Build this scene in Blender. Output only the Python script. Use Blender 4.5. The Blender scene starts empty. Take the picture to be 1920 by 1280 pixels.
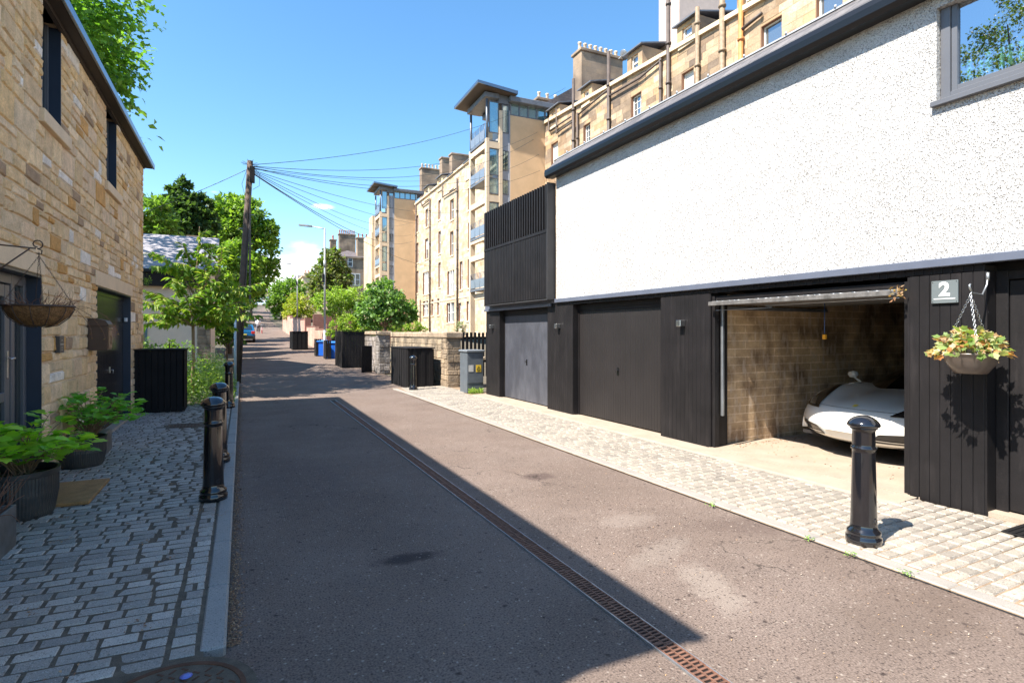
import bpy, math, random
import numpy as np
from mathutils import Matrix, Vector
R = math.radians
rnd = random.Random(7)
nr = np.random.default_rng(7)
SC = bpy.context.scene
COL = SC.collection
# ------------------------------------------------ camera, sky, sun, exposure
FPX, HOR, CH = 1050.0, 624.0, 1.65           # focal length and horizon in photo pixels (1920 wide), eye height
TH = math.atan(0.5)                          # camera turned right of the street direction (+Y)
cd = bpy.data.cameras.new('camera'); cam = bpy.data.objects.new('camera', cd); COL.objects.link(cam)
cam.location = (0, 0, CH); cam.rotation_euler = (R(90), 0, -TH)
cd.sensor_width = 36; cd.lens = FPX / 1920 * 36; cd.shift_y = -(640 - HOR) / 1920
cd.clip_start = 0.05; cd.clip_end = 3000
SC.camera = cam
SUNV = Vector((0.755, 0.145, -1.0)).normalized()
sd = bpy.data.lights.new('sun', 'SUN'); sun = bpy.data.objects.new('sun', sd); COL.objects.link(sun)
sd.energy = 5.0; sd.angle = R(0.53); sd.color = (1.0, 0.93, 0.83)
sun.rotation_euler = SUNV.to_track_quat('-Z', 'Y').to_euler(); sun.location = (-20, 0, 30)
W = bpy.data.worlds.new('World'); SC.world = W; W.use_nodes = True
wn, wl = W.node_tree.nodes, W.node_tree.links
bg = wn['Background']; bg.inputs['Strength'].default_value = 0.118
sky = wn.new('ShaderNodeTexSky'); sky.sky_type = 'NISHITA'; sky.sun_disc = False
sky.sun_elevation = math.asin(-SUNV.z); sky.sun_rotation = math.atan2(-SUNV.x, -SUNV.y)
sky.altitude = 0; sky.air_density = 1.0; sky.dust_density = 0.25; sky.ozone_density = 2.2
def wmath(op, a, b=None):
    n = wn.new('ShaderNodeMath'); n.operation = op
    for i, v in enumerate((a, b)):
        if v is None: continue
        if isinstance(v, (int, float)): n.inputs[i].default_value = v
        else: wl.new(v, n.inputs[i])
    return n.outputs[0]
tc = wn.new('ShaderNodeTexCoord'); sp = wn.new('ShaderNodeSeparateXYZ'); wl.new(tc.outputs['Generated'], sp.inputs[0])
mp = wn.new('ShaderNodeMapping'); mp.inputs['Scale'].default_value = (9, 9, 20); wl.new(tc.outputs['Generated'], mp.inputs[0])
nz = wn.new('ShaderNodeTexNoise'); nz.inputs['Scale'].default_value = 1.0; nz.inputs['Detail'].default_value = 7
wl.new(mp.outputs[0], nz.inputs[0])
def blob(px, py, rad):                       # a soft angular window round one sky direction
    v = Vector((math.cos(TH) * (px - 960) / FPX + math.sin(TH), math.cos(TH) - math.sin(TH) * (px - 960) / FPX, (HOR - py) / FPX)).normalized()
    d = wn.new('ShaderNodeVectorMath'); d.operation = 'SUBTRACT'; wl.new(tc.outputs['Generated'], d.inputs[0]); d.inputs[1].default_value = v
    s = wn.new('ShaderNodeVectorMath'); s.operation = 'MULTIPLY'; wl.new(d.outputs[0], s.inputs[0]); s.inputs[1].default_value = (1 / rad[0], 1 / rad[0], 1 / rad[1])
    l = wn.new('ShaderNodeVectorMath'); l.operation = 'LENGTH'; wl.new(s.outputs[0], l.inputs[0])
    m = wn.new('ShaderNodeMapRange'); m.inputs[1].default_value = 1.0; m.inputs[2].default_value = 0.0; m.inputs[3].default_value = 0; m.inputs[4].default_value = 1
    wl.new(l.outputs['Value'], m.inputs[0]); return m.outputs[0]
acc = wmath('ADD', blob(570, 520, (0.13, 0.085)), wmath('MULTIPLY', blob(611, 388, (0.045, 0.012)), 0.6))
acc = wmath('ADD', acc, wmath('MULTIPLY', blob(400, 360, (0.03, 0.012)), 0.5))
cm = wn.new('ShaderNodeMapRange'); cm.interpolation_type = 'SMOOTHSTEP'; cm.inputs[1].default_value = 0.50; cm.inputs[2].default_value = 0.80
wl.new(wmath('ADD', acc, wmath('MULTIPLY', wmath('SUBTRACT', nz.outputs[0], 0.38), 1.2)), cm.inputs[0])
cmf = wmath('MULTIPLY', cm.outputs[0], wmath('GREATER_THAN', acc, 0.02))
mixc = wn.new('ShaderNodeMix'); mixc.data_type = 'RGBA'
sat = wn.new('ShaderNodeHueSaturation'); sat.inputs['Saturation'].default_value = 1.2; sat.inputs['Hue'].default_value = .494; sat.inputs['Value'].default_value = 1.0
wl.new(sky.outputs[0], sat.inputs['Color'])
wl.new(cmf, mixc.inputs[0]); wl.new(sat.outputs[0], mixc.inputs[6]); mixc.inputs[7].default_value = (6.6, 6.8, 7.2, 1)
wl.new(mixc.outputs[2], bg.inputs['Color'])
SC.view_settings.view_transform = 'Standard'; SC.view_settings.look = 'None'
SC.view_settings.exposure = 1.38; SC.view_settings.gamma = 1; SC.view_settings.use_curve_mapping = False
SC.cycles.max_bounces = 8; SC.cycles.diffuse_bounces = 4

# ------------------------------------------------ measuring: from photo pixels to places in the street
CT, ST = math.cos(TH), math.sin(TH)
def ray(px): c = (px - 960) / FPX; return CT * c + ST, CT - ST * c
def gp(px, py, z=0.0):
    d = FPX * (CH - z) / (py - HOR); rx, ry = ray(px); return rx * d, ry * d
def at(px, py, a, b=0.0):                    # on the upright plane X = a + b*Y
    rx, ry = ray(px); d = a / (rx - b * ry); return rx * d, ry * d, CH + (HOR - py) / FPX * d
def aty(px, py, Y):
    rx, ry = ray(px); d = Y / ry; return rx * d, Y, CH + (HOR - py) / FPX * d
GY = [-50, 24, 30, 40, 50, 60, 80, 110, 150, 200, 260, 3000]
GZ = [0, 0, .12, .45, .85, 1.25, 2.4, 4.6, 7.6, 11.5, 14, 14]
def gz(Y): return float(np.interp(Y, GY, GZ))

# ------------------------------------------------ mesh building
class MB:
    def __init__(s, M=None): s.v = []; s.f = []; s.m = []; s.c = []; s.M = M; s.mi = 0; s.col = None; s.smooth = []; s.sm = False
    def add(s, vs, fs):
        o = len(s.v)
        for p in vs:
            p = Vector(p)
            if s.M is not None: p = s.M @ p
            s.v.append(tuple(p))
            s.c.append(s.col or (1, 1, 1))
        for f in fs: s.f.append(tuple(i + o for i in f)); s.m.append(s.mi); s.smooth.append(s.sm)
        return s
    def box(s, x0, x1, y0, y1, z0, z1):
        return s.add([(x0, y0, z0), (x1, y0, z0), (x1, y1, z0), (x0, y1, z0), (x0, y0, z1), (x1, y0, z1), (x1, y1, z1), (x0, y1, z1)],
                     [(0, 3, 2, 1), (4, 5, 6, 7), (0, 1, 5, 4), (1, 2, 6, 5), (2, 3, 7, 6), (3, 0, 4, 7)])
    def bbox(s, x0, x1, y0, y1, z0, z1, b=0.01):     # box with chamfered edges
        import itertools
        b = min(b, (x1 - x0) / 2.1, (y1 - y0) / 2.1, (z1 - z0) / 2.1)
        X, Y, Z = (x0, x1), (y0, y1), (z0, z1); vs = []; ix = {}
        for i, j, k in itertools.product((0, 1), repeat=3):
            for ax in range(3):
                p = [X[i], Y[j], Z[k]]; sg = [1 - 2 * i, 1 - 2 * j, 1 - 2 * k]
                for q in range(3):
                    if q != ax: p[q] += sg[q] * b
                ix[(i, j, k, ax)] = len(vs); vs.append(tuple(p))
        fs = []
        for ax in range(3):
            o = [q for q in range(3) if q != ax]
            for sv in (0, 1):
                loop = []
                for a, c in ((0, 0), (1, 0), (1, 1), (0, 1)):
                    key = [0, 0, 0]; key[ax] = sv; key[o[0]] = a; key[o[1]] = c; loop.append(ix[(*key, ax)])
                flip = (ax == 1) ^ (sv == 0)
                fs.append(tuple(loop[::-1] if flip else loop))
        for ax in range(3):                          # edges along ax
            o = [q for q in range(3) if q != ax]
            for a, c in itertools.product((0, 1), repeat=2):
                k0 = [0, 0, 0]; k1 = [0, 0, 0]; k0[ax] = 0; k1[ax] = 1
                for k in (k0, k1): k[o[0]] = a; k[o[1]] = c
                fs.append((ix[(*k0, o[0])], ix[(*k1, o[0])], ix[(*k1, o[1])], ix[(*k0, o[1])]))
        for i, j, k in itertools.product((0, 1), repeat=3): fs.append((ix[(i, j, k, 0)], ix[(i, j, k, 1)], ix[(i, j, k, 2)]))
        return s.add(vs, fs)
    def tube(s, pts, r, n=8, cap=True, r1=None):
        pts = [Vector(p) for p in pts]; m = len(pts); vs = []; fs = []
        rr = r if isinstance(r, (list, tuple)) else [r + (((r1 if r1 is not None else r) - r) * i / max(1, m - 1)) for i in range(m)]
        pu = None
        for i, p in enumerate(pts):
            t = (pts[min(i + 1, m - 1)] - pts[max(i - 1, 0)])
            t = t.normalized() if t.length > 1e-9 else Vector((0, 0, 1))
            if pu is None: u = t.orthogonal().normalized()
            else:
                u = pu - t * pu.dot(t); u = u.normalized() if u.length > 1e-6 else t.orthogonal().normalized()
            pu = u; w = t.cross(u)
            for k in range(n):
                a = 2 * math.pi * k / n; vs.append(p + (u * math.cos(a) + w * math.sin(a)) * rr[i])
        for i in range(m - 1):
            for k in range(n): k2 = (k + 1) % n; fs.append((i * n + k, i * n + k2, (i + 1) * n + k2, (i + 1) * n + k))
        if cap: fs.append(tuple(range(n))[::-1]); fs.append(tuple((m - 1) * n + k for k in range(n)))
        sm = s.sm; s.sm = True; s.add(vs, fs); s.sm = sm
        return s
    def lathe(s, prof, c=(0, 0, 0), n=24, smooth=True):   # prof: (radius, z)
        vs = []; fs = []; m = len(prof)
        for r, z in prof:
            for k in range(n): a = 2 * math.pi * k / n; vs.append((c[0] + r * math.cos(a), c[1] + r * math.sin(a), c[2] + z))
        for i in range(m - 1):
            for k in range(n): k2 = (k + 1) % n; fs.append((i * n + k, i * n + k2, (i + 1) * n + k2, (i + 1) * n + k))
        fs.append(tuple(range(n))[::-1]); fs.append(tuple((m - 1) * n + k for k in range(n)))
        sm = s.sm; s.sm = smooth; s.add(vs, fs); s.sm = sm
        return s
    def prism(s, poly, axis, a0, a1):                 # polygon in the plane across 'axis', extruded a0..a1
        n = len(poly); o = {'x': lambda p, a: (a, p[0], p[1]), 'y': lambda p, a: (p[0], a, p[1]), 'z': lambda p, a: (p[0], p[1], a)}[axis]
        vs = [o(p, a0) for p in poly] + [o(p, a1) for p in poly]
        fs = [tuple(range(n))[::-1], tuple(range(n, 2 * n))] + [(i, (i + 1) % n, n + (i + 1) % n, n + i) for i in range(n)]
        return s.add(vs, fs)
    def quad(s, a, b, c, d): return s.add([a, b, c, d], [(0, 1, 2, 3)])
PM = {}                                              # thing -> its matrix
def build(name, mb, mats, parent=None, label=None, smooth_angle=None, fixn=True):
    me = bpy.data.meshes.new(name)
    inv = None
    root = parent
    while root is not None and root.parent is not None: root = root.parent
    if root is not None and root.name in PM: inv = PM[root.name].inverted()
    vs = mb.v if inv is None else [tuple(inv @ Vector(p)) for p in mb.v]
    me.from_pydata(vs, [], mb.f)
    if not isinstance(mats, (list, tuple)): mats = [mats]
    for m in mats: me.materials.append(m)
    me.polygons.foreach_set('material_index', mb.m)
    me.polygons.foreach_set('use_smooth', mb.smooth)
    if any(c != (1, 1, 1) for c in mb.c):
        at_ = me.color_attributes.new('Col', 'FLOAT_COLOR', 'POINT')
        at_.data.foreach_set('color', np.array([(*c, 1) for c in mb.c], dtype=np.float32).ravel())
    me.update()
    if fixn:
        import bmesh
        bm = bmesh.new(); bm.from_mesh(me); bmesh.ops.recalc_face_normals(bm, faces=bm.faces); bm.to_mesh(me); bm.free()
    o = bpy.data.objects.new(name, me); COL.objects.link(o)
    if parent is not None: o.parent = parent
    if label: o['label'] = label
    return o
def tag(o, label, cat, group=None):
    o['label'] = label; o['category'] = cat
    if group: o['group'] = group
    return o
def thing(name, label, cat, loc=(0, 0, 0), rz=0.0, group=None):
    o = bpy.data.objects.new(name, None); COL.objects.link(o); o.empty_display_size = 0.2
    o.location = loc; o.rotation_euler = (0, 0, rz)
    PM[o.name] = Matrix.Translation(loc) @ Matrix.Rotation(rz, 4, 'Z')
    return tag(o, label, cat, group)
def solo(name, mb, mats, label, cat, group=None, **k): return tag(build(name, mb, mats, **k), label, cat, group)
def struct(name, mb, mats, kind='structure', **k):
    o = build(name, mb, mats, **k); o['kind'] = kind; return o
def dup(root, loc, rz, label, group=None):
    r = root.copy(); COL.objects.link(r); r.location = loc; r.rotation_euler = (0, 0, rz); r['label'] = label
    if group: r['group'] = group
    def rec(src, dst):
        for ch in list(src.children):
            c = ch.copy(); COL.objects.link(c); c.parent = dst; rec(ch, c)
    rec(root, r); return r
def frame(a, b, oy=0.0):                             # local x = outwards to +X, local y = along the wall, for a wall on X = a + b*Y
    return Matrix.Translation((a + b * oy, oy, 0)) @ Matrix.Rotation(-math.atan(b), 4, 'Z')

# ------------------------------------------------ materials
def mat(name, col=(.5, .5, .5), rough=.6, metal=0.0, spec=0.5, var=0.0, vscale=3.0, var2=0.0, v2scale=60.0, bump=0.0, bscale=80.0, bdist=0.01,
        attr=False, trans=0.0, coat=0.0, emit=None, tint=None, tintscale=1.0, tintamt=0.5, streak=None, subd=None):
    m = bpy.data.materials.new(name); m.use_nodes = True; N, L = m.node_tree.nodes, m.node_tree.links
    p = N['Principled BSDF']; p.inputs['Roughness'].default_value = rough; p.inputs['Metallic'].default_value = metal
    p.inputs['Specular IOR Level'].default_value = spec; p.inputs['Coat Weight'].default_value = coat
    t = N.new('ShaderNodeTexCoord'); vec = t.outputs['Object']
    def noise(scale, detail=5, rough_=0.6, v=None):
        n = N.new('ShaderNodeTexNoise'); n.inputs['Scale'].default_value = scale; n.inputs['Detail'].default_value = detail; n.inputs['Roughness'].default_value = rough_
        L.new(v or vec, n.inputs['Vector']); return n.outputs[0]
    def mix(fac, a, b, mode='MIX'):
        x = N.new('ShaderNodeMix'); x.data_type = 'RGBA'; x.blend_type = mode
        for sock, val in ((0, fac), (6, a), (7, b)):
            if isinstance(val, (int, float)): x.inputs[sock].default_value = val
            elif isinstance(val, tuple): x.inputs[sock].default_value = (*val[:3], 1)
            else: L.new(val, x.inputs[sock])
        return x.outputs[2]
    def rng(s_, a, b, c, d):
        x = N.new('ShaderNodeMapRange'); L.new(s_, x.inputs[0])
        for i, q in enumerate((a, b, c, d)): x.inputs[i + 1].default_value = q
        return x.outputs[0]
    c = None
    if attr:
        a = N.new('ShaderNodeAttribute'); a.attribute_name = 'Col'; c = a.outputs['Color']
        if col != (1, 1, 1): c = mix(1.0, c, col, 'MULTIPLY')
    else:
        r_ = N.new('ShaderNodeRGB'); r_.outputs[0].default_value = (*col, 1); c = r_.outputs[0]
    if tint: c = mix(rng(noise(tintscale, 4), .42, .62, 0, tintamt), c, tint)
    if streak:                                       # vertical runs of dirt or lime
        mpg = N.new('ShaderNodeMapping'); mpg.inputs['Scale'].default_value = streak[1]; L.new(vec, mpg.inputs[0])
        c = mix(rng(noise(1.0, 6, .65, mpg.outputs[0]), streak[2], streak[3], 0, streak[4]), c, streak[0])
    def scalecol(c, s_, amt):
        h = N.new('ShaderNodeVectorMath'); h.operation = 'SCALE'; L.new(c, h.inputs[0]); L.new(rng(s_, .3, .7, 1 - amt, 1 + amt), h.inputs['Scale']); return h.outputs[0]
    if var: c = scalecol(c, noise(vscale), var)
    if var2: c = scalecol(c, noise(v2scale, 3), var2)
    L.new(c, p.inputs['Base Color'])
    if bump:
        b_ = N.new('ShaderNodeBump'); b_.inputs['Strength'].default_value = bump; b_.inputs['Distance'].default_value = bdist
        L.new(noise(bscale, 6), b_.inputs['Height']); L.new(b_.outputs[0], p.inputs['Normal'])
    if emit: p.inputs['Emission Color'].default_value = (*emit[0], 1); p.inputs['Emission Strength'].default_value = emit[1]
    if trans:
        tr = N.new('ShaderNodeBsdfTranslucent'); ms = N.new('ShaderNodeMixShader'); ms.inputs[0].default_value = trans
        g = N.new('ShaderNodeVectorMath'); g.operation = 'MULTIPLY'; L.new(c, g.inputs[0]); g.inputs[1].default_value = (1.5, 1.7, .6); L.new(g.outputs[0], tr.inputs[0])
        L.new(p.outputs[0], ms.inputs[1]); L.new(tr.outputs[0], ms.inputs[2]); L.new(ms.outputs[0], N['Material Output'].inputs[0])
    return m
def brickmat(name, c1, c2, mortar, bw, rh, ms=0.01, var=.25, vscale=1.2, tint=None, tintscale=.6, tintamt=.6, rough=.85, bump=.3, bias=0, vec='xy', squash=None, dark=None):
    m = bpy.data.materials.new(name); m.use_nodes = True; N, L = m.node_tree.nodes, m.node_tree.links
    p = N['Principled BSDF']; p.inputs['Roughness'].default_value = rough; p.inputs['Specular IOR Level'].default_value = .3
    t = N.new('ShaderNodeTexCoord'); s = N.new('ShaderNodeSeparateXYZ'); L.new(t.outputs['Object'], s.inputs[0])
    ad = N.new('ShaderNodeMath'); ad.operation = 'ADD'; L.new(s.outputs[0], ad.inputs[0]); L.new(s.outputs[1], ad.inputs[1])
    cb = N.new('ShaderNodeCombineXYZ'); L.new(ad.outputs[0], cb.inputs[0]); L.new(s.outputs[2], cb.inputs[1])
    if vec == 'flat': L.new(s.outputs[0], cb.inputs[0]); L.new(s.outputs[1], cb.inputs[1])
    br = N.new('ShaderNodeTexBrick'); L.new(cb.outputs[0], br.inputs[0])
    for k, v in (('Color1', (*c1, 1)), ('Color2', (*c2, 1)), ('Mortar', (*mortar, 1)), ('Scale', 1.0), ('Mortar Size', ms), ('Brick Width', bw), ('Row Height', rh), ('Bias', bias)): br.inputs[k].default_value = v
    c = br.outputs[0]
    def nz_(scale, det=5):
        n = N.new('ShaderNodeTexNoise'); n.inputs['Scale'].default_value = scale; n.inputs['Detail'].default_value = det; L.new(t.outputs['Object'], n.inputs[0]); return n.outputs[0]
    def rg(x, a, b, cc, d):
        q = N.new('ShaderNodeMapRange'); L.new(x, q.inputs[0])
        for i, v in enumerate((a, b, cc, d)): q.inputs[i + 1].default_value = v
        return q.outputs[0]
    for tt, sc_, am in ((tint, tintscale, tintamt), (dark[0] if dark else None, dark[1] if dark else 1, dark[2] if dark else 0)):
        if tt:
            x = N.new('ShaderNodeMix'); x.data_type = 'RGBA'; L.new(rg(nz_(sc_), .47, .64, 0, am), x.inputs[0]); L.new(c, x.inputs[6]); x.inputs[7].default_value = (*tt, 1); c = x.outputs[2]
    for sc_, am in ((vscale, var), (25, .12)):
        h = N.new('ShaderNodeVectorMath'); h.operation = 'SCALE'; L.new(c, h.inputs[0]); L.new(rg(nz_(sc_), .3, .7, 1 - am, 1 + am), h.inputs['Scale']); c = h.outputs[0]
    L.new(c, p.inputs['Base Color'])
    b = N.new('ShaderNodeBump'); b.inputs['Strength'].default_value = bump; b.inputs['Distance'].default_value = .01; b.invert = True
    L.new(br.outputs['Fac'], b.inputs['Height']); L.new(b.outputs[0], p.inputs['Normal'])
    return m
M = {}
def cells(m, scale, lo, hi, dark, amt, bump=.6, dist=.006, invert=False, chips=None):
    # scattered pits or stone chips: voronoi distance thresholded, with its own bump
    N, L = m.node_tree.nodes, m.node_tree.links; p = N['Principled BSDF']; src = p.inputs['Base Color'].links[0].from_socket
    t = N.new('ShaderNodeTexCoord'); nn = N.new('ShaderNodeTexNoise'); nn.inputs['Scale'].default_value = scale * .7; L.new(t.outputs['Object'], nn.inputs[0])
    ad = N.new('ShaderNodeVectorMath'); ad.operation = 'MULTIPLY_ADD'; L.new(nn.outputs['Color'], ad.inputs[0]); ad.inputs[1].default_value = (.9 / scale,) * 3; L.new(t.outputs['Object'], ad.inputs[2])
    v = N.new('ShaderNodeTexVoronoi'); v.inputs['Scale'].default_value = scale; L.new(ad.outputs[0], v.inputs['Vector'])
    sx = N.new('ShaderNodeSeparateColor'); L.new(v.outputs['Color'], sx.inputs[0])
    q = N.new('ShaderNodeMapRange'); L.new(v.outputs['Distance'], q.inputs[0])
    for i, k in enumerate((lo, hi, 1, 0)): q.inputs[i + 1].default_value = k
    g = N.new('ShaderNodeMath'); g.operation = 'MULTIPLY'; L.new(q.outputs[0], g.inputs[0])
    h = N.new('ShaderNodeMapRange'); L.new(sx.outputs[0], h.inputs[0])
    for i, k in enumerate((1 - amt, 1 - amt * .4, 0, 1)): h.inputs[i + 1].default_value = k
    L.new(h.outputs[0], g.inputs[1]); x = N.new('ShaderNodeMix'); x.data_type = 'RGBA'; L.new(g.outputs[0], x.inputs[0]); L.new(src, x.inputs[6]); x.inputs[7].default_value = (*dark, 1)
    L.new(x.outputs[2], p.inputs['Base Color'])
    b = N.new('ShaderNodeBump'); b.inputs['Strength'].default_value = bump; b.inputs['Distance'].default_value = dist; b.invert = not invert
    L.new(g.outputs[0], b.inputs['Height'])
    if p.inputs['Normal'].links: L.new(p.inputs['Normal'].links[0].from_socket, b.inputs['Normal'])
    L.new(b.outputs[0], p.inputs['Normal'])
def spot(m, c, rad, rot, col, amt, nsc=6.0):
    # a stain or scuff with its own place and ragged outline
    N, L = m.node_tree.nodes, m.node_tree.links; p = N['Principled BSDF']; src = p.inputs['Base Color'].links[0].from_socket
    t = N.new('ShaderNodeTexCoord'); mp_ = N.new('ShaderNodeMapping'); mp_.vector_type = 'TEXTURE'; mp_.inputs['Location'].default_value = (c[0], c[1], 0); mp_.inputs['Rotation'].default_value = (0, 0, rot); mp_.inputs['Scale'].default_value = (rad[0], rad[1], 1); L.new(t.outputs['Object'], mp_.inputs[0])
    ln = N.new('ShaderNodeVectorMath'); ln.operation = 'LENGTH'; L.new(mp_.outputs[0], ln.inputs[0]); nn = N.new('ShaderNodeTexNoise'); nn.inputs['Scale'].default_value = nsc; nn.inputs['Detail'].default_value = 8; nn.inputs['Roughness'].default_value = .7; L.new(t.outputs['Object'], nn.inputs[0])
    a = N.new('ShaderNodeMath'); a.operation = 'MULTIPLY_ADD'; L.new(nn.outputs[0], a.inputs[0]); a.inputs[1].default_value = 1.5; L.new(ln.outputs['Value'], a.inputs[2])
    q = N.new('ShaderNodeMapRange'); q.interpolation_type = 'SMOOTHSTEP'; L.new(a.outputs[0], q.inputs[0])
    for i, k in enumerate((1.1, 1.75, amt, 0)): q.inputs[i + 1].default_value = k
    x = N.new('ShaderNodeMix'); x.data_type = 'RGBA'; L.new(q.outputs[0], x.inputs[0]); L.new(src, x.inputs[6]); x.inputs[7].default_value = (*col, 1); L.new(x.outputs[2], p.inputs['Base Color'])
M['asphalt'] = mat('asphalt', (.164, .125, .104), .92, spec=.1, var=.10, vscale=1.3, var2=.42, v2scale=85, bump=.9, bscale=90, bdist=.01, tint=(.195, .153, .130), tintscale=.7, tintamt=.7)
for px_, py_, rx_, ry_, ro_, cc_, am_ in ((1330, 1095, .50, .22, R(70), (.27, .225, .19), .6), (1175, 975, .35, .22, 0, (.25, .205, .175), .5), (1240, 1035, .55, .18, R(20), (.24, .20, .17), .5), (765, 1047, .30, .12, 0, (.05, .04, .04), .85), (1010, 893, .28, .2, 0, (.09, .065, .058), .8), (1420, 985, .7, .3, R(-20), (.12, .088, .075), .6), (560, 900, .7, 1.6, 0, (.13, .10, .09), .5), (900, 760, 1.2, .5, 0, (.2, .165, .14), .4), (1700, 1150, .8, .4, 0, (.12, .088, .07), .5)):
    spot(M['asphalt'], gp(px_, py_), (rx_, ry_), ro_, cc_, am_)
cells(M['asphalt'], 62, .14, .46, (.07, .054, .048), .42, .6, .008)
cells(M['asphalt'], 40, .12, .42, (.33, .28, .235), .16, .3, .004, True)
cells(M['asphalt'], 20, .10, .42, (.06, .045, .04), .07, .5, .008)
def cracks(m, scale=1.1, width=.012, col=(.03, .025, .022), lo=.55, hi=.62):
    N, L = m.node_tree.nodes, m.node_tree.links; p = N['Principled BSDF']; src = p.inputs['Base Color'].links[0].from_socket
    t = N.new('ShaderNodeTexCoord'); nn = N.new('ShaderNodeTexNoise'); nn.inputs['Scale'].default_value = 5; nn.inputs['Detail'].default_value = 6; L.new(t.outputs['Object'], nn.inputs[0])
    ad = N.new('ShaderNodeVectorMath'); ad.operation = 'MULTIPLY_ADD'; L.new(nn.outputs['Color'], ad.inputs[0]); ad.inputs[1].default_value = (.35,) * 3; L.new(t.outputs['Object'], ad.inputs[2])
    v = N.new('ShaderNodeTexVoronoi'); v.feature = 'DISTANCE_TO_EDGE'; v.inputs['Scale'].default_value = scale; L.new(ad.outputs[0], v.inputs['Vector'])
    q = N.new('ShaderNodeMapRange'); L.new(v.outputs['Distance'], q.inputs[0])
    for i, k in enumerate((0, width, 1, 0)): q.inputs[i + 1].default_value = k
    n2 = N.new('ShaderNodeTexNoise'); n2.inputs['Scale'].default_value = .55; L.new(t.outputs['Object'], n2.inputs[0]); r2 = N.new('ShaderNodeMapRange'); L.new(n2.outputs[0], r2.inputs[0])
    for i, k in enumerate((lo, hi, 0, .85)): r2.inputs[i + 1].default_value = k
    g = N.new('ShaderNodeMath'); g.operation = 'MULTIPLY'; L.new(q.outputs[0], g.inputs[0]); L.new(r2.outputs[0], g.inputs[1])
    x = N.new('ShaderNodeMix'); x.data_type = 'RGBA'; L.new(g.outputs[0], x.inputs[0]); L.new(src, x.inputs[6]); x.inputs[7].default_value = (*col, 1); L.new(x.outputs[2], p.inputs['Base Color'])
cracks(M['asphalt'])
M['asphalt_far'] = M['asphalt']
M['earth'] = mat('earth', (.10, .085, .06), .95, var=.3, vscale=6, bump=.6, bscale=30)
M['joint'] = mat('joint_dirt', (.10, .08, .058), .95, var=.35, vscale=14, var2=.5, v2scale=300, bump=.5, bscale=200)
M['joint_pale'] = mat('joint_sand', (.24, .17, .11), .95, var=.35, vscale=14, var2=.4, v2scale=300, bump=.5, bscale=200)
M['granite'] = mat('granite_setts', (1, 1, 1), .6, spec=.5, attr=True, var=.13, vscale=2.2, var2=.5, v2scale=260, bump=.6, bscale=150, bdist=.004)
cells(M['granite'], 85, .10, .45, (.09, .088, .085), .55, .4, .004)
cells(M['granite'], 45, .10, .40, (.12, .10, .08), .25, .5, .005)
cells(M['granite'], 120, .10, .45, (.55, .54, .52), .25, .3, .003, True)
M['kerbstone'] = mat('granite_kerb', (.26, .248, .232), .65, var=.12, vscale=2.0, var2=.35, v2scale=260, bump=.4, bscale=160, bdist=.004)
M['concrete'] = mat('concrete', (.33, .27, .21), .85, var=.12, vscale=3.0, var2=.15, v2scale=120, bump=.25, bscale=120, tint=(.33, .26, .19), tintscale=2.2, tintamt=.5)
M['rubble'] = mat('rubble_sandstone', (1, 1, 1), .85, spec=.3, attr=True, var=.20, vscale=7, var2=.16, v2scale=60, bump=.9, bscale=22, bdist=.02)
M['mortar'] = mat('lime_mortar', (.62, .48, .32), .95, var=.15, vscale=6, bump=.5, bscale=60)
M['dressed'] = mat('dressed_sandstone', (.72, .55, .36), .8, var=.08, vscale=4, var2=.1, v2scale=90, bump=.12, bscale=60)
M['navy'] = mat('navy_painted_metal', (.018, .030, .055), .42, var=.1, vscale=5)
M['greyframe'] = mat('grey_powder_coat', (.105, .11, .125), .4, var=.05)
M['glass_dark'] = mat('dark_window_glass', (.02, .028, .03), .04, spec=.9, coat=.3)
M['soffit'] = mat('dark_soffit', (.045, .03, .022), .7, var=.15)
M['zinc'] = mat('zinc_trim', (.20, .24, .29), .28, metal=.85)
M['harl'] = mat('white_roughcast', (.57, .56, .545), .9, spec=.2, var=.10, vscale=1.5, bump=1.0, bscale=34, bdist=.03)
cells(M['harl'], 46, .06, .36, (.19, .185, .175), .55, .9, .02)
cells(M['harl'], 80, .08, .48, (.26, .255, .245), .72, .8, .012)
cells(M['harl'], 95, .08, .45, (.28, .275, .26), .6, .5, .008)
M['blackwood'] = mat('black_stained_boards', (.0105, .0092, .0098), .55, spec=.28, streak=((.03, .026, .026), (9, 9, 1.2), .52, .75, .5), var=.3, vscale=2.5, var2=.2, v2scale=90, bump=.08, bscale=60)
M['blackrough'] = mat('black_rough_boards', (.009, .008, .0085), .75, spec=.25, var=.3, vscale=3)
M['garagedoor'] = mat('grey_black_garage_door', (.020, .0175, .0175), .42, spec=.4, var=.12, vscale=2, bump=.03, bscale=20)
cells(M['blackwood'], 24, .04, .16, (.22, .20, .19), .05, .2, .002)
M['garagedoor2'] = mat('weathered_blue_black_door', (.050, .053, .066), .42, spec=.5, var=.12, vscale=3, streak=((.10, .105, .125), (3, 3, 1.2), .42, .68, .6))
M['gutter'] = mat('black_gutter', (.006, .0075, .011), .35, spec=.4)
M['band'] = mat('blue_grey_flashing', (.10, .115, .155), .4, var=.1)
M['slate'] = brickmat('slate', (.17, .155, .15), (.12, .11, .11), (.04, .04, .04), .25, .12, .006, rough=.55)
M['steel'] = mat('brushed_steel', (.55, .56, .57), .3, metal=1.0)
M['dullsteel'] = mat('galvanised_steel', (.38, .40, .42), .42, metal=.8, var=.15, vscale=8)
M['iron'] = mat('black_gloss_iron', (.008, .008, .010), .12, spec=.6, coat=.6)
cells(M['kerbstone'], 80, .10, .45, (.10, .10, .10), .5, .4, .004)
cells(M['iron'], 26, .03, .13, (.16, .15, .14), .06, .2, .001)
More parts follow.
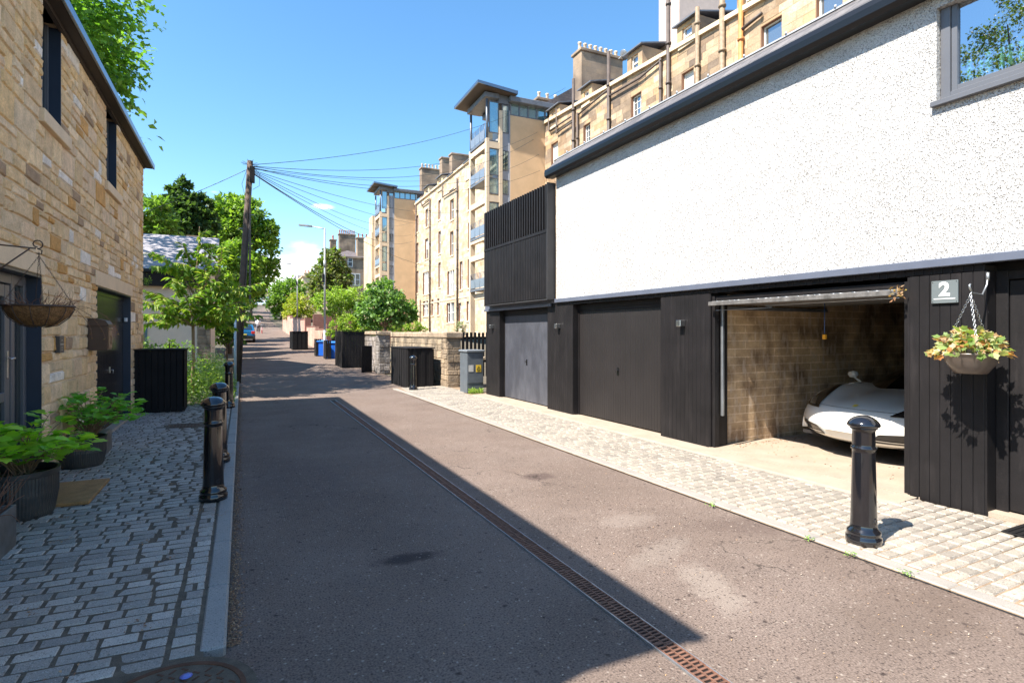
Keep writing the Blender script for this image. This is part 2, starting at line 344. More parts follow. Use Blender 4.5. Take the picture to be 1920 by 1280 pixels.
M['castiron'] = mat('rusty_cast_iron', (.16, .078, .05), .75, var=.4, vscale=30, metal=.1)
M['maniron'] = mat('brown_cast_iron', (.105, .052, .032), .75, spec=.2, var=.35, vscale=12, metal=.2, bump=.3, bscale=120)
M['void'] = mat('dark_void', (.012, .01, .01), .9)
M['block'] = None
# ================================================ SETTING: ground, road, pavements
def sheet(name, m, xl, xr, ys, dz, nx=1, kind='structure'):
    mb = MB(); vs = []; fs = []
    for y in ys:
        a, b = xl(y), xr(y)
        for i in range(nx + 1): vs.append((a + (b - a) * i / nx, y, gz(y) + dz))
    for j in range(len(ys) - 1):
        for i in range(nx): k = j * (nx + 1) + i; fs.append((k, k + 1, k + nx + 2, k + nx + 1))
    mb.add(vs, fs); return struct(name, mb, m, kind)
YS = [-12, 0, 8, 16, 22, 24, 26, 28, 30, 33, 36, 40, 45, 50, 55, 60, 66, 72, 80, 88, 96, 110, 130, 150, 175, 200, 230, 260]
kerbL = lambda y: -0.07 + 0.014 * y + (0.0009 * (y - 60) ** 2 if y > 60 else 0) * 0.6
kerbR = lambda y: (4.07 + 0.01 * y) if y < 15.4 else 4.224
roadR = lambda y: (4.07 + 0.01 * y) if y < 14.2 else (min(5.45, 4.21 + (y - 14.2) * 0.42) if y < 100 else 5.45 + 0.0009 * 0.6 * ((y - 60) ** 2 - 1600))
sheet('ground', M['earth'], lambda y: -900, lambda y: 900, YS + [400, 900, 2500], -0.03, 2)
sheet('road', M['asphalt'], lambda y: kerbL(y) + 0.002 if y > 3.2 else -3.0, roadR, [-12, 0, 3.19, 3.2] + YS[2:], 0.0)

def circ(x, y, cs): return any((x - a) ** 2 + (y - b) ** 2 < r * r for a, b, r in cs)
def setts(name, xl, xr, y0, y1, zf, cols, m, holes=(), w=.105, l=.172, gap=.011, seed=1, stop=None, fr=(.74, 1.16)):
    r = random.Random(seed); mb = MB(); y = y0; row = 0
    while y < y1:
        a, b = xl(y), xr(y); x = a + (-.09 if row % 2 else 0) + r.uniform(-.02, .02); hw = w / 2 - gap / 2
        while x < b - .03:
            L_ = l * r.uniform(.82, 1.15); x0, x1 = max(x, a), min(x + L_, b); x += L_ + gap * .35
            if b - x1 < .05: x1 = b
            if x1 - x0 < .04: continue
            cx, cy = (x0 + x1) / 2, y
            if any(circ(qx, y, holes) for qx in (x0, cx, x1)) or (stop and stop(cx, cy)): continue
            z = zf(cx); j = lambda s_: r.uniform(-s_, s_)
            ya, yb = y - hw + j(.003), y + hw + j(.003); g = gap / 2; c_ = .009
            pts = [(x0 + g + j(.003), ya + j(.002)), (x1 - g + j(.003), ya + j(.002)), (x1 - g + j(.003), yb + j(.002)), (x0 + g + j(.003), yb + j(.002))]
            tz = [z + j(.0022) for _ in range(4)]
            ins = [(p[0] + (c_ if k in (0, 3) else -c_), p[1] + (c_ if k < 2 else -c_)) for k, p in enumerate(pts)]
            f = r.uniform(*fr); cc = r.choice(cols); mb.col = tuple(q * f for q in cc)
            mb.add([(p[0], p[1], z - .012) for p in pts] + [(p[0], p[1], tz[k]) for k, p in enumerate(ins)],
                   [(4, 5, 6, 7), (0, 1, 5, 4), (1, 2, 6, 5), (2, 3, 7, 6), (3, 0, 4, 7)])
        y += w + r.uniform(-.001, .001); row += 1
    return struct(name, mb, m, fixn=False)
ZL = lambda x: 0.055 + (0.0 if x > -.3 else (-.3 - x) * .03)
MAN1 = (-.25, 2.82, .36); MAN2 = (-.72, 11.05, .27)
sheetL = MB(); sheetL.quad((-2.4, -1, ZL(-2.4) - .008), (-.18, -1, ZL(-.2) - .008), (.01, 14.4, ZL(-.2) - .008), (-2.2, 14.4, ZL(-2.2) - .008))
struct('pavement_bed', sheetL, M['joint'])
cg = [(.35, .32, .285), (.32, .29, .26), (.38, .345, .305), (.31, .28, .245)]
setts('pavement_left', lambda y: -1.90 + .014 * y, lambda y: kerbL(y) - .27, 1.2, 14.3, ZL, cg, M['granite'], (MAN1, MAN2), seed=3, gap=.007,
      stop=lambda x, y: y < 3.05 and x > -.30)
setts('pavement_left_edge', lambda y: kerbL(y) - .262, lambda y: kerbL(y) - .135, 3.25, 14.3, lambda x: .055, cg, M['granite'], (MAN1,), w=.115, l=.2, seed=8)
kb = MB(); y = 3.22; r = random.Random(4)
while y < 21:
    L_ = r.uniform(.75, .95); kb.col = None
    a, b = kerbL(y), kerbL(y + L_)
    kb.M = Matrix.Translation((a - .125, y, 0)) @ Matrix.Rotation(-math.atan(.014), 4, 'Z')
    kb.bbox(0, .122, 0, L_ - .006, -.1, .058 + r.uniform(-.003, .003), .012); y += L_
struct('kerb_left', kb, M['kerbstone'])
# right pavement
ZR = lambda x: 0.028 + max(0, x - 4.3) * .012
pr = MB(); pr.quad((4.05, -1, .016), (6.2, -1, .03), (6.2, 16.4, .03), (4.2, 16.4, .016)); struct('pavement_right_bed', pr, M['joint_pale'])
cw = [(.32, .28, .23), (.295, .26, .215), (.335, .295, .24), (.285, .25, .21)]
setts('pavement_right', lambda y: kerbR(y) + .14, lambda y: 5.56 + (.36 if y < 3.1 else 0), .35, 14.1, ZR, cw, M['granite'], (), seed=12, gap=.013, fr=(.86, 1.1))
setts('pavement_right_far', lambda y: 4.26 + max(0, y - 14.2) * .10, lambda y: 5.75, 14.15, 16.3, ZR, cw, M['granite'], seed=13, gap=.012, fr=(.86, 1.1))
kb = MB(); y = .2
while y < 14.2:
    L_ = r.uniform(.8, 1.0); kb.M = Matrix.Translation((kerbR(y), y, 0)) @ Matrix.Rotation(-math.atan(.01), 4, 'Z')
    kb.bbox(0, .13, 0, L_ - .006, -.1, .026 + r.uniform(-.002, .002), .008); y += L_
kb.M = None; kb.bbox(4.2, 4.33, 14.2, 16.2, -.1, .027, .01)
struct('kerb_right', kb, mat('granite_kerb_pale', (.29, .265, .235), .7, var=.12, var2=.35, v2scale=260, bump=.4, bscale=160, bdist=.004))
cs = MB()
def strip(y0, y1, x0=5.575, x1=5.99, z=.045):
    n = max(2, int((y1 - y0) / .25)); vs = []; fs = []
    for i in range(n + 1):
        yy = y0 + (y1 - y0) * i / n; w_ = .012 * math.sin(yy * 5.1)
        vs += [(x0 + w_, yy, z - .02), (x0 + .05 + w_, yy, z), (x1, yy, z + .012)]
    for i in range(n):
        for k in range(2): fs.append((i * 3 + k, i * 3 + k + 1, i * 3 + k + 4, i * 3 + k + 3))
    cs.add(vs, fs)
strip(3.1, 13.5); struct('pavement_concrete_edge', cs, M['concrete'])

# drainage channel along the lane: shaded depth painted as a flat black sheet, two thin rails, slotted rusty grate
dx = lambda y: 2.035 + .0135 * (y - 2); dr = thing('drain_channel', 'long rusty slotted drainage grate set flush in the middle of the lane', 'drain', (dx(0), 0, 0))
mb = MB(); mb.quad((dx(.8) - .06, .8, .004), (dx(.8) + .06, .8, .004), (dx(14.2) + .06, 14.2, .004), (dx(14.2) - .06, 14.2, .004)); build('trough', mb, M['void'], dr, fixn=False)
for sx in (-1, 1):
    mb = MB(); a, b = dx(.8) + sx * .062, dx(14.2) + sx * .062
    mb.add([(a - .004, .8, .0), (a + .004, .8, .0), (a + .004, .8, .012), (a - .004, .8, .012), (b - .004, 14.2, 0), (b + .004, 14.2, 0), (b + .004, 14.2, .012), (b - .004, 14.2, .012)], [(0, 1, 5, 4), (1, 2, 6, 5), (2, 3, 7, 6), (3, 0, 4, 7), (0, 1, 2, 3), (4, 5, 6, 7)])
    build('rail', mb, M['dullsteel'], dr)
y = .8; k = 0
while y < 14.1:                                       # half-metre castings: outer and middle runs and cross bars, one grate each
    mb = MB(); y1 = y + .496
    def sk(x0, x1, a, b, z0=.006, z1=.013):
        x0 *= .8; x1 *= .8; mb.box(dx((a + b) / 2) + x0, dx((a + b) / 2) + x1, a, b, z0, z1)
    for t0, t1 in ((-.073, -.062), (-.005, .005), (.062, .073)):
        for q in range(2): sk(t0, t1, y + q * .248, y + (q + 1) * .248)
    n = 16
    for i in range(n + 1):
        yy = y + .002 + i * (.488 / n)
        sk(-.062, -.005, yy, yy + .013, .006, .0125); sk(.005, .062, yy + .009 if i < n else yy - .004, yy + .022 if i < n else yy + .006, .006, .0125)
    if k < 26: build('grate', mb, M['castiron'], dr, fixn=False)
    y += .5; k += 1

# manhole covers
def manhole(name, cx, cy, r_, z, label, ground=None):
    t = thing(name, label, 'manhole cover', (cx, cy, z))
    mb = MB(); mb.lathe([(r_, -.02), (r_, .004), (r_ * .93, .004), (r_ * .92, -.004), (.001, -.004)], (cx, cy, z), 40, False); build('cover', mb, M['maniron'], t)
    mb = MB(); rr = random.Random(3); n = int(r_ / .052)
    for i in range(-n, n + 1):
        for j in range(-n, n + 1):
            x, y_ = i * .05, j * .05
            if x * x + y_ * y_ > (r_ * .86) ** 2: continue
            mb.M = Matrix.Translation((cx + x, cy + y_, z)) @ Matrix.Rotation(R(45 if (i + j) % 2 else -45), 4, 'Z'); mb.box(-.018, .018, -.005, .005, -.005, .002)
    build('tread', mb, M['maniron'], t)
    mb = MB(); mb.lathe([(r_ + .045, -.02), (r_ + .045, -.001), (r_ + .005, .0)], (cx, cy, z), 40, False); build('frame_ring', mb, M['joint'], t)
manhole('manhole_cover', MAN1[0], MAN1[1], .31, .055, 'large round brown iron manhole cover at the near end of the left kerb')
manhole('manhole_cover', MAN2[0], MAN2[1], .22, .07, 'small round iron manhole cover among the setts beside the black bin store')
t = MB(); t.lathe([(.02, 0), (.028, .004), (.012, .007), (.001, .006)], (-.19, 3.0, .057), 9); solo('bottle_cap', t, mat('blue_plastic', (.12, .16, .5), .35), 'small crushed blue bottle cap lying on the large manhole cover', 'litter')

# ================================================ LEFT: stone mews house
LA, LB = -1.877, .014
ML = frame(LA, LB)
def lw(px, py, off=0.0):                              # photo pixel -> (along, z) on the left wall, off = outwards
    X, Y, Z = at(px, py, LA + off, LB); return Y, Z
def wall(mb, xf, sg, u0, u1, z0, z1, ops, t=.3, ends=True, zt=None):
    us = sorted({u0, u1, *[o[0] for o in ops], *[o[1] for o in ops]}); zs = sorted({z0, z1, *[min(o[2], z1) for o in ops], *[min(o[3], z1) for o in ops]})
    us = [u for u in us if u0 <= u <= u1]; zs = [z for z in zs if z0 <= z <= z1]
    top = zt or (lambda u: z1)
    for a, b in zip(us, us[1:]):
        for c, d in zip(zs, zs[1:]):
            if any(o[0] <= a and b <= o[1] and o[2] <= c and d <= o[3] for o in ops): continue
            d0, d1 = (top(a), top(b)) if d == z1 else (d, d)
            mb.quad((xf, a, c), (xf, b, c), (xf, b, d1), (xf, a, d0))
    xb = xf - sg * t
    for o in ops:
        a, b, c, d = max(o[0], u0), min(o[1], u1), max(o[2], z0), min(o[3], z1)
        for q in (((a, c), (a, d)), ((b, c), (b, d)), ((a, c), (b, c)), ((a, d), (b, d))):
            (p0, r0), (p1, r1) = q; mb.quad((xf, p0, r0), (xf, p1, r1), (xb, p1, r1), (xb, p0, r0))
    if ends:
        for u in (u0, u1): mb.quad((xf, u, z0), (xf, u, top(u)), (xb, u, top(u)), (xb, u, z0))
        mb.quad((xf, u0, top(u0)), (xf, u1, top(u1)), (xb, u1, top(u1)), (xb, u0, top(u0)))
YE = 14.08
dj = lw(79, 516)[0]; DZ = 2.25
g0, g1 = lw(182, 560)[0], lw(245.5, 560)[0]; GZT = 2.335
w1 = (lw(80, 100)[0], lw(115.5, 100)[0]); w2 = (lw(199.5, 100)[0], lw(219, 100)[0])
OPS = [(4.6, dj, 0, DZ), (g0, g1, 0, GZT), (*w1, 3.97, 5.2), (*w2, 3.97, 5.2)]
house = thing('stone_mews_house', 'honey coloured rubble sandstone mews house with dark eaves, on the left of the lane', 'house', (LA, 0, 0), -math.atan(LB))
mb = MB(ML); wall(mb, -.012, 1, 1.62, YE, 0, 5.2, OPS, .35)
mb.box(-7, -.36, YE - .3, YE, 0, 5.2); mb.box(-7, -.36, 1.62, 1.9, 0, 5.2); mb.box(-7, -6.7, 1.9, YE - .3, 0, 5.2)
build('wall_core', mb, M['mortar'], house, fixn=False)
def stones(mb, u0, u1, z0, z1, ops, seed, pt, hmin=.10, hmax=.25, lmin=.14, lmax=.50, keep=None):
    r = random.Random(seed); keys = sorted({z0, z1, *[k for o in ops for k in (o[2], o[3]) if z0 < k < z1]}); rows = []
    for a, b in zip(keys, keys[1:]):
        z = a
        while z < b - 1e-6:
            h = r.uniform(hmin, hmax)
            if b - (z + h) < hmin: h = b - z if b - z < hmax * 1.2 else (b - z) / 2
            rows.append((z, z + h)); z += h
    P = [(.76, .53, .275), (.72, .50, .26), (.80, .58, .33), (.68, .48, .27), (.76, .50, .22), (.72, .54, .34), (.62, .43, .24), (.82, .62, .40), (.70, .50, .32)]
    for za, zb in rows:
        iv = [(u0, u1)]
        for o in ops:
            if o[2] < zb - .01 and o[3] > za + .01:
                iv = [q for a, b in iv for q in ((a, min(b, o[0])), (max(a, o[1]), b)) if q[1] - q[0] > .03]
        for a, b in iv:
            u = a
            while u < b - 1e-6:
                L_ = r.uniform(lmin, lmax) * (.7 + (zb - za) * 2)
                if b - (u + L_) < lmin * .8: L_ = b - u
                cells = [(u, u + L_, za, zb)]
                if zb - za > .17 and r.random() < .35: zm = za + (zb - za) * r.uniform(.4, .6); s_ = u + L_ * r.uniform(.35, .65); cells = [(u, u + L_, za, zm)] if r.random() < .5 else [(u, s_, za, zm), (s_, u + L_, za, zm)]; cells += [(u, u + L_, zm, zb)]
                elif L_ > .42 and r.random() < .3: pass
                for c in cells:
                    f = r.uniform(.88, 1.08); cc = r.choice(P); cc = tuple(v * .72 + w * .28 for v, w in zip(cc, (.76, .57, .35))); q = r.random()
                    if q < .035: cc = (.82, .74, .64)
                    elif q < .07: cc = (.60, .33, .11)
                    elif q < .11: cc = (.38, .26, .16)
                    mb.col = tuple(v * f for v in cc)
                    g = r.uniform(.004, .008); j = lambda: r.uniform(-.009, .009); dp = r.uniform(.001, .011)
                    co = [(c[0] + g + j() * (c[0] > a), c[2] + g + j()), (c[1] - g + j() * (c[1] < b), c[2] + g + j()), (c[1] - g + j() * (c[1] < b), c[3] - g + j()), (c[0] + g + j() * (c[0] > a), c[3] - g + j())]
                    mx, mz = sum(p[0] for p in co) / 4, sum(p[1] for p in co) / 4
                    # ragged outline: extra points on the long edges
                    out = []
                    for k in range(4):
                        p, q2 = co[k], co[(k + 1) % 4]; out.append(p); out.append(((p[0] + q2[0]) / 2 + r.uniform(-.006, .006), (p[1] + q2[1]) / 2 + r.uniform(-.006, .006)))
                    ins = [(mx + (p[0] - mx) * (1 - .018 / max(.05, abs(c[1] - c[0]) / 2)), mz + (p[1] - mz) * (1 - .014 / max(.04, abs(c[3] - c[2]) / 2))) for p in out]
                    vs = [pt(p[0], -.014, p[1]) for p in out] + [pt(p[0], dp + r.uniform(-.004, .004), p[1]) for p in ins] + [pt(mx, dp + r.uniform(-.003, .006), mz)]
                    fs = [(k, (k + 1) % 8, 8 + (k + 1) % 8, 8 + k) for k in range(8)] + [(8 + k, 8 + (k + 1) % 8, 16) for k in range(8)]
                    mb.add(vs, fs)
                u += L_
LIN = [(g0 - .12, g1 + .10, GZT, GZT + .22), (4.4, dj + .06, DZ, DZ + .20)]
SIL = [(w1[0] - .12, w1[1] + .22, 3.83, 3.97), (w2[0] - .12, w2[1] + .22, 3.83, 3.97)]
mb = MB(ML); stones(mb, 1.62, YE, .02, 5.16, OPS + LIN + SIL, 5, lambda u, x, z: (x, u, z)); 
stones(mb, -6.9, .0, .02, 5.16, [], 6, lambda u, x, z: (u, YE + x, z))
build('wall', mb, M['rubble'], house, fixn=False)
for q in LIN:
    mb = MB(ML); mb.bbox(-.3, .014, q[0] + .004, q[1] - .004, q[2], q[3] - .006, .006); build('lintel', mb, M['dressed'], house)
for q in SIL:
    mb = MB(ML); mb.bbox(-.12, .05, q[0], q[1], q[2], q[3], .006); build('window_sill', mb, M['dressed'], house)
for w in (w1, w2):                                    # upper windows: navy reveal lining, grey frame, dark pane
    mb = MB(ML); f = .012
    mb.box(-.16, -.004, w[1] - f, w[1] - .001, 3.972, 5.15); mb.box(-.16, -.004, w[0] + .001, w[0] + f, 3.972, 5.15); mb.box(-.16, -.004, w[0] + f, w[1] - f, 3.972, 3.984)
    win = build('window', mb, M['navy'], house)
    mb = MB(ML); a, b = w[0] + f, w[1] - f
    mb.box(-.16, -.115, a, a + .05, 3.985, 5.15); mb.box(-.16, -.115, b - .05, b, 3.985, 5.15); mb.box(-.16, -.115, a + .05, b - .05, 3.985, 4.05); build('frame', mb, M['greyframe'], win)
    mb = MB(ML); mb.box(-.15, -.142, a + .05, b - .05, 4.05, 5.15); build('pane', mb, M['glass_dark'], win)
# front door group
mb = MB(ML); mb.box(-.35, -.003, dj - .012, dj - .001, .06, DZ); mb.box(-.35, -.003, 4.6, dj - .012, DZ - .03, DZ - .002); mb.box(-.35, -.06, 4.6, dj - .012, .02, .075)
dl = build('door_lining', mb, M['navy'], house)
e = dj - .012; mb = MB(ML); xf0, xf1 = -.19, -.125
for a, b in ((e - .07, e), (e - .42, e - .33), (4.6, 4.66)): mb.bbox(xf0, xf1, a, b, .075, DZ - .03, .006)
for z0_, z1_ in ((DZ - .13, DZ - .031), (.075, .15)): mb.bbox(xf0 + .002, xf1 - .002, 4.66, e - .07, z0_, z1_, .006)
fr_ = build('door_frame', mb, M['greyframe'], house)
mb = MB(ML); mb.box(-.165, -.155, e - .33, e - .07, .15, DZ - .13); build('sidelight_pane', mb, M['glass_dark'], fr_)
mb = MB(ML); d0, d1 = e - 1.32, e - .43
for a, b in ((d0, d0 + .12), (d1 - .12, d1)): mb.bbox(-.19, -.135, a, b, .16, DZ - .14, .006)
for z0_, z1_ in ((.16, .30), (1.0, 1.09), (DZ - .26, DZ - .14)): mb.bbox(-.188, -.137, d0 + .12, d1 - .12, z0_, z1_, .006)
door = build('door', mb, M['greyframe'], house)
mb = MB(ML); mb.box(-.17, -.16, d0 + .12, d1 - .12, .30, 1.0); mb.box(-.17, -.16, d0 + .12, d1 - .12, 1.09, DZ - .26); build('pane', mb, M['glass_dark'], door)
mb = MB(ML); mb.bbox(-.135, -.127, d1 - .085, d1 - .045, 1.22, 1.48, .003); mb.tube([(-.13, d1 - .065, 1.41), (-.075, d1 - .065, 1.41), (-.07, d1 - .09, 1.41), (-.07, d1 - .19, 1.405)], .009); build('handle', mb, M['steel'], door)
# garage door in stone wall
mb = MB(ML); mb.box(-.35, -.002, g1 - .012, g1 - .001, .04, GZT); mb.box(-.35, -.002, g0 + .001, g0 + .012, .04, GZT); mb.box(-.2, -.002, g0 + .012, g1 - .012, GZT - .02, GZT - .002); build('garage_lining', mb, M['navy'], house)
mb = MB(ML); y = g0 + .02
while y < g1 - .05: mb.bbox(-.15, -.118, y, min(y + .105, g1 - .013), .11, GZT - .10, .004); y += .108
mb.bbox(-.15, -.11, g0 + .013, g1 - .013, GZT - .098, GZT - .022, .004)
gd = build('garage_door', mb, mat('black_satin_garage_boards', (.018, .019, .022), .22, spec=.6), house)
mb = MB(ML); ym = (g0 + g1) / 2 + .15; mb.bbox(-.12, -.108, ym, ym + .03, .98, 1.08, .002); mb.tube([(-.11, ym + .015, 1.03), (-.07, ym + .015, 1.03), (-.07, ym + .015, .97)], .006); build('handle', mb, M['steel'], gd)
mb = MB(ML); mb.bbox(-.09, -.05, g1 - .10, g1 - .013, 1.86, 1.93, .004); build('door_sensor', mb, mat('white_plastic', (.7, .72, .74), .4), house)
mb = MB(ML); mb.bbox(-.1, .05, g0 - .02, g1 + .15, .06, .125, .01); build('threshold', mb, M['concrete'], house)
# eaves and roof
mb = MB(ML); mb.box(-.02, .165, 1.5, YE + .10, 5.165, 5.18); mb.box(-.02, .03, 1.5, YE + .02, 5.12, 5.165); build('soffit', mb, M['soffit'], house)
mb = MB(ML); mb.bbox(.165, .195, 1.48, YE + .12, 5.15, 5.255, .005); mb.bbox(-.3, .164, YE + .10, YE + .12, 5.16, 5.255, .004); build('fascia', mb, M['zinc'], house)
mb = MB(ML); mb.quad((.17, 1.5, 5.25), (.17, YE + .11, 5.25), (-3.4, YE + .11, 5.42), (-3.4, 1.5, 5.42)); mb.quad((-3.4, 1.5, 5.42), (-3.4, YE + .11, 5.42), (-7.1, YE + .11, 5.2), (-7.1, 1.5, 5.2)); build('roof', mb, M['zinc'], house)

# ================================================ RIGHT: black and white mews house with garages
XP = 5.95
def rp(px, py, X=XP): q = at(px, py, X); return q[1], q[2]
yA1 = rp(912, 600)[0]; gA = (rp(1027, 600)[0], rp(936, 600)[0]); gB = (rp(1240, 600)[0], rp(1073, 600)[0]); gC = (rp(1705, 600)[0], rp(1330, 600)[0]); yD = rp(1846, 600)[0]
YW = rp(1043, 500, 5.93)[0]; ZB = 2.20
mews = thing('mews_house', 'black boarded garages under a white roughcast upper storey, on the right of the lane', 'house', (XP, 6, 0))
def boards(mb, x, y0, y1, z0, z1, w=.082, t=.02, side=None):
    n = max(1, round((y1 - y0) / w)); ww = (y1 - y0) / n
    for i in range(n):
        zz = z0 + rnd.uniform(-.004, .004)
        mb.bbox(x, x + t, y0 + i * ww + .0015, y0 + (i + 1) * ww - .0015, zz, z1, .004)
DRE = .14                                            # how far the doors sit back
mb = MB()
for a, b in ((gA[1], yA1), (gB[1], gA[0]), (gC[1], gB[0]), (yD, gC[0])): boards(mb, XP, a, b, .035, ZB)
boards(mb, XP, yD, yA1, ZB + .002, 2.262); boards(mb, XP, .2, yD, ZB + .08, 2.262)
for y in (gA[0], gB[0], gC[0], yD + .0, gA[1], gB[1], gC[1], yA1):    # board edges in the reveals
    s = -1 if y in (gA[1], gB[1], gC[1]) else 1
    if y == yD: s = -1
    a, b = (y - .018, y - .001) if s < 0 else (y + .001, y + .018)
    if y == yA1: a, b = y, y + .018
    mb.box(XP + .004, XP + .3, a if s < 0 or y == yA1 else y - .0 - .017 + .016, b, .035, ZB - .003)
cl = build('board_cladding', mb, M['blackwood'], mews)
# solid core of piers, ends, upper floor
mb = MB()
for a, b in ((gA[1] + .002, yA1 - .002), (gB[1] + .002, gA[0] - .02), (gC[1] + .002, gB[0] - .02), (yD + .002, gC[0] - .02)): mb.box(XP + .021, XP + .35, a, b, 0, ZB + .05)
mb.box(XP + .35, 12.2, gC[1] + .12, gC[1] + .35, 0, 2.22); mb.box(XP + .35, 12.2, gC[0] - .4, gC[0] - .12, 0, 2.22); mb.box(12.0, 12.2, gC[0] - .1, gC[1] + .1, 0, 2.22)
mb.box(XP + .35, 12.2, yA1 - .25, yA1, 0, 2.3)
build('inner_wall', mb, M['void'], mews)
# garage doors (closed)
def gdoor(name_, y0, y1, m, lab=None):
    mb = MB(); n = round((y1 - y0 - .1) / .068); w = (y1 - y0 - .1) / n
    for i in range(n): mb.bbox(XP + DRE, XP + DRE + .02, y0 + .05 + i * w + .0015, y0 + .05 + (i + 1) * w - .0015, .075, 2.06, .0035)
    d = build('garage_door', mb, m, mews, lab)
    mb = MB()
    for a, b in ((y0 + .002, y0 + .05), (y1 - .05, y1 - .019)): mb.box(XP + DRE - .012, XP + DRE + .03, a, b, .05, 2.12)
    mb.box(XP + DRE - .012, XP + DRE + .03, y0 + .05, y1 - .05, 2.062, 2.12); mb.box(XP + DRE - .03, XP + DRE + .03, y0 + .003, y1 - .019, 2.122, ZB - .002)
    build('door_frame', mb, M['blackwood'], d)
    yc = (y0 + y1) / 2; mb = MB(); mb.bbox(XP + DRE - .006, XP + DRE, yc - .028, yc + .028, .90, 1.04, .003); mb.tube([(XP + DRE - .03, yc - .03, 1.0), (XP + DRE - .035, yc, 1.0), (XP + DRE - .03, yc + .03, .965)], .008); mb.tube([(XP + DRE, yc, .99), (XP + DRE - .04, yc, .99)], .009); build('handle', mb, M['iron'], d)
    mb = MB(); mb.box(XP + DRE - .1, XP + .4, y0, y1, 0, .052); build('threshold', mb, M['concrete'], d)
gdoor('a', gA[0], gA[1], M['garagedoor2'], 'weathered blue-grey streaked garage door'); gdoor('b', gB[0], gB[1], M['garagedoor'])
# upper storey
mb = MB(); wy1 = rp(1756, 100, 5.93)[0]; wz = rp(1756, 196, 5.93)[1]
wall(mb, 5.93, -1, -1.5, YW, 2.345, 4.86, [(1.15, wy1, wz, 4.7)], .16)
mb.box(6.09, 12.2, YW - .25, YW, 2.3, 4.85); mb.box(6.09, 12.2, -1.5, -1.3, 2.3, 4.85); mb.box(12.0, 12.2, -1.3, YW - .25, 2.3, 4.85)
build('roughcast_wall', mb, M['harl'], mews, fixn=False)
mb = MB(); mb.box(6.0, 12.2, -1.5, YW, 2.285, 2.34); mb.box(5.99, 12.2, YW, yA1, 2.265, 2.33); build('upper_floor', mb, M['void'], mews)
mb = MB(); mb.bbox(5.895, 5.99, -1.5, YW + .02, 2.265, 2.343, .006); mb.bbox(5.93, 5.99, YW + .02, yA1 + .05, 2.262, 2.34, .006)
mb.bbox(5.90, 5.94, YW + .2, yA1 + .05, 2.20, 2.262, .004); build('flashing_band', mb, M['band'], mews)
# picture window
mb = MB(); a, b = 1.15, wy1
for q in ((b - .085, b - .006), (a, a + .08)): mb.bbox(5.985, 6.05, q[0], q[1], wz + .02, 4.7, .004)
mb.bbox(5.985, 6.05, a + .08, b - .085, wz + .02, wz + .10, .004)
pw = build('picture_window', mb, M['greyframe'], mews)
mb = MB(); mb.bbox(6.0, 6.04, b - .135, b - .088, wz + .10, 4.7, .003); mb.bbox(6.0, 6.04, a + .08, b - .135, wz + .10, wz + .145, .003); build('casement', mb, M['greyframe'], pw)
def glassmat(name, tint, rough=.02, fac=.6, base=(.02, .03, .035)):
    m = bpy.data.materials.new(name); m.use_nodes = True; N, L = m.node_tree.nodes, m.node_tree.links
    p = N['Principled BSDF']; p.inputs['Base Color'].default_value = (*base, 1); p.inputs['Roughness'].default_value = rough
    g = N.new('ShaderNodeBsdfGlossy'); g.inputs['Roughness'].default_value = rough; g.inputs['Color'].default_value = (*tint, 1)
    x = N.new('ShaderNodeMixShader'); x.inputs[0].default_value = fac; L.new(p.outputs[0], x.inputs[1]); L.new(g.outputs[0], x.inputs[2]); L.new(x.outputs[0], N['Material Output'].inputs[0]); return m
def clearglass(name, fac):
    m = bpy.data.materials.new(name); m.use_nodes = True; N, L = m.node_tree.nodes, m.node_tree.links; t = N.new('ShaderNodeBsdfTransparent'); t.inputs[0].default_value = (.8, .88, .88, 1)
    g = N.new('ShaderNodeBsdfGlossy'); g.inputs['Roughness'].default_value = .01; g.inputs['Color'].default_value = (.8, .85, .9, 1); x = N.new('ShaderNodeMixShader'); x.inputs[0].default_value = fac; L.new(t.outputs[0], x.inputs[1]); L.new(g.outputs[0], x.inputs[2]); L.new(x.outputs[0], N['Material Output'].inputs[0]); return m
M['mirrorglass'] = clearglass('reflecting_window_glass', .55)
M['towerglass'] = glassmat('teal_tower_glass', (.62, .80, .84), .05, .45, (.10, .19, .20))
M['paneglass'] = glassmat('sash_window_glass', (.8, .85, .9), .08, .35, (.09, .10, .10))
mb = MB(); mb.quad((6.03, a + .08, wz + .10), (6.03, b - .088, wz + .10), (6.03, b - .088, 4.7), (6.03, a + .08, 4.7)); build('pane', mb, M['mirrorglass'], pw)
mb = MB(); mb.box(6.06, 6.30, 1.16, wy1 - .01, wz - .02, at(1818, 150, 6.09)[2]); build('inner_ledge', mb, mat('unlit_room_lining', (.05, .05, .052), .8), pw)
mb = MB(); mb.box(7.6, 7.65, -.5, 6, 2.5, 4.8); mb.box(6.1, 7.6, wy1 + .6, wy1 + .65, 2.5, 4.8); mb.box(6.12, 7.6, -.5, wy1 + .6, 4.75, 4.80); mb.box(6.12, 7.6, -.5, wy1 + .6, 2.5, 2.55); build('room', mb, bpy.data.materials['unlit_room_lining'], mews)  # near-black lining added so the room behind the glass looks unlit
mb = MB(); mb.bbox(5.875, 6.05, a - .1, b + .03, wz - .03, wz + .018, .004); build('sill', mb, M['greyframe'], pw)
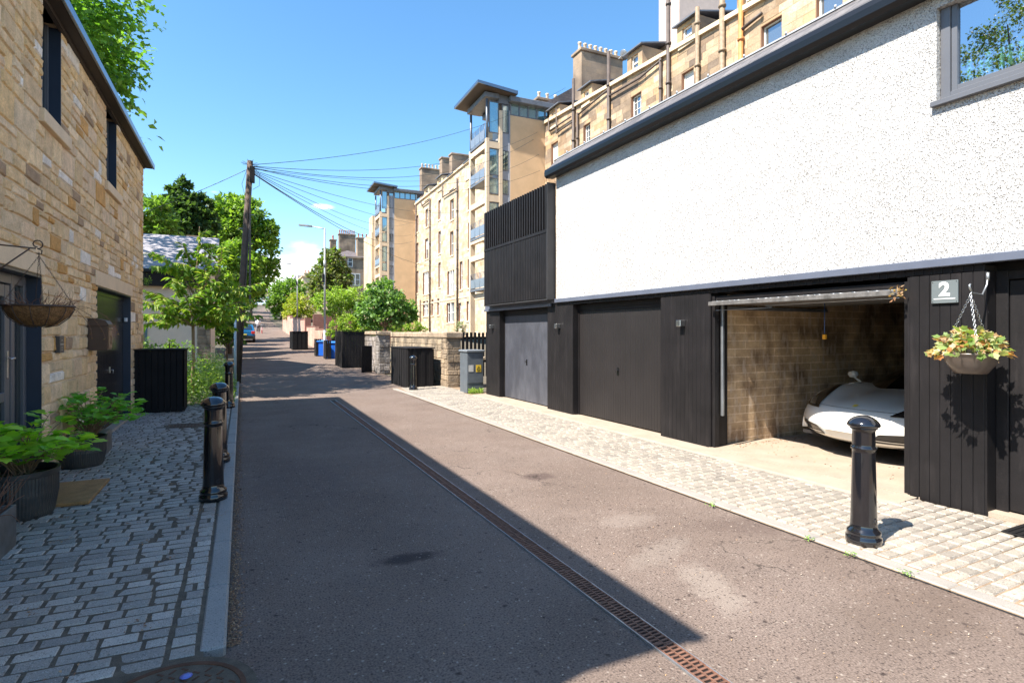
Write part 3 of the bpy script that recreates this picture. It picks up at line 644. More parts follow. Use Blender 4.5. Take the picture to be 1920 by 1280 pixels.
# eaves gutter, slates
ZE = 4.82
mb = MB(); prof = [(5.93, ZE), (5.77, ZE - .01), (5.725, ZE + .03), (5.72, ZE + .10), (5.735, ZE + .16), (5.75, ZE + .17), (5.76, ZE + .12), (5.93, ZE + .13)]
mb.prism(prof, 'y', -1.6, YW + .13); g = build('gutter', mb, M['gutter'], mews)
mb = MB(); mb.quad((5.77, -1.6, ZE + .165), (5.77, YW + .10, ZE + .165), (6.02, YW + .10, ZE + .42), (6.02, -1.6, ZE + .42)); mb.quad((6.02, -1.6, ZE + .42), (6.02, YW + .1, ZE + .42), (12.3, YW + .1, ZE + .5), (12.3, -1.6, ZE + .5))
mb.quad((5.77, YW + .10, ZE + .165), (6.02, YW + .1, ZE + .42), (12.3, YW + .1, ZE + .5), (12.3, YW + .1, ZE - .02)); mb.quad((5.77, YW + .10, ZE + .165), (12.3, YW + .1, ZE - .02), (12.3, YW + .1, ZE - .04), (5.77, YW + .10, ZE + .1))
build('slate_roof', mb, M['slate'], mews, fixn=False)
mb = MB(); mb.box(6.0, 6.05, -1.6, YW + .11, ZE + .42, ZE + .44); y = -1
while y < YW: mb.tube([(6.0, y, ZE + .44), (6.0, y, ZE + .47)], .014, 6); y += .62
build('roof_flashing', mb, mat('pale_lead', (.45, .46, .48), .5, metal=.3), mews)
# slatted balcony screen
sc = build('balcony_screen', MB().box(5.745, 5.95, YW + .05, YW + .075, 2.33, 4.72).box(5.76, 5.95, YW + .075, 13.12, 2.325, 2.35).box(5.765, 5.95, 13.10, 13.125, 2.35, 4.70), mat('grey_black_board_end', (.035, .034, .036), .5, var=.15), mews)
mb = MB(); y0, y1 = YW + .08, 13.08; ym = rp(963, 500, 5.75)[0]; zm = 3.74
for a, b in ((y0, ym - .03), (ym + .03, y1)):
    n = 13; w = (b - a) / n
    for i in range(n):
        yy = a + i * w; mb.bbox(5.745, 5.80, yy + w * .32, yy + w * .68, zm + .03, 4.70, .004)
    n = 19; w = (b - a) / n
    for i in range(n): yy = a + i * w; mb.bbox(5.75, 5.775, yy + w * .12, yy + w * .88, 2.36, zm - .04, .004)
mb.bbox(5.74, 5.80, y0, y1, zm - .038, zm + .028, .005); mb.bbox(5.742, 5.802, ym - .028, ym + .028, 2.35, 4.70, .005)
build('slat', mb, M['blackwood'], sc)['kind'] = 'stuff'
mb = MB(); mb.box(5.80, 5.82, y0, y1, 2.36, zm - .04); mb.box(5.93, 5.95, y0, 13.1, 2.36, 4.60); build('gap_shade_sheet', mb, M['void'], sc)  # black sheets whose colour stands in for the shade behind the slats
# door at the right edge
mb = MB(); y1 = yD - .019
mb.bbox(XP + .15, XP + .21, y1 - .09, y1, .07, 2.20, .004); mb.bbox(XP + .15, XP + .21, .9, y1 - .09, 2.12, 2.20, .004); fd = build('entrance_frame', mb, M['blackwood'], mews)
mb = MB(); e0, e1 = y1 - .97, y1 - .095
for q in ((e0, e0 + .12), (e1 - .12, e1)): mb.bbox(XP + .165, XP + .205, q[0], q[1], .09, 2.11, .004)
for q in ((.09, .28), (1.0, 1.14), (1.98, 2.11)): mb.bbox(XP + .167, XP + .203, e0 + .12, e1 - .12, q[0], q[1], .004)
for z0_, z1_ in ((.28, 1.0), (1.14, 1.98)): mb.bbox(XP + .175, XP + .20, e0 + .14, e1 - .14, z0_ + .02, z1_ - .02, .008)
build('entrance_door', mb, M['blackwood'], mews)
mb = MB(); mb.box(XP + .02, XP + .4, .9, y1, .03, .075); build('entrance_step', mb, M['concrete'], mews)
mb = MB(); mb.box(XP + .21, XP + .5, -1.4, y1 + .02, .0, 2.28); mb.box(XP + .0, XP + .21, -1.4, .9, 0, 2.26); build('entrance_wall', mb, M['blackwood'], mews)
# open garage: floor, block wall, ceiling, up-and-over door and its tracks
M['blockwork'] = brickmat('stained_blockwork', (.50, .355, .215), (.43, .30, .175), (.66, .50, .34), .42, .118, .008, var=.3, vscale=2.5, tint=(.13, .08, .05), tintscale=2.2, tintamt=.8, rough=.9, bump=.5)
def blockw():
    m = M['blockwork']; N, L = m.node_tree.nodes, m.node_tree.links; p = N['Principled BSDF']; src = p.inputs['Base Color'].links[0].from_socket
    t = N.new('ShaderNodeTexCoord'); mpp = N.new('ShaderNodeMapping'); mpp.inputs['Scale'].default_value = (13, 13, 4); L.new(t.outputs['Object'], mpp.inputs[0])
    n = N.new('ShaderNodeTexNoise'); n.inputs['Scale'].default_value = 1; n.inputs['Detail'].default_value = 6; L.new(mpp.outputs[0], n.inputs[0])
    q = N.new('ShaderNodeMapRange'); L.new(n.outputs[0], q.inputs[0])
    for i, v in enumerate((.53, .66, 0, .7)): q.inputs[i + 1].default_value = v
    x = N.new('ShaderNodeMix'); x.data_type = 'RGBA'; L.new(q.outputs[0], x.inputs[0]); L.new(src, x.inputs[6]); x.inputs[7].default_value = (.50, .40, .31, 1); L.new(x.outputs[2], p.inputs['Base Color'])
blockw()
mb = MB(); mb.box(XP + .36, 12.0, gC[1] + .08, gC[1] + .115, 0, 2.2); build('block_wall', mb, M['blockwork'], mews)
mb = MB(); mb.box(XP - .0, 12.0, gC[0] - .1, gC[1] + .08, 0, .062); build('garage_floor', mb, M['concrete'], mews)
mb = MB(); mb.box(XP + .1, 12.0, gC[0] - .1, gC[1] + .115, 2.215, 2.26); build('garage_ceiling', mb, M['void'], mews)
mb = MB()
for y in (gC[1] - .065, gC[0] + .02): mb.bbox(XP + .03, XP + .12, y, y + .045, .05, 2.16, .004)
mb.bbox(XP + .05, XP + .12, gC[0] + .065, gC[1] - .065, 2.10, 2.16, .004); od = build('open_door_frame', mb, M['blackwood'], mews)
mb = MB(); mb.bbox(XP - .06, XP + 1.95, gC[0] + .09, gC[1] - .09, 2.045, 2.085, .006); mb.bbox(XP - .09, XP - .055, gC[0] + .06, gC[1] - .06, 2.02, 2.075, .006); od2 = build('raised_door', mb, mat('worn_grey_door_edge', (.11, .105, .10), .5, var=.4, vscale=14), mews)
mb = MB(); y = gC[0] + .1
while y < gC[1] - .1: mb.tube([(XP - .08, y, 2.075), (XP - .08, y + rnd.uniform(.02, .1), 2.082)], .004, 5); y += rnd.uniform(.05, .16)
mb.tube([(XP + .02, gC[0] + .1, 2.0), (XP + .02, gC[1] - .9, 1.99), (XP + .02, gC[1] - 1.0, 1.965), (XP + .02, gC[1] - .1, 1.96)], .006); build('door_cable', mb, M['dullsteel'], od2)
mb = MB(); mb.bbox(XP + .125, XP + .16, gC[1] - .12, gC[1] - .085, .5, 2.05, .003); mb.bbox(XP + .2, XP + 2.6, gC[1] + .02, gC[1] + .07, 1.98, 2.03, .003); build('door_track', mb, M['dullsteel'], mews)
yc = 5.0; xb = at(1546, 600, 0) if 0 else None
q = Vector(aty(1546, 632, gC[1] - 1.1)); mb = MB(); mb.tube([(q.x, q.y, 2.04), (q.x, q.y, q.z + .04)], .004); pc = build('pull_cord', mb, mat('blue_cord', (.03, .10, .30), .6), mews)
mb = MB(); mb.bbox(q.x - .02, q.x + .02, q.y - .02, q.y + .02, q.z - .025, q.z + .035, .004); build('cord_toggle', mb, mat('orange_plastic', (.85, .40, .03), .45), pc)
# ================================================ FAR RIGHT: terrace of tenements with two glazed stair towers
FA, FB = 18.25, .0326
MT = frame(FA, FB)
def fp(px, py, off=0.0):
    X, Y, Z = at(px, py, FA - off, FB); return Y * math.sqrt(1 + FB * FB), Z
def U(px, off=0): return fp(px, 600, off)[0]
M['ashlarA'] = brickmat('weathered_ashlar', (.50, .335, .18), (.42, .285, .165), (.40, .28, .17), .75, .33, .006, var=.22, vscale=.9, tint=(.33, .235, .16), tintscale=.7, tintamt=.75, dark=((.10, .085, .07), .42, .8), bump=.2)
M['ashlarB'] = brickmat('clean_cream_ashlar', (.60, .47, .31), (.55, .425, .28), (.50, .385, .25), .8, .32, .005, var=.12, vscale=.6, tint=(.56, .36, .19), tintscale=.45, tintamt=.6, bump=.15)
M['ashlarD'] = brickmat('sooty_ashlar', (.30, .22, .15), (.25, .19, .14), (.2, .15, .11), .8, .32, .006, var=.25, vscale=.7, tint=(.12, .09, .07), tintscale=.5, tintamt=.8)
M['ashface'] = mat('ashlar_blocks', (1, 1, 1), .88, spec=.25, attr=True, var=.22, vscale=1.6, var2=.15, v2scale=14, bump=.5, bscale=9, bdist=.03)
M['revealbrown'] = mat('brown_window_reveal', (.24, .12, .07), .8)
M['trimstone'] = mat('pale_stone_trim', (.60, .48, .33), .85, var=.15, vscale=3)
M['render_tan'] = mat('tan_render', (.60, .41, .24), .85, var=.09, vscale=1.2, tint=(.60, .40, .23), tintscale=.35, tintamt=.6)
M['render_cream'] = mat('cream_render', (.60, .47, .33), .8, var=.06)
M['render_pink'] = mat('pale_pinkish_render', (.52, .42, .36), .85, var=.08)
M['pipe'] = mat('cast_iron_pipe', (.075, .055, .045), .55, var=.3)
M['pipe_tan'] = mat('tan_painted_pipe', (.23, .17, .11), .6, var=.3, vscale=9)
M['pipe_rust'] = mat('orange_painted_pipe', (.48, .19, .06), .55, var=.25, vscale=6)
M['sash'] = mat('white_sash_paint', (.72, .70, .66), .5)
M['blind'] = mat('pale_window_blind', (.62, .60, .55), .8)
M['leadroof'] = mat('grey_lead_roof', (.12, .13, .15), .45, var=.2, vscale=4)
M['slate2'] = brickmat('purple_grey_slate', (.17, .14, .135), (.13, .115, .12), (.06, .055, .055), .3, .18, .008, rough=.6)
M['pot'] = mat('buff_chimney_pot', (.58, .47, .36), .8, var=.2)
M['potred'] = mat('red_chimney_pot', (.40, .14, .08), .8, var=.2)
M['rail'] = mat('blue_grey_balcony_rail', (.12, .14, .17), .4, metal=.3)
def ashlar(mb, u0, u1, z0, zf, ops, seed, P, soot, hh=.31, lmin=.5, lmax=1.0):
    q = random.Random(seed); z = z0; zt_max = max(zf(u0), zf(u1))
    import mathutils.noise as mn
    while z < zt_max:
        h = hh * q.uniform(.9, 1.1); iv = [(u0, u1)]
        for o in ops:
            if o[2] < z + h - .02 and o[3] > z + .02: iv = [k for a, b in iv for k in ((a, min(b, o[0])), (max(a, o[1]), b)) if k[1] - k[0] > .04]
        for a, b in iv:
            u = a
            while u < b - 1e-6:
                w = q.uniform(lmin, lmax); 
                if b - (u + w) < lmin * .6: w = b - u
                top = min(z + h - .008, zf(u) - .01, zf(u + w) - .01)
                if top > z + .03:
                    n_ = mn.noise(Vector((u * .35, z * .5, seed))) + .6 * mn.noise(Vector((u * 1.3, z * 1.6, seed + 5))); f = q.uniform(.84, 1.12); c = q.choice(P)
                    k = max(0, min(1, (n_ - soot[0]) * 2.2)) * soot[1] * q.uniform(.5, 1.2); k = min(.92, k)
                    if q.random() < soot[3]: k = max(k, q.uniform(.3, .8))
                    mb.col = tuple(v * f * .9 * (1 - k) + s_ * k for v, s_ in zip(c, soot[2])); x = -.012 + q.uniform(-.004, .004)
                    mb.add([(x, u + .006, z), (x, u + w - .006, z), (x, u + w - .006, top), (x, u + .006, top)], [(0, 1, 2, 3)])
                u += w
        z += h
def facade(name_, label, px0, px1, zt, ops_px, stone, pipes, cornice=True, zb=1.2, depth=9, loc=None, u_rng=None, strings=()):
    u0, u1 = u_rng or (U(px1), U(px0)); zf = lambda u: float(np.interp(u, [u0, u1], zt)); T = thing(name_, label, 'tenement', tuple(MT @ Vector((0, (u0 + u1) / 2, 0))), -math.atan(FB))
    ops = []
    for w in ops_px:                                  # (px left, px right, y top, y bottom) measured at the window's near edge, style
        ua, ub = U(w[1]), U(w[0]); z1_ = fp(w[1], w[2])[1]; z0_ = fp(w[1], w[3])[1]; ops.append((ua, ub, z0_, z1_, w[4] if len(w) > 4 else 'sash'))
    mb = MB(MT); wall(mb, 0, -1, u0, u1, zb, max(zt) - .001, [o[:4] for o in ops if o[4] != 'dormer'], .28, False, zt=zf if zt[0] != zt[1] else None)
    mb.box(.25, depth, u0, u0 + .3, zb, min(zt) - .3); mb.box(.25, depth, u1 - .3, u1, zb, min(zt) - .3); mb.box(.29, .4, u0 + .3, u1 - .3, zb, min(zt) - .3)
    build('wall', mb, stone, T, fixn=False)
    mb = MB(MT); isA = stone is M['ashlarA']
    ashlar(mb, u0, u1, 8 if isA else zb, zf, [o[:4] for o in ops], 3 if isA else 5, [(.54, .385, .245), (.48, .345, .22), (.58, .43, .29), (.52, .34, .19), (.44, .32, .21)] if isA else [(.62, .50, .36), (.58, .455, .32), (.66, .55, .41), (.61, .455, .30)],
           (-.05, .9, (.13, .10, .08), .14) if isA else (.08, .6, (.46, .28, .16), .06)); build('ashlar_facing', mb, M['ashface'], T, fixn=False)
    for o in ops:
        a, b, c, d, st = o
        if st == 'dormer': continue
        mb = MB(MT); mb.box(.005, .27, b - .022, b - .001, c, d); mb.box(.005, .27, a, b - .022, d - .02, d - .001); build('reveal_lining', mb, M['revealbrown'], T)
        mb = MB(MT); f = .055; b0_w = b; b = b - .022
        mb.box(.16, .22, a, a + f, c, d); mb.box(.16, .22, b - f, b, c, d); mb.box(.16, .22, a + f, b - f, c, c + f + .03); mb.box(.16, .22, a + f, b - f, d - f - .02, d - .021)
        zm = (c + d) / 2; mb.box(.15, .21, a + f, b - f, zm - .03, zm + .03)
        if st in ('double', 'triple'):
            for k in range(1, 2 if st == 'double' else 3):
                m_ = a + (b - a) * k / (2 if st == 'double' else 3); mb.box(.02, .2, m_ - .09, m_ + .09, c, d)
        if st == 'grid':
            for k in (1, 2): mb.box(.17, .2, a + (b - a) * k / 3 - .012, a + (b - a) * k / 3 + .012, c, d)
            for k in (1, 2, 4, 5): mb.box(.172, .198, a + f, b - f, c + (d - c) * k / 6 - .012, c + (d - c) * k / 6 + .012)
        w_ = build('window', mb, M['sash'], T)
        mb = MB(MT); mb.box(.20, .21, a, b, c, d); build('pane', mb, M['paneglass'], w_)
        if rnd.random() < .45: mb = MB(MT); mb.box(.19, .196, a + f, b - f, d - (d - c) * rnd.uniform(.3, .75), d - f); build('blind', mb, M['blind'], w_)
        mb = MB(MT); mb.box(-.07, .1, a - .1, b + .1, c - .16, c - .002); build('sill', mb, M['trimstone'], w_)
    if cornice:
        mb = MB(MT); n = 14
        for i in range(n):
            a = u0 + (u1 - u0) * i / n; b = u0 + (u1 - u0) * (i + 1) / n; za, zb_ = zf(a), zf(b)
            mb.add([(-.16, a, za - .12), (.1, a, za - .12), (.1, a, za + .08), (-.16, a, za + .08), (-.16, b, zb_ - .12), (.1, b, zb_ - .12), (.1, b, zb_ + .08), (-.16, b, zb_ + .08)],
                   [(0, 1, 5, 4), (1, 2, 6, 5), (2, 3, 7, 6), (3, 0, 4, 7), (0, 1, 2, 3), (4, 5, 6, 7)])
        build('parapet_coping', mb, M['trimstone'], T)
    mb = MB(MT); mb.quad((.1, u0, zf(u0) - .02), (.1, u1, zf(u1) - .02), (depth / 2, u1, zf(u1) + 2.9), (depth / 2, u0, zf(u0) + 2.9)); mb.quad((depth / 2, u0, zf(u0) + 2.9), (depth / 2, u1, zf(u1) + 2.9), (depth, u1, zf(u1) - .02), (depth, u0, zf(u0) - .02))
    for q in (u0, u1): mb.add([(.1, q, zf(q) - .02), (depth / 2, q, zf(q) + 2.9), (depth, q, zf(q) - .02)], [(0, 1, 2)])
    build('roof', mb, M['slate2'], T, fixn=False)
    for o in ops:                                    # wall-head dormers breaking through the parapet
        a, b, c, d, st = o
        if st != 'dormer': continue
        mb = MB(MT); wall(mb, -.02, -1, a - .35, b + .35, c - .35, d + .22, [(a, b, c, d)], .25); mb.box(.23, 2.6, a - .35, a - .25, c - .3, d + .22); mb.box(.23, 2.6, b + .25, b + .35, c - .3, d + .22)
        D = build('dormer', mb, stone, T, fixn=False)
        mb = MB(MT); e_ = d + .22; m_ = (a + b) / 2
        mb.prism([(a - .5, e_), (b + .5, e_), (b + .5, e_ + .06), (m_, e_ + .5), (a - .5, e_ + .06)], 'x', -.2, 3.0) if 0 else mb.add(
            [(-.22, a - .5, e_), (-.22, b + .5, e_), (-.22, b + .5, e_ + .07), (-.22, a - .5, e_ + .07), (3, a - .5, e_ + .75), (3, b + .5, e_ + .75), (3, b + .5, e_ + .82), (3, a - .5, e_ + .82)], [(0, 1, 2, 3), (4, 7, 6, 5), (0, 4, 5, 1), (1, 5, 6, 2), (2, 6, 7, 3), (3, 7, 4, 0)])
        build('dormer_roof', mb, M['leadroof'], D)
        mb = MB(MT); f = .06; mb.box(.08, .14, a, a + f, c, d); mb.box(.08, .14, b - f, b, c, d); mb.box(.08, .14, a + f, b - f, c, c + f); mb.box(.08, .14, a + f, b - f, d - f, d); mb.box(.07, .13, a + f, b - f, (c + d) / 2 - .03, (c + d) / 2 + .03)
        w_ = build('dormer_window', mb, M['sash'], D); mb = MB(MT); mb.box(.12, .13, a, b, c, d)
        # third level stays the deepest: the pane is the dormer's own child
        build('dormer_pane', mb, M['paneglass'], D)
        mb = MB(MT); mb.box(-.1, .05, a - .2, b + .2, c - .16, c - .002); build('dormer_sill', mb, M['trimstone'], D)
    for p in pipes:
        px, ytop, r_, m_ = p[:4]; ux = U(px, .15); zt_ = fp(px, ytop, .15)[1]; mb = MB(MT); mb.tube([(-.14, ux, zb), (-.14, ux, zt_)], r_, 8)
        z = zb + 1
        while z < zt_ - .2: mb.tube([(-.14, ux, z), (-.14, ux, z + .12)], r_ * 1.35, 8); z += 1.9
        build('drainpipe', mb, m_, T)
    for s_ in strings: mb = MB(MT); mb.box(-.05, -.001, u0, u1, s_, s_ + .16); build('string_course', mb, M['trimstone'], T)
    return T, zf
uT1 = U(1022); uT2 = U(779); TL = 3.3
TA, zfA = facade('tenement', 'tall brown weathered sandstone tenement rising behind the white mews house', 1023, 1700, (14.35, 16.15), [
    (1035, 1045, 205, 232, 'dormer'), (1095.4, 1104.4, 167, 191, 'dormer'), (1184, 1197, 99, 128, 'dormer'), (1279.7, 1297.8, 43, 75, 'dormer'), (1395, 1420, -30, 2, 'dormer'),
    (1033.5, 1046.4, 263, 322), (1094, 1107, 228, 300, 'grid'), (1183, 1203, 170, 250, 'grid'), (1278, 1301, 125, 200), (1426.7, 1466, 27, 120), (1530, 1580, -40, 60)],
    M['ashlarA'], [(1075, 148, .10, M['pipe']), (1082.5, 212, .07, M['pipe']), (1141, 97, .10, M['pipe']), (1238, 108, .07, M['pipe']), (1253, -60, .10, M['pipe']), (1307.5, 14, .10, M['pipe_tan']), (1354, -30, .12, M['pipe_tan']), (1389, -20, .10, M['pipe_rust'])], u_rng=(8.5, uT1))
# slanting waste pipe and long gutter downpipes
mb = MB(MT); a = fp(1390, 56, .15); b = fp(1428, 25, .15); mb.tube([(-.14, a[0], a[1]), (-.14, b[0], b[1])], .07); build('waste_pipe', mb, M['pipe'], TA)
for pl in ([(1043, 204), (1043, 250), (1075, 227)], [(1084, 215), (1140, 168)], [(1142, 180), (1200, 146), (1240, 112)], [(1028, 222), (1029.5, 246), (1070, 219)]):
    mb = MB(MT); mb.tube([(-.16, *fp(x, y, .17)) for x, y in pl], .055, 6); build('gutter_pipe', mb, M['pipe'], TA)
TB, zfB = facade('tenement', 'long cream sandstone tenement between the two glass topped stair towers', 779, 886, (17.75, 17.65), [
    (875, 884, 303, 330, 'dormer'), (844, 850, 330, 351, 'dormer'), (822, 828, 334, 354, 'dormer'), (797.5, 803, 353, 371, 'dormer'),
    (781, 785, 402, 434), (781, 785, 454, 492), (781, 785, 507, 549), (798, 803, 390, 424), (797, 803, 446, 484), (793, 804, 508, 550, 'triple'), (793, 803, 563, 592, 'double'),
    (822, 827, 373, 410), (822, 827, 432, 474), (822, 826.5, 491, 538), (820, 824, 559, 590), (809, 813, 561, 591),
    (844, 851, 371, 410), (844, 850.5, 432, 477), (839, 852, 505, 551, 'triple'), (837.5, 852, 566, 604, 'double'),
    (877.5, 884, 349, 391), (877.5, 884, 415, 464), (877, 883, 484, 539), (862, 867.5, 489, 542), (875, 881, 564, 601), (860, 865, 567, 602)],
    M['ashlarB'], [(857, 335, .085, M['pipe']), (805.5, 372, .085, M['pipe']), (787.5, 562, .07, M['pipe']), (779.8, 384, .08, M['pipe'])], u_rng=(uT1 + 1.2, uT2), strings=(fp(884, 556)[1],))
for pl in ([(805, 373), (804, 376), (791, 386), (789.5, 380)], [(829, 345), (829.5, 370), (856, 353)]):
    mb = MB(MT); mb.tube([(-.16, *fp(x, y, .17)) for x, y in pl], .07, 6); build('gutter_pipe', mb, M['pipe'], TB)
TC_, _ = facade('tenement', 'narrow stone end of the far tenement, beyond the further glass tower', 690, 702, (17.2, 17.0), [], M['ashlarB'], [], u_rng=(uT2 + 1.2, U(690, 2.0)), depth=9)
mb = MB(MT); ua, ub = U(702, 2.2), U(689, 2.2); mb.box(-2.4, .2, ua + 1, ub + 2, 2, 16.6); mb.box(-2.2, 1.5, ua + 1.4, ub - 1.5, 16.6, 19.2); build('stone_bay', mb, M['ashlarB'], TC_)
def stack(T, n0, n1, ua, ub, zb, zt, m, pots, pm, name_='chimney', along='n'):
    mb = MB(MT); mb.bbox(n0, n1, ua, ub, zb, zt, .03); mb.bbox(n0 - .1, n1 + .1, ua - .1, ub + .1, zt, zt + .2, .03); c = build(name_, mb, m, T)
    mb = MB(MT)
    for i in range(pots):
        f = (i + .5) / pots; x = n0 + (n1 - n0) * f if along == 'n' else (n0 + n1) / 2; y_ = (ua + ub) / 2 if along == 'n' else ua + (ub - ua) * f
        mb.lathe([(.14, 0), (.12, .1), (.11, .5), (.15, .55), (.13, .62)], (x, y_, zt + .2), 8)
    if pots: build('chimney_pot_row', mb, pm, c)['kind'] = 'stuff'
def ns(px, py, u):                                   # side planes: distance in from the facade line and height
    c = (px - 960) / FPX; o = MT @ Vector((0, u, 0)); dirx = MT.to_3x3() @ Vector((1, 0, 0)); rx, ry = ray(px)
    # o + t*dirx = d*(rx,ry)
    A = np.array([[rx, -dirx.x], [ry, -dirx.y]]); d, t = np.linalg.solve(A, np.array([o.x, o.y])); return t, CH + (HOR - py) / FPX * d
# near brown chimney: its side faces the camera
def usolve(px, t):
    lo, hi = 5., 90.
    for _ in range(50):
        m_ = (lo + hi) / 2
        if ns(px, 300, m_)[0] < t: lo = m_
        else: hi = m_
    return lo
uc = usolve(1090, 1.6); a = ns(1090, 100, uc); b = ns(1168, 120, uc); stack(TA, a[0], b[0], uc, uc + 1.1, 14.5, ns(1092, 95, uc)[1], M['ashlarD'], 8, M['pot'])
uc = usolve(1273, 1.6); a = ns(1273, 40, uc); stack(TA, a[0], a[0] + 3.2, uc, uc + 1.6, 15, 21.5, M['render_pink'], 0, None)
mb = MB(MT); uc0 = usolve(1090, 1.6); q = ns(1163, 108, uc0); mb.M = MT @ Matrix.Translation((q[0], uc0 - .3, q[1])) @ Matrix.Rotation(R(60), 4, 'Y'); mb.lathe([(.02, 0), (.2, .03), (.36, .1), (.37, .105), (.2, .04), (.001, .015)], (0, 0, 0), 20); mb.tube([(0, 0, 0), (.1, 0, -.5)], .02); build('satellite_dish', mb, M['dullsteel'], TA)
for px, py0, py1, dpt in ((802, 322, 375, 4), (841, 304, 350, 4), (860, 297, 330, 4.6)):
    uu = U(px, -3.4); zz = fp(px, py0, -3.4)[1]; stack(TB, 2.2, 5.6, uu - 1.0, uu, 17.5, zz, M['ashlarD'], 7 if px < 810 else 0, M['pot'])
uu = uT1 + 4; stack(TB, 1.5, 9.5, uu, uu + 1.0, 16, ns(975, 180, uu)[1], M['ashlarD'], 11, M['pot'])
uu = uT2 + 4; stack(TC_, 2.5, 7.5, uu, uu + 1.0, 16, ns(775, 357, uu)[1] - .4, M['ashlarD'], 8, M['potred'])

def tower(label, u0, dz, pxs, far):
    """glazed stair tower standing out from the facade line; pxs: side-plane marks from facade to corner"""
    T = thing('stair_tower', label, 'tower', tuple(MT @ Vector((-2, u0 + 1.5, 0))), -math.atan(FB))
    n = [ns(p, 300, u0)[0] for p in pxs]             # wall edge, glass b right, glass b left, glass a right, glass a left, corner
    nw, b1, b0, a1, a0, nc = n; L_ = TL; ztop = 16.55 + dz; zb = 1.3
    mb = MB(MT); mb.box(nw, .0, u0, u0 + L_, zb, ztop - .3); build('side_wall', mb, M['render_tan'], T)
    floors = [4.66 + dz, 8.2 + dz, 11.95 + dz, 14.5 + dz]
    mb = MB(MT)                                       # cream frame: corner posts and floor beams
    mb.box(nc, a0, u0, u0 + .28, zb, 14.5 + dz); mb.box(nc, nc + .35, u0 + L_ - .3, u0 + L_, zb, 14.5 + dz); mb.box(a1, b0, u0 - .02, u0 + .25, zb, ztop - .1)
    mb.box(nc + .3, nc + .6, u0 + .28, u0 + L_ - .3, 4.0 + dz, 4.4 + dz)
    for z in (10.62 + dz, 8.2 + dz, 14.25 + dz, 7.0 + dz): mb.box(nc + .003, nc + .30, u0 + .28, u0 + L_ - .3, z - .36, z)
    for z in (14.3 + dz, 10.75 + dz, 7.2 + dz, 3.9 + dz): mb.box(a0, a1, u0 + .004, u0 + .25, z - .42, z)
    build('render_frame', mb, M['render_cream'], T)
    def glass(x0, x1, spans, nm):
        for za, zc in spans:
            mb = MB(MT); w = .06
            for q in ((x0, x0 + w), (x1 - w, x1)): mb.box(q[0], q[1], u0 + .05, u0 + .13, za, zc)
            for q in ((za, za + w), (zc - w, zc)): mb.box(x0 + w, x1 - w, u0 + .05, u0 + .13, q[0], q[1])
            f = build(nm, mb, M['greyframe'], T); mb = MB(MT); mb.box(x0 + w, x1 - w, u0 + .08, u0 + .10, za + w, zc - w); build('pane', mb, M['towerglass'], f)
    glass(a0, a1, [(14.9 + dz, 17.0 + dz), (12.1 + dz, 13.88 + dz), (10.85 + dz, 11.95 + dz), (8.4 + dz, 10.3 + dz), (7.3 + dz, 8.3 + dz), (4.8 + dz, 6.75 + dz), (2.0 + dz, 3.45 + dz)], 'window')
    glass(b0, b1, [(15.0 + dz, 16.9 + dz), (12.5 + dz, 13.85 + dz), (10.9 + dz, 11.9 + dz), (8.6 + dz, 10.2 + dz), (6.9 + dz, 8.0 + dz), (4.4 + dz, 6.0 + dz)], 'window')
    mb = MB(MT); mb.box(b0, b1, u0 + .08, u0 + .2, zb, ztop); mb.box(b1, nw, u0 + .02, u0 + .2, zb, ztop)
    mb.mi = 0; build('spandrel', mb, mat('grey_spandrel_panel' + str(dz), (.27, .28, .31), .5), T)
    # inside: dark core and pale back walls seen through the balconies
    mb = MB(MT); mb.box(nc + 1.3, b1, u0 + .3, u0 + L_ - .1, zb, ztop - .2); build('inner_room', mb, M['render_tan'], T)
    for z in floors:                                  # balcony floors with rails on the lane side
        mb = MB(MT); mb.box(nc + .05, nc + 1.29, u0 + .28, u0 + L_ - .3, z - .12, z); mb.box(nc - .03, nc + .05, u0 + .27, u0 + L_ - .29, z - .14, z + .02); f = build('balcony', mb, M['leadroof'], T)
        mb = MB(MT)
        for k in range(5): mb.tube([(nc + .0, u0 + .3, z + .72 + k * .085), (nc + .0, u0 + L_ - .32, z + .72 + k * .085)], .014, 5)
        for k in range(4): yy = u0 + .3 + (L_ - .62) * k / 3; mb.tube([(nc, yy, z), (nc, yy, z + 1.08)], .022, 5)
        build('balcony_rail', mb, M['rail'], f); mb = MB(MT); mb.box(nc - .01, nc + .01, u0 + .32, u0 + L_ - .34, z + .08, z + .68); build('balcony_panel', mb, mat('frosted_rail_panel%d' % int(z * 10 + far), (.17, .20, .24), .25), f)
        mb = MB(MT); mb.box(nc + 1.24, nc + 1.285, u0 + .9, u0 + 1.9, z + .02, z + 2.2); build('balcony_door', mb, mat('pale_door_%d' % int(z * 10 + far), (.45, .43, .40), .5), f)
    # steel post, top glazing, clerestory, roofs
    mb = MB(MT); mb.tube([(nc + .08, u0 + .1, 14.3 + dz), (nc + .08, u0 + .1, 17.1 + dz)], .09); build('steel_post', mb, M['rail'], T); mb = MB(MT); mb.tube([(nc + .1, u0 + L_ - .15, 14.3 + dz), (nc + .1, u0 + L_ - .15, 17.1 + dz)], .09); build('steel_post', mb, M['rail'], T)
    mb = MB(MT); mb.box(nc + .9, nw + .02, u0 + .05, u0 + .3, 16.95 + dz, 17.5 + dz); mb.box(nc + 1.0, nw, u0 + .3, u0 + L_ - .05, 16.9 + dz, 17.5 + dz); mb.box(nc - .1, nc + .9, u0 - .05, u0 + L_ + .1, 17.2 + dz, 17.5 + dz); build('roof_beam', mb, M['leadroof'], T)
    zc0, zc1 = ztop - .28, ztop + .42; k = 4
    mb = MB(MT); mb.box(nw + .02, .3, u0 + .03, u0 + .10, zc0, zc0 + .06); 
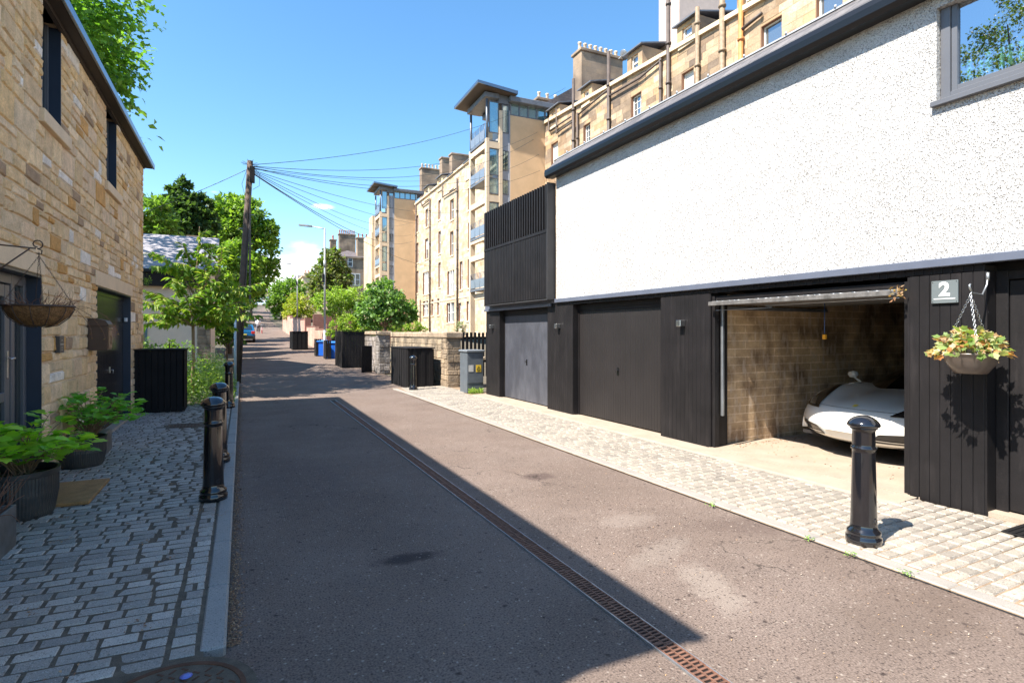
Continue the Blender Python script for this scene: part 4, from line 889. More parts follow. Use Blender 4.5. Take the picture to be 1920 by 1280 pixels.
    for i in range(k + 1): x = nw + .02 + (0 - nw) * i / k; mb.box(x - .05, x + .05, u0 + .02, u0 + .12, zc0 + .06, zc1 + .1)
    cf = build('clerestory', mb, M['leadroof'], T); mb = MB(MT); mb.box(nw, .2, u0 + .07, u0 + .09, zc0, zc1 + .1); build('clerestory_pane', mb, M['towerglass'], cf)
    mb = MB(MT); mb.bbox(nc + 1.6, 1.0, u0 - .35, u0 + L_ + .5, zc1 + .1, zc1 + .46, .03); build('main_roof', mb, M['leadroof'], T)
    mb = MB(MT)                                       # oversailing canopy, tilted up towards the lane
    x0, x1, y0_, y1_ = nc - .85, nc + 2.0, u0 - .65, u0 + L_ + .8; z0_, z1_ = 17.62 + dz, 17.5 + dz
    mb.add([(x0, y0_, z0_ + .1), (x1, y0_, z1_ - .05), (x1, y1_, z1_ - .05), (x0, y1_, z0_ + .1), (x0, y0_, z0_ + .28), (x1, y0_, z1_ + .18), (x1, y1_, z1_ + .18), (x0, y1_, z0_ + .28)], [(0, 3, 2, 1), (4, 5, 6, 7), (0, 1, 5, 4), (1, 2, 6, 5), (2, 3, 7, 6), (3, 0, 4, 7)])
    cn = build('canopy', mb, M['zinc'], T); mb = MB(MT); mb.add([(x0 + .08, y0_ + .08, z0_ + .085), (x1 - .08, y0_ + .08, z1_ - .062), (x1 - .08, y1_ - .08, z1_ - .062), (x0 + .08, y1_ - .08, z0_ + .085)], [(0, 1, 2, 3)])
    build('canopy_soffit', mb, mat('brown_soffit_boards%d' % far, (.11, .085, .07), .7), cn, fixn=False)
    return T
tower('nearer stair tower with tan side wall, stacked balconies and a big oversailing grey canopy', uT1, 0.0, (957, 955, 942, 936, 917.5, 912), 1)
tower('further, smaller looking stair tower of tan render and blue glass beyond the cream tenement', uT2, 1.9, (739.5, 738, 729.5, 726, 716.5, 712.5), 2)
# ground floor extension below the nearer tower
mb = MB(MT); nc = ns(912, 300, uT1)[0]; ux = uT1 + TL
# sooty tenement across the head of the gardens
def farblock(name_, label, cat, x0, x1, y0, y1, zb, zt, m, win, chim=(), roofh=1.6, facemat=None, pitch='hip'):
    T = thing(name_, label, cat, ((x0 + x1) / 2, y0, zb)); mb = MB(); mb.box(x0, x1, y0, y1, zb, zt); mb.box(x0 - .3, x1 + .3, y0 - .3, y1 + .3, zt, zt + .35); build('wall', mb, m, T)
    mb = MB(); e = .3; xm0, xm1 = (x0 + (y1 - y0) / 2, x1 - (y1 - y0) / 2) if pitch == 'hip' else (x0, x1); ym = (y0 + y1) / 2
    if xm0 > xm1: xm0 = xm1 = (x0 + x1) / 2
    mb.add([(x0 - e, y0 - e, zt + .35), (x1 + e, y0 - e, zt + .35), (x1 + e, y1 + e, zt + .35), (x0 - e, y1 + e, zt + .35), (xm0, ym, zt + .35 + roofh), (xm1, ym, zt + .35 + roofh)], [(0, 1, 5, 4), (1, 2, 5), (2, 3, 4, 5), (3, 0, 4)]); build('roof', mb, M['slate2'], T)
    for (wx, wz, ww, wh, fl) in win:
        mb = MB()
        if fl == 'f': mb.box(wx, wx + ww, y0 - .02, y0 + .06, wz, wz + wh); mb2 = MB(); mb2.box(wx + .12, wx + ww - .12, y0 - .035, y0 - .021, wz + .12, wz + wh / 2 - .05); mb2.box(wx + .12, wx + ww - .12, y0 - .035, y0 - .021, wz + wh / 2 + .05, wz + wh - .12)
        else: mb.box(x0 - .02, x0 + .06, wx, wx + ww, wz, wz + wh); mb2 = MB(); mb2.box(x0 - .035, x0 - .021, wx + .12, wx + ww - .12, wz + .12, wz + wh - .12)
        w_ = build('window', mb, M['sash'], T); build('pane', mb2, M['paneglass'], w_)
    for (cx, cy, cw, cdp, cz, pots) in chim:
        mb = MB(); mb.bbox(cx, cx + cw, cy, cy + cdp, zt, cz, .03); mb.bbox(cx - .12, cx + cw + .12, cy - .12, cy + cdp + .12, cz, cz + .25, .03); c = build('chimney', mb, m, T); mb = MB()
        for i in range(pots): mb.lathe([(.16, 0), (.13, .15), (.12, .7), (.17, .75), (.15, .85)], (cx + cw * (i + .5) / pots if cw > cdp else cx + cw / 2, cy + cdp / 2 if cw > cdp else cy + cdp * (i + .5) / pots, cz + .25), 7)
        build('chimney_pot_row', mb, M['potred'], c)['kind'] = 'stuff'
    return T
def X_at(px, Y): rx, ry = ray(px); return rx / ry * Y
def Z_at(px, py, Y): return aty(px, py, Y)[2]
Y = 112
farblock('tenement', 'dark sooty stone tenement with a tall chimney stack behind the round tree', 'tenement', X_at(618, Y), X_at(705, Y), Y, Y + 12, 5, Z_at(650, 484, Y), M['ashlarD'],
         [(X_at(652, Y), Z_at(655, 500, Y), .95, 1.9, 'f'), (X_at(682, Y), Z_at(685, 501, Y), .95, 1.9, 'f'), (X_at(656, Y), Z_at(655, 535, Y), 1.0, 2.4, 'f'), (X_at(665.5, Y), Z_at(655, 535, Y), 1.0, 2.4, 'f'), (X_at(628, Y), Z_at(655, 500, Y), .95, 1.9, 'f')],
         [(X_at(636, Y + 7), Y + 7, 3.3, 1.2, Z_at(640, 440, Y + 7), 8), (X_at(669, Y + 1), Y + .5, 2.3, 1.4, Z_at(640, 444, Y), 3), (X_at(618, Y + 9), Y + 8, 1.2, 1.2, Z_at(640, 452, Y + 8), 2)], 2.0)
Y = 165
farblock('terraced_house', 'distant pale stone terrace with a row of chimneys left of the dark tenement', 'house', X_at(568, Y), X_at(608, Y), Y, Y + 40, 8, Z_at(590, 520, Y), M['ashlarB'],
         [(X_at(573, Y) + i * 1.9, Z_at(590, 545, Y), .9, 1.8, 'f') for i in range(3)], [(X_at(572, Y), Y + 2, 1, 1.6, Z_at(590, 512, Y), 3), (X_at(584, Y), Y + 10, 1, 1.6, Z_at(590, 507, Y), 3), (X_at(596, Y), Y + 18, 1, 1.6, Z_at(590, 500, Y), 3)], 2.0, pitch='gable')
Y = 92
T = farblock('garden_pavilion', 'low pavilion with a grey tilted roof behind the yellow green shrub', 'pavilion', X_at(574, Y), X_at(603, Y), Y, Y + 6, 4, Z_at(590, 558, Y), M['render_cream'], [(X_at(578, Y), Z_at(590, 574, Y), 1.6, 1.1, 'f')], (), .5)
Y = 175
farblock('terraced_house', 'pale distant house at the top end of the lane, left of the trees', 'house', X_at(480, Y), X_at(505, Y), Y, Y + 16, 8, Z_at(490, 548, Y), M['ashlarB'], [(X_at(497, Y), Z_at(490, 570, Y), .9, 2.2, 'f'), (X_at(501, Y), Z_at(490, 570, Y), .7, 2.2, 'f'), (X_at(487, Y), Z_at(490, 562, Y), 1, 1.6, 'f')], (), 2.5, pitch='gable')
# ================================================ STREET OBJECTS
def lathe_thing(): pass
BP = [(.115, 0), (.125, .008), (.125, .055), (.112, .065), (.118, .08), (.115, .10), (.096, .115), (.092, .15), (.090, .2), (.079, .70), (.078, .72), (.088, .728), (.088, .742), (.078, .75), (.079, .765), (.078, .86), (.080, .875), (.094, .885), (.094, .895)]
CP = [(.098, .895), (.112, .905), (.114, .918), (.105, .935), (.088, .955), (.065, .972), (.035, .983), (.002, .987)]
def bollard(loc, label, group='black cast iron bollards along the lane'):
    t = thing('bollard', label, 'bollard', loc, 0, group)
    mb = MB(Matrix.Translation(loc)); mb.lathe(BP, (0, 0, 0), 28); build('post', mb, M['iron'], t)
    mb = MB(Matrix.Translation(loc)); mb.lathe(CP, (0, 0, 0), 28); build('cap', mb, M['iron'], t)
    mb = MB(Matrix.Translation(loc)); mb.tube([(-.02, -.087, .19), (0, -.092, .21), (.02, -.087, .19), (0, -.092, .165), (-.02, -.087, .19)], .004, 6); build('crest', mb, M['iron'], t)
    return t
b0 = bollard((4.39, 2.67, .025), 'black iron bollard on the sunlit right pavement in front of the white car')
g = gp(400, 936, .055); dup(b0, (g[0], g[1], .055), R(30), 'nearest of the three black bollards along the left kerb')
g = gp(411, 866, .055); dup(b0, (g[0], g[1], .055), R(70), 'middle one of the three black bollards along the left kerb')
g = gp(429, 764, .055); dup(b0, (g[0], g[1], .055), R(100), 'furthest of the three black bollards along the left kerb, beside the green bed')
g = gp(775, 731, .02); dup(b0, (g[0], g[1], .02), R(200), 'black bollard in front of the black timber bin store, past the garages')

# hanging things, signs, lights on the right house
def wl_light(px, py, label):
    y, z = rp(px, py, XP - .05); t = thing('wall_light', label, 'wall light', (XP, y, z), 0, 'square steel wall lights between the garages')
    mb = MB(); mb.bbox(XP - .10, XP - .001, y - .045, y + .045, z - .045, z + .045, .005); build('housing', mb, M['steel'], t)
    mb = MB(); mb.bbox(XP - .085, XP - .02, y - .03, y + .03, z - .052, z - .0455, .002); build('lens', mb, M['glass_dark'], t); return t
wl_light(1276, 606, 'square steel wall light on the broad black pier beside the open garage'); wl_light(1045, 611, 'square steel wall light on the pier between the two closed garages'); wl_light(921, 612, 'square steel wall light on the far end pier by the grey cabinet')
y, z = rp(1771, 547, XP - .02); sg = thing('house_number_sign', 'square grey plate with a white number 2 on the black pier', 'sign', (XP, y, z))
mb = MB(); hw_ = (rp(1747, 547, XP - .02)[0] - rp(1797, 547, XP - .02)[0]) / 2; mb.bbox(XP - .022, XP - .008, y - hw_, y + hw_, z - .105, z + .105, .002); build('plate', mb, mat('grey_green_plate', (.13, .15, .155), .35, var=.05), sg)
mb = MB()
for a in (-hw_ + .012, hw_ - .012):
    for c in (-.092, .092): mb.lathe([(.004, 0), (.001, .002)], (0, 0, 0), 6) if 0 else mb.box(XP - .025, XP - .0222, y + a - .003, y + a + .003, z + c - .003, z + c + .003)
build('screw', mb, M['void'], sg)
mb = MB(); mb.box(XP - .0245, XP - .0222, y - hw_ * .8, y + hw_ * .8, z - .068, z - .060); build('underline', mb, mat('white_enamel', (.82, .82, .80), .4), sg)
def text_mesh(name, s, size, m, parent, place, bold=0.0, extr=.001):
    cu = bpy.data.curves.new(name, 'FONT'); cu.body = s; cu.size = size; cu.align_x = 'CENTER'; cu.align_y = 'CENTER'; cu.extrude = extr; cu.offset = bold
    ob = bpy.data.objects.new(name + '_tmp', cu); COL.objects.link(ob); dg = bpy.context.evaluated_depsgraph_get(); me = bpy.data.meshes.new_from_object(ob.evaluated_get(dg)); bpy.data.objects.remove(ob)
    me.name = name; me.materials.clear(); me.materials.append(m)
    inv = PM[parent.name].inverted() if parent.name in PM else Matrix.Identity(4); me.transform(inv @ place); o = bpy.data.objects.new(name, me); COL.objects.link(o); o.parent = parent; return o
RotL = Matrix(((0, 0, -1, 0), (-1, 0, 0, 0), (0, 1, 0, 0), (0, 0, 0, 1)))      # text facing -X (read from the lane), x axis to -Y
text_mesh('number', '2', .175, bpy.data.materials['white_enamel'], sg, Matrix.Translation((XP - .0245, y, z + .018)) @ RotL @ Matrix.Scale(hw_ / .105, 4, (1, 0, 0)), .006)
# iron hook and hanging planter
hy, hz = rp(1820, 545, 5.66); HX = 5.66
hb = thing('bracket_hook', 'curved iron hook screwed to the black pier above the hanging planter', 'hook', (XP, hy, hz))
mb = MB(); mb.tube([(XP - .004, hy - .0, hz + .15), (XP - .02, hy, hz + .06), (XP - .10, hy, hz - .03), (HX + .03, hy, hz - .02), (HX - .01, hy, hz + .02), (HX - .02, hy, hz + .045), (HX - .005, hy, hz + .055)], .008); mb.tube([(XP - .003, hy, hz + .17), (XP - .006, hy, hz + .10)], .014); build('hook', mb, M['dullsteel'], hb)
def rimz(): return rp(1820, 664, HX)[1]
rz = rimz(); pl = thing('hanging_planter', 'brown plastic hanging planter with half withered ivy, on the pier beside the number 2', 'hanging planter', (HX, hy, rz))
mb = MB(); mb.lathe([(.10, -.165), (.115, -.16), (.165, -.09), (.195, -.03), (.205, -.005), (.215, 0), (.215, .012), (.20, .014), (.195, 0), (.18, -.02), (.001, -.03)], (HX, hy, rz), 32); build('bowl', mb, mat('brown_plastic', (.11, .085, .07), .28, spec=.5), pl)
mb = MB(); mb.tube([(HX - .01, hy, hz - .03), (HX + .012, hy, hz - .02), (HX + .012, hy, hz + .005), (HX - .008, hy, hz + .012)], .004)
top = Vector((HX, hy, hz - .035)); 
for k in range(3):
    a = R(90 + k * 120 + 8); e = Vector((HX + .2 * math.cos(a), hy + .2 * math.sin(a), rz + .01)); n = 24; dv = (e - top) / n
    for i in range(n):
        p = top + dv * i; q = p + dv * 1.15; sdv = dv.orthogonal().normalized() if i % 2 else dv.cross(dv.orthogonal()).normalized()
        mb.tube([p + sdv * .006, (p + q) / 2 + sdv * .0085, q + sdv * .006, q - sdv * .006, (p + q) / 2 - sdv * .0085, p - sdv * .006, p + sdv * .006], .0024, 4, False)
build('chain', mb, M['steel'], pl)

# leaf machinery --------------------------------------------------
def lobed(n=5, depth=.32, wid=1.0):                   # palmate leaf outline in the xy plane, base at the origin, tip +y
    pts = [(0, 0)]; m = n * 2 - 1
    for i in range(m):
        a = R(-128 + 256 * i / (m - 1)); r_ = (1 if i % 2 == 0 else 1 - depth) * (1 - .28 * abs(a) / 2.2); pts.append((math.sin(a) * r_ * .52 * wid, .42 + math.cos(a) * r_ * .58))
    return pts
def blade(n=5, w=.30):                                 # pointed oval
    L_ = [(0, 0)]
    for i in range(1, n): t_ = i / n; L_.append((w * math.sin(math.pi * t_ ** .8) * .5, t_))
    L_.append((0, 1)); return L_ + [(-x, y) for x, y in L_[-2:0:-1]]
def leaves(name, mb_pos, mb_dir, scale, outline, cols, parent=None, m=None, kind=None, fold=.18, seed=0, droop=.2, face_up=.6, fan=True):
    """one mesh holding many leaves: positions (n,3), pointing directions (n,3), sizes (n,)"""
    g_ = np.random.default_rng(seed); P = np.asarray(mb_pos, float); D = np.asarray(mb_dir, float); n = len(P); D /= np.linalg.norm(D, axis=1, keepdims=True) + 1e-9
    up = g_.normal(size=(n, 3)) * (1 - face_up) + np.array([0, 0, face_up]); S = np.cross(D, up); S /= np.linalg.norm(S, axis=1, keepdims=True) + 1e-9; Nn = np.cross(S, D)
    T = [(x, y, abs(x) * fold - droop * y * y) for x, y in outline]; cy = sum(p[1] for p in outline) / len(outline); T.append((0, cy, -droop * cy * cy - .0)); T = np.array(T); k = len(T)
    sc_ = np.asarray(scale, float).reshape(n, 1, 1)
    V = P[:, None, :] + sc_ * (T[None, :, 0:1] * S[:, None, :] + T[None, :, 1:2] * D[:, None, :] + T[None, :, 2:3] * Nn[:, None, :])
    if k == 5: F = np.array([[0, 1, 2, 3]]); V = V[:, :4]; k = 4
    else: F = np.array([[i, (i + 1) % (k - 1), k - 1] for i in range(k - 1)])
    Fa = (F[None] + (np.arange(n) * k)[:, None, None]).reshape(-1, F.shape[1])
    V = V.reshape(-1, 3)
    root = parent
    while root is not None and root.parent is not None: root = root.parent
    if root is not None and root.name in PM: iv = np.array(PM[root.name].inverted()); V = V @ iv[:3, :3].T + iv[:3, 3]
    me = bpy.data.meshes.new(name); me.vertices.add(len(V)); me.vertices.foreach_set('co', V.astype(np.float32).ravel())
    me.loops.add(Fa.size); me.loops.foreach_set('vertex_index', Fa.astype(np.int32).ravel()); me.polygons.add(len(Fa)); me.polygons.foreach_set('loop_start', (np.arange(len(Fa)) * F.shape[1]).astype(np.int32))
    try: me.polygons.foreach_set('loop_total', np.full(len(Fa), F.shape[1], dtype=np.int32))
    except Exception: pass
    cc = np.array(cols)[g_.integers(0, len(cols), n)] * g_.uniform(.75, 1.25, (n, 1)); a = me.color_attributes.new('Col', 'FLOAT_COLOR', 'POINT')
    a.data.foreach_set('color', np.repeat(np.c_[cc, np.ones(n)], k, axis=0).astype(np.float32).ravel()); me.update(); me.validate()
    me.materials.append(m or M['leaf']); o = bpy.data.objects.new(name, me); COL.objects.link(o)
    if parent is not None: o.parent = parent
    if kind: o['kind'] = kind
    return o
M['leaf'] = mat('foliage', (1, 1, 1), .5, spec=.35, attr=True, trans=.42)
M['bark'] = mat('bark', (.13, .095, .07), .9, var=.3, vscale=8, bump=.5, bscale=25)
M['barkpale'] = mat('pale_bark', (.26, .17, .10), .8, var=.2, vscale=10)
DIA = [(0, 0), (.30, .45), (0, 1), (-.30, .45)]
QUAD = [(-.35, 0), (.35, .1), (.3, 1), (-.3, .9)]
g_ = np.random.default_rng(2); n = 330; a = g_.uniform(0, 2 * np.pi, n); rr_ = g_.uniform(.02, .235, n) ** .9; hgt = .02 + .21 * (1 - (rr_ / .3) ** 2) * g_.uniform(.1, 1, n)
P_ = np.c_[HX + np.cos(a) * rr_, hy + np.sin(a) * rr_, rz + hgt - np.where(rr_ > .22, .05, 0)]; D_ = np.c_[np.cos(a), np.sin(a), g_.normal(.3, .7, n)]
leaves('ivy', P_[:200], D_[:200], g_.uniform(.04, .085, 200), lobed(5, .3), [(.22, .30, .10), (.30, .36, .14), (.16, .24, .07), (.36, .38, .18)], pl, seed=1)
leaves('withered_leaves', P_[200:], D_[200:], g_.uniform(.035, .075, 130), lobed(5, .4), [(.50, .28, .12), (.58, .36, .20), (.40, .18, .07), (.60, .44, .28)], pl, seed=3, fold=.6, droop=.6)

# left wall objects
def LP(y, x, z): return ML @ Vector((x, y, z))
by = lw(105, 640)[0]; y0, z0 = lw(95, 664); y1, z1 = lw(118, 628)
pq = thing('wall_plaque', 'small dark grey square plaque with three lines of pale lettering on the stone wall', 'plaque', tuple(LP(y1, 0, z0)), -math.atan(LB))
zc = (z0 + z1) / 2; yc = lw(107, 645)[0]; mb = MB(ML); mb.bbox(.0, .045, yc - .085, yc + .085, zc - .095, zc + .095, .004); build('plate', mb, mat('dark_slate_plate', (.055, .052, .05), .45), pq)
RotR = Matrix(((0, 0, 1, 0), (1, 0, 0, 0), (0, 1, 0, 0), (0, 0, 0, 1)))
pm = mat('pale_lettering', (.5, .48, .45), .5)
mb = MB(ML)
for zz_, ws in ((.045, (.014, .012)), (0.0, (.030, .012, .028, .034)), (-.036, (.022,)), (-.062, (.018,))):      # worn lettering, too faint to read in the photo
    u_ = yc - (sum(ws) + .006 * (len(ws) - 1)) / 2
    for w_ in ws: mb.box(.0452, .0462, u_, u_ + w_, zc + zz_ - .005, zc + zz_ + .005); u_ += w_ + .006
build('lettering', mb, pm, pq)['kind'] = 'stuff'
# post box
ya, yb = lw(164, 640)[0], lw(164, 640)[0] + .30; zt, zb_ = lw(164, 611)[1], lw(164, 657)[1]
pb = thing('letter_box', 'brown bronze letter box with a curved lid on the stone wall beside the garage door', 'letter box', tuple(LP(ya, 0, zb_)), -math.atan(LB)); bm_ = mat('bronze_paint', (.085, .055, .042), .45, metal=.4, var=.2)
mb = MB(ML); mb.bbox(.0, .22, ya, yb, zb_, zt, .006); build('body', mb, bm_, pb)
mb = MB(ML); mb.prism([(.0, zt), (.235, zt), (.235, zt + .025), (.20, zt + .075), (.10, zt + .10), (.0, zt + .105)], 'y', ya - .012, yb + .012); build('lid', mb, bm_, pb)
mb = MB(ML); mb.bbox(.221, .232, ya + .04, yb - .04, zb_ + .03, zt - .06, .003); mb.bbox(.221, .236, ya + .03, yb - .03, zt - .05, zt - .02, .003); mb.tube([(.235, yb - .13, zb_ + .08), (.24, yb - .16, zb_ + .12), (.24, yb - .13, zb_ + .17), (.235, yb - .16, zb_ + .2)], .005, 5); build('door_panel', mb, mat('pale_bronze', (.22, .15, .10), .45, metal=.5), pb)
# hanging basket on a scrolled bracket
cx_, cy_ = -1.42, 5.86; bz = CH - (574 - 624) / FPX * (cx_ * ST + cy_ * CT) * 1.0
hk = CH + (624 - 466) / FPX * (cx_ * ST + cy_ * CT)
br_ = thing('basket_bracket', 'thin rusty scrolled iron bracket holding the coir basket', 'bracket', (-1.8, cy_, hk)); wx = LA + LB * cy_ + .02
mb = MB(); mb.tube([(wx, cy_, hk + .02), (cx_ - .02, cy_, hk + .0)], .006, 6); mb.tube([(wx, cy_, hk - .28), (cx_ - .06, cy_, hk - .005)], .006, 6); mb.tube([(wx + .005, cy_, hk - .3), (wx + .005, cy_, hk + .05)], .009, 6)
sp_ = [(cx_ + .035 * math.cos(R(t_)) * (1 - t_ / 900) - .01, cy_, hk + .035 + .035 * math.sin(R(t_)) * (1 - t_ / 900)) for t_ in range(-90, 300, 30)]; mb.tube(sp_, .005, 5)
mb.tube([(cx_ - .01, cy_, hk), (cx_ + .02, cy_, hk - .015), (cx_ + .015, cy_, hk - .045), (cx_ - .015, cy_, hk - .04)], .005, 5); build('scroll', mb, mat('rusty_wire', (.07, .045, .035), .6), br_)
cb_ = thing('hanging_basket', 'round coir lined wire basket of dead brown twigs, hanging by the glass door', 'hanging basket', (cx_, cy_, bz)); RB = .235
mb = MB(); mb.lathe([(.04, -.165), (.12, -.15), (.19, -.09), (.222, -.03), (.225, 0), (.21, .0), (.19, -.04), (.001, -.05)], (cx_, cy_, bz), 28); build('coir_liner', mb, mat('coir', (.22, .115, .045), .95, var=.5, vscale=25, var2=.4, v2scale=120, bump=1.0, bscale=70, bdist=.02), cb_)
mb = MB(); wire = bpy.data.materials['rusty_wire']
mb.tube([(cx_ + RB * math.cos(R(t_)), cy_ + RB * math.sin(R(t_)), bz) for t_ in range(0, 361, 15)], .008, 6, False)
for k in range(12):
    a = R(k * 30); mb.tube([(cx_ + r_ * math.cos(a), cy_ + r_ * math.sin(a), bz + z_) for r_, z_ in ((.235, 0), (.23, -.04), (.2, -.095), (.13, -.155), (.04, -.175))], .0035, 5)
build('wire_frame', mb, wire, cb_)
mb = MB(); top = Vector((cx_, cy_, hk - .06))
for k in range(4):
    a = R(k * 90 + 20); e = Vector((cx_ + RB * math.cos(a), cy_ + RB * math.sin(a), bz)); n = 26; dv = (e - top) / n
    for i in range(n):
        p = top + dv * i; q = p + dv * 1.1; s_ = dv.orthogonal().normalized() if i % 2 else dv.cross(dv.orthogonal()).normalized(); mb.tube([p, (p + q) / 2 + s_ * .006, q, (p + q) / 2 - s_ * .006, p], .0017, 4, False)
mb.tube([(cx_, cy_, hk - .03), (cx_, cy_, hk - .065)], .004, 5); build('chain', mb, wire, cb_)
def twigs(name, c, n, rad, h, seed, m, parent, r_=.0025, curl=.08, outb=.6):
    q = random.Random(seed); mb = MB()
    for i in range(n):
        a = q.uniform(0, 6.28); r0 = rad * q.random() ** .5; p = Vector((c[0] + r0 * math.cos(a), c[1] + r0 * math.sin(a), c[2])); d = Vector((math.cos(a) * outb, math.sin(a) * outb, q.uniform(.2, 1.2))).normalized(); pts = [p.copy()]
        for k in range(5): d = (d + Vector((q.uniform(-1, 1), q.uniform(-1, 1), q.uniform(-1, .6))) * .35).normalized(); p = p + d * h / 5; pts.append(p.copy())
        mb.tube(pts, r_, 4, False, r1=r_ * .4)
    return build(name, mb, m, parent, fixn=False)
M['twig'] = mat('dead_twigs', (.20, .10, .06), .9, var=.3)
twigs('dead_twigs', (cx_, cy_, bz - .02), 70, .2, .17, 4, M['twig'], cb_)
tr_ = MB(); q = random.Random(5)
for s0 in range(3):
    p = Vector((cx_ + .2, cy_ + .03 * s0, bz)); pts = [p.copy()]; d = Vector((.55, .1, .25 - s0 * .2))
    for k in range(12): d = (d + Vector((q.uniform(-.1, .1), q.uniform(-.1, .1), -.16))).normalized(); p = p + d * .032 * (1.2 - .2 * s0); pts.append(p.copy())
    tr_.tube(pts, .002, 4, False)
build('trailing_stem', tr_, M['twig'], cb_); pts = np.array([v for v in tr_.v[::5]]); leaves('trailing_leaves', pts, np.random.default_rng(3).normal(size=(len(pts), 3)), np.full(len(pts), .02), DIA, [(.16, .09, .05), (.22, .14, .07)], cb_, seed=5)

# planters
M['tubm'] = mat('dark_ribbed_metal', (.050, .056, .062), .42, metal=.45, var=.25, vscale=5, tint=(.10, .09, .075), tintscale=3, tintamt=.6)
M['troughm'] = mat('grey_zinc_trough', (.16, .165, .165), .5, metal=.5, var=.3, vscale=6, tint=(.10, .08, .06), tintscale=4, tintamt=.6)
M['soil'] = mat('dark_soil', (.04, .028, .02), .95, bump=.6, bscale=60)
def tub(label, c, r0, h, ribs=72):
    t = thing('planter_tub', label, 'planter', c); n = ribs * 2; mb = MB(); vs = []; fs = []; pr_ = [(.86, 0), (.9, .03), (1, .5), (1.0, h - .05), (1.04, h - .045), (1.05, h), (.98, h), (.95, h - .05)]; pr_ = [(a_, (b_ if b_ < h else h) if b_ != .5 else h * .5) for a_, b_ in pr_]; m = len(pr_)
    for i, (f, z_) in enumerate(pr_):
        for k in range(n): rr_ = r0 * f * (1 + (.012 if k % 2 and 0 < i < 4 else 0)); a = 2 * math.pi * k / n; vs.append((c[0] + rr_ * math.cos(a), c[1] + rr_ * math.sin(a), c[2] + z_))
    for i in range(m - 1):
        for k in range(n): fs.append((i * n + k, i * n + (k + 1) % n, (i + 1) * n + (k + 1) % n, (i + 1) * n + k))
    mb.add(vs, fs); build('tub', mb, M['tubm'], t); mb = MB(); mb.lathe([(r0 * .96, h - .06), (.001, h - .04)], c, 24); build('soil', mb, M['soil'], t, fixn=False); return t
def leafy(t, c, rx_, ry_, z0, z1, nst, seed, cols, size=(.09, .17), tilt=(0, 0)):
    """broad leaved shrub: woody stems fanning from the soil, petioled lobed leaves along and at their ends"""
    q = random.Random(seed); mb = MB(); P = []; D = []; S = []
    for i in range(nst):
        a = 2 * math.pi * (i + q.random() * .7) / nst; f = .35 + .65 * q.random() ** .5; e = Vector((c[0] + tilt[0] + math.cos(a) * rx_ * f, c[1] + tilt[1] + math.sin(a) * ry_ * f, z0 + (z1 - z0) * (1.0 - .55 * f ** 2) * q.uniform(.72, 1)))
        b = Vector((c[0] + q.uniform(-.05, .05), c[1] + q.uniform(-.05, .05), z0)); m_ = (b + e) / 2 + Vector((0, 0, .25 * (z1 - z0))); pts = [b * (1 - u) ** 2 + m_ * 2 * u * (1 - u) + e * u * u for u in (0, .2, .4, .6, .8, 1)]; mb.tube(pts, .006, 5, False, r1=.003)
        for u in (.35, .5, .62, .74, .84, .92, 1, 1, 1):
            p = b * (1 - u) ** 2 + m_ * 2 * u * (1 - u) + e * u * u; aa = q.uniform(0, 6.28); d = Vector((math.cos(aa), math.sin(aa), q.uniform(-.35, .45))) + (e - Vector(c)).normalized() * .5; ptl = q.uniform(.02, .07); p2 = p + d.normalized() * ptl; mb.tube([p, p2], .0022, 4, False); P.append(p2); D.append(d); S.append(q.uniform(*size))
    build('stems', mb, M['barkpale'], t, fixn=False); leaves('leaves', [tuple(p) for p in P], [tuple(d) for d in D], S, lobed(7, .22, 1.0), cols, t, seed=seed, fold=.14, droop=.28, face_up=.8)
LIME = [(.36, .60, .05), (.30, .54, .04), (.42, .62, .07), (.22, .44, .04)]
MIDG = [(.17, .42, .05), (.22, .48, .06), (.12, .33, .04), (.26, .50, .07)]
X, Y_ = gp(30, 972, .09); t = tub('larger dark ribbed metal tub of lime green broad leaves, nearest the glass door', (X - .02, Y_ + .1, .085), .28, .40); leafy(t, (X + .02, Y_ + .12, .45), .44, .50, .42, .98, 36, 3, LIME, (.075, .15))
X, Y_ = gp(150, 876, .09); t = tub('second dark ribbed metal tub with mid green leaves, by the stone wall', (X - .02, Y_ + .12, .09), .25, .34); leafy(t, (X + .06, Y_ + .2, .42), .46, .45, .40, 1.02, 36, 8, MIDG, (.07, .135), (.05, .05))
X, Y_ = gp(196, 858, .09); t = thing('square_planter', 'low square grey zinc planter behind the second tub', 'planter', (X, Y_, .09)); mb = MB(); mb.bbox(X - .38, X - .02, Y_ + .05, Y_ + .62, .085, .37, .01); build('box', mb, M['troughm'], t); leafy(t, (X - .2, Y_ + .3, .36), .26, .28, .35, .62, 7, 9, MIDG, (.07, .12))
X, Y_ = gp(33, 945, .38); t = thing('trough_planter', 'long grey zinc trough of bare brown twigs at the left edge of the picture', 'planter', (X, Y_, .08))
mb = MB(ML @ Matrix.Rotation(0, 4, 'Z')); y1 = Y_ - .02; xo = X - (LA + LB * Y_)
for q4 in ((xo - .02, xo, y1 - .95, y1), (.03, .05, y1 - .95, y1), (.05, xo - .02, y1 - .02, y1), (.05, xo - .02, y1 - .95, y1 - .93)): mb.bbox(*q4, .08, .39, .003)
mb.box(.05, xo - .02, y1 - .93, y1 - .02, .08, .34); build('trough', mb, M['troughm'], t); cc = ML @ Vector((xo * .5, y1 - .16, .33)); twigs('bare_twigs', cc, 40, .14, .36, 12, M['twig'], t, .004, outb=.4)
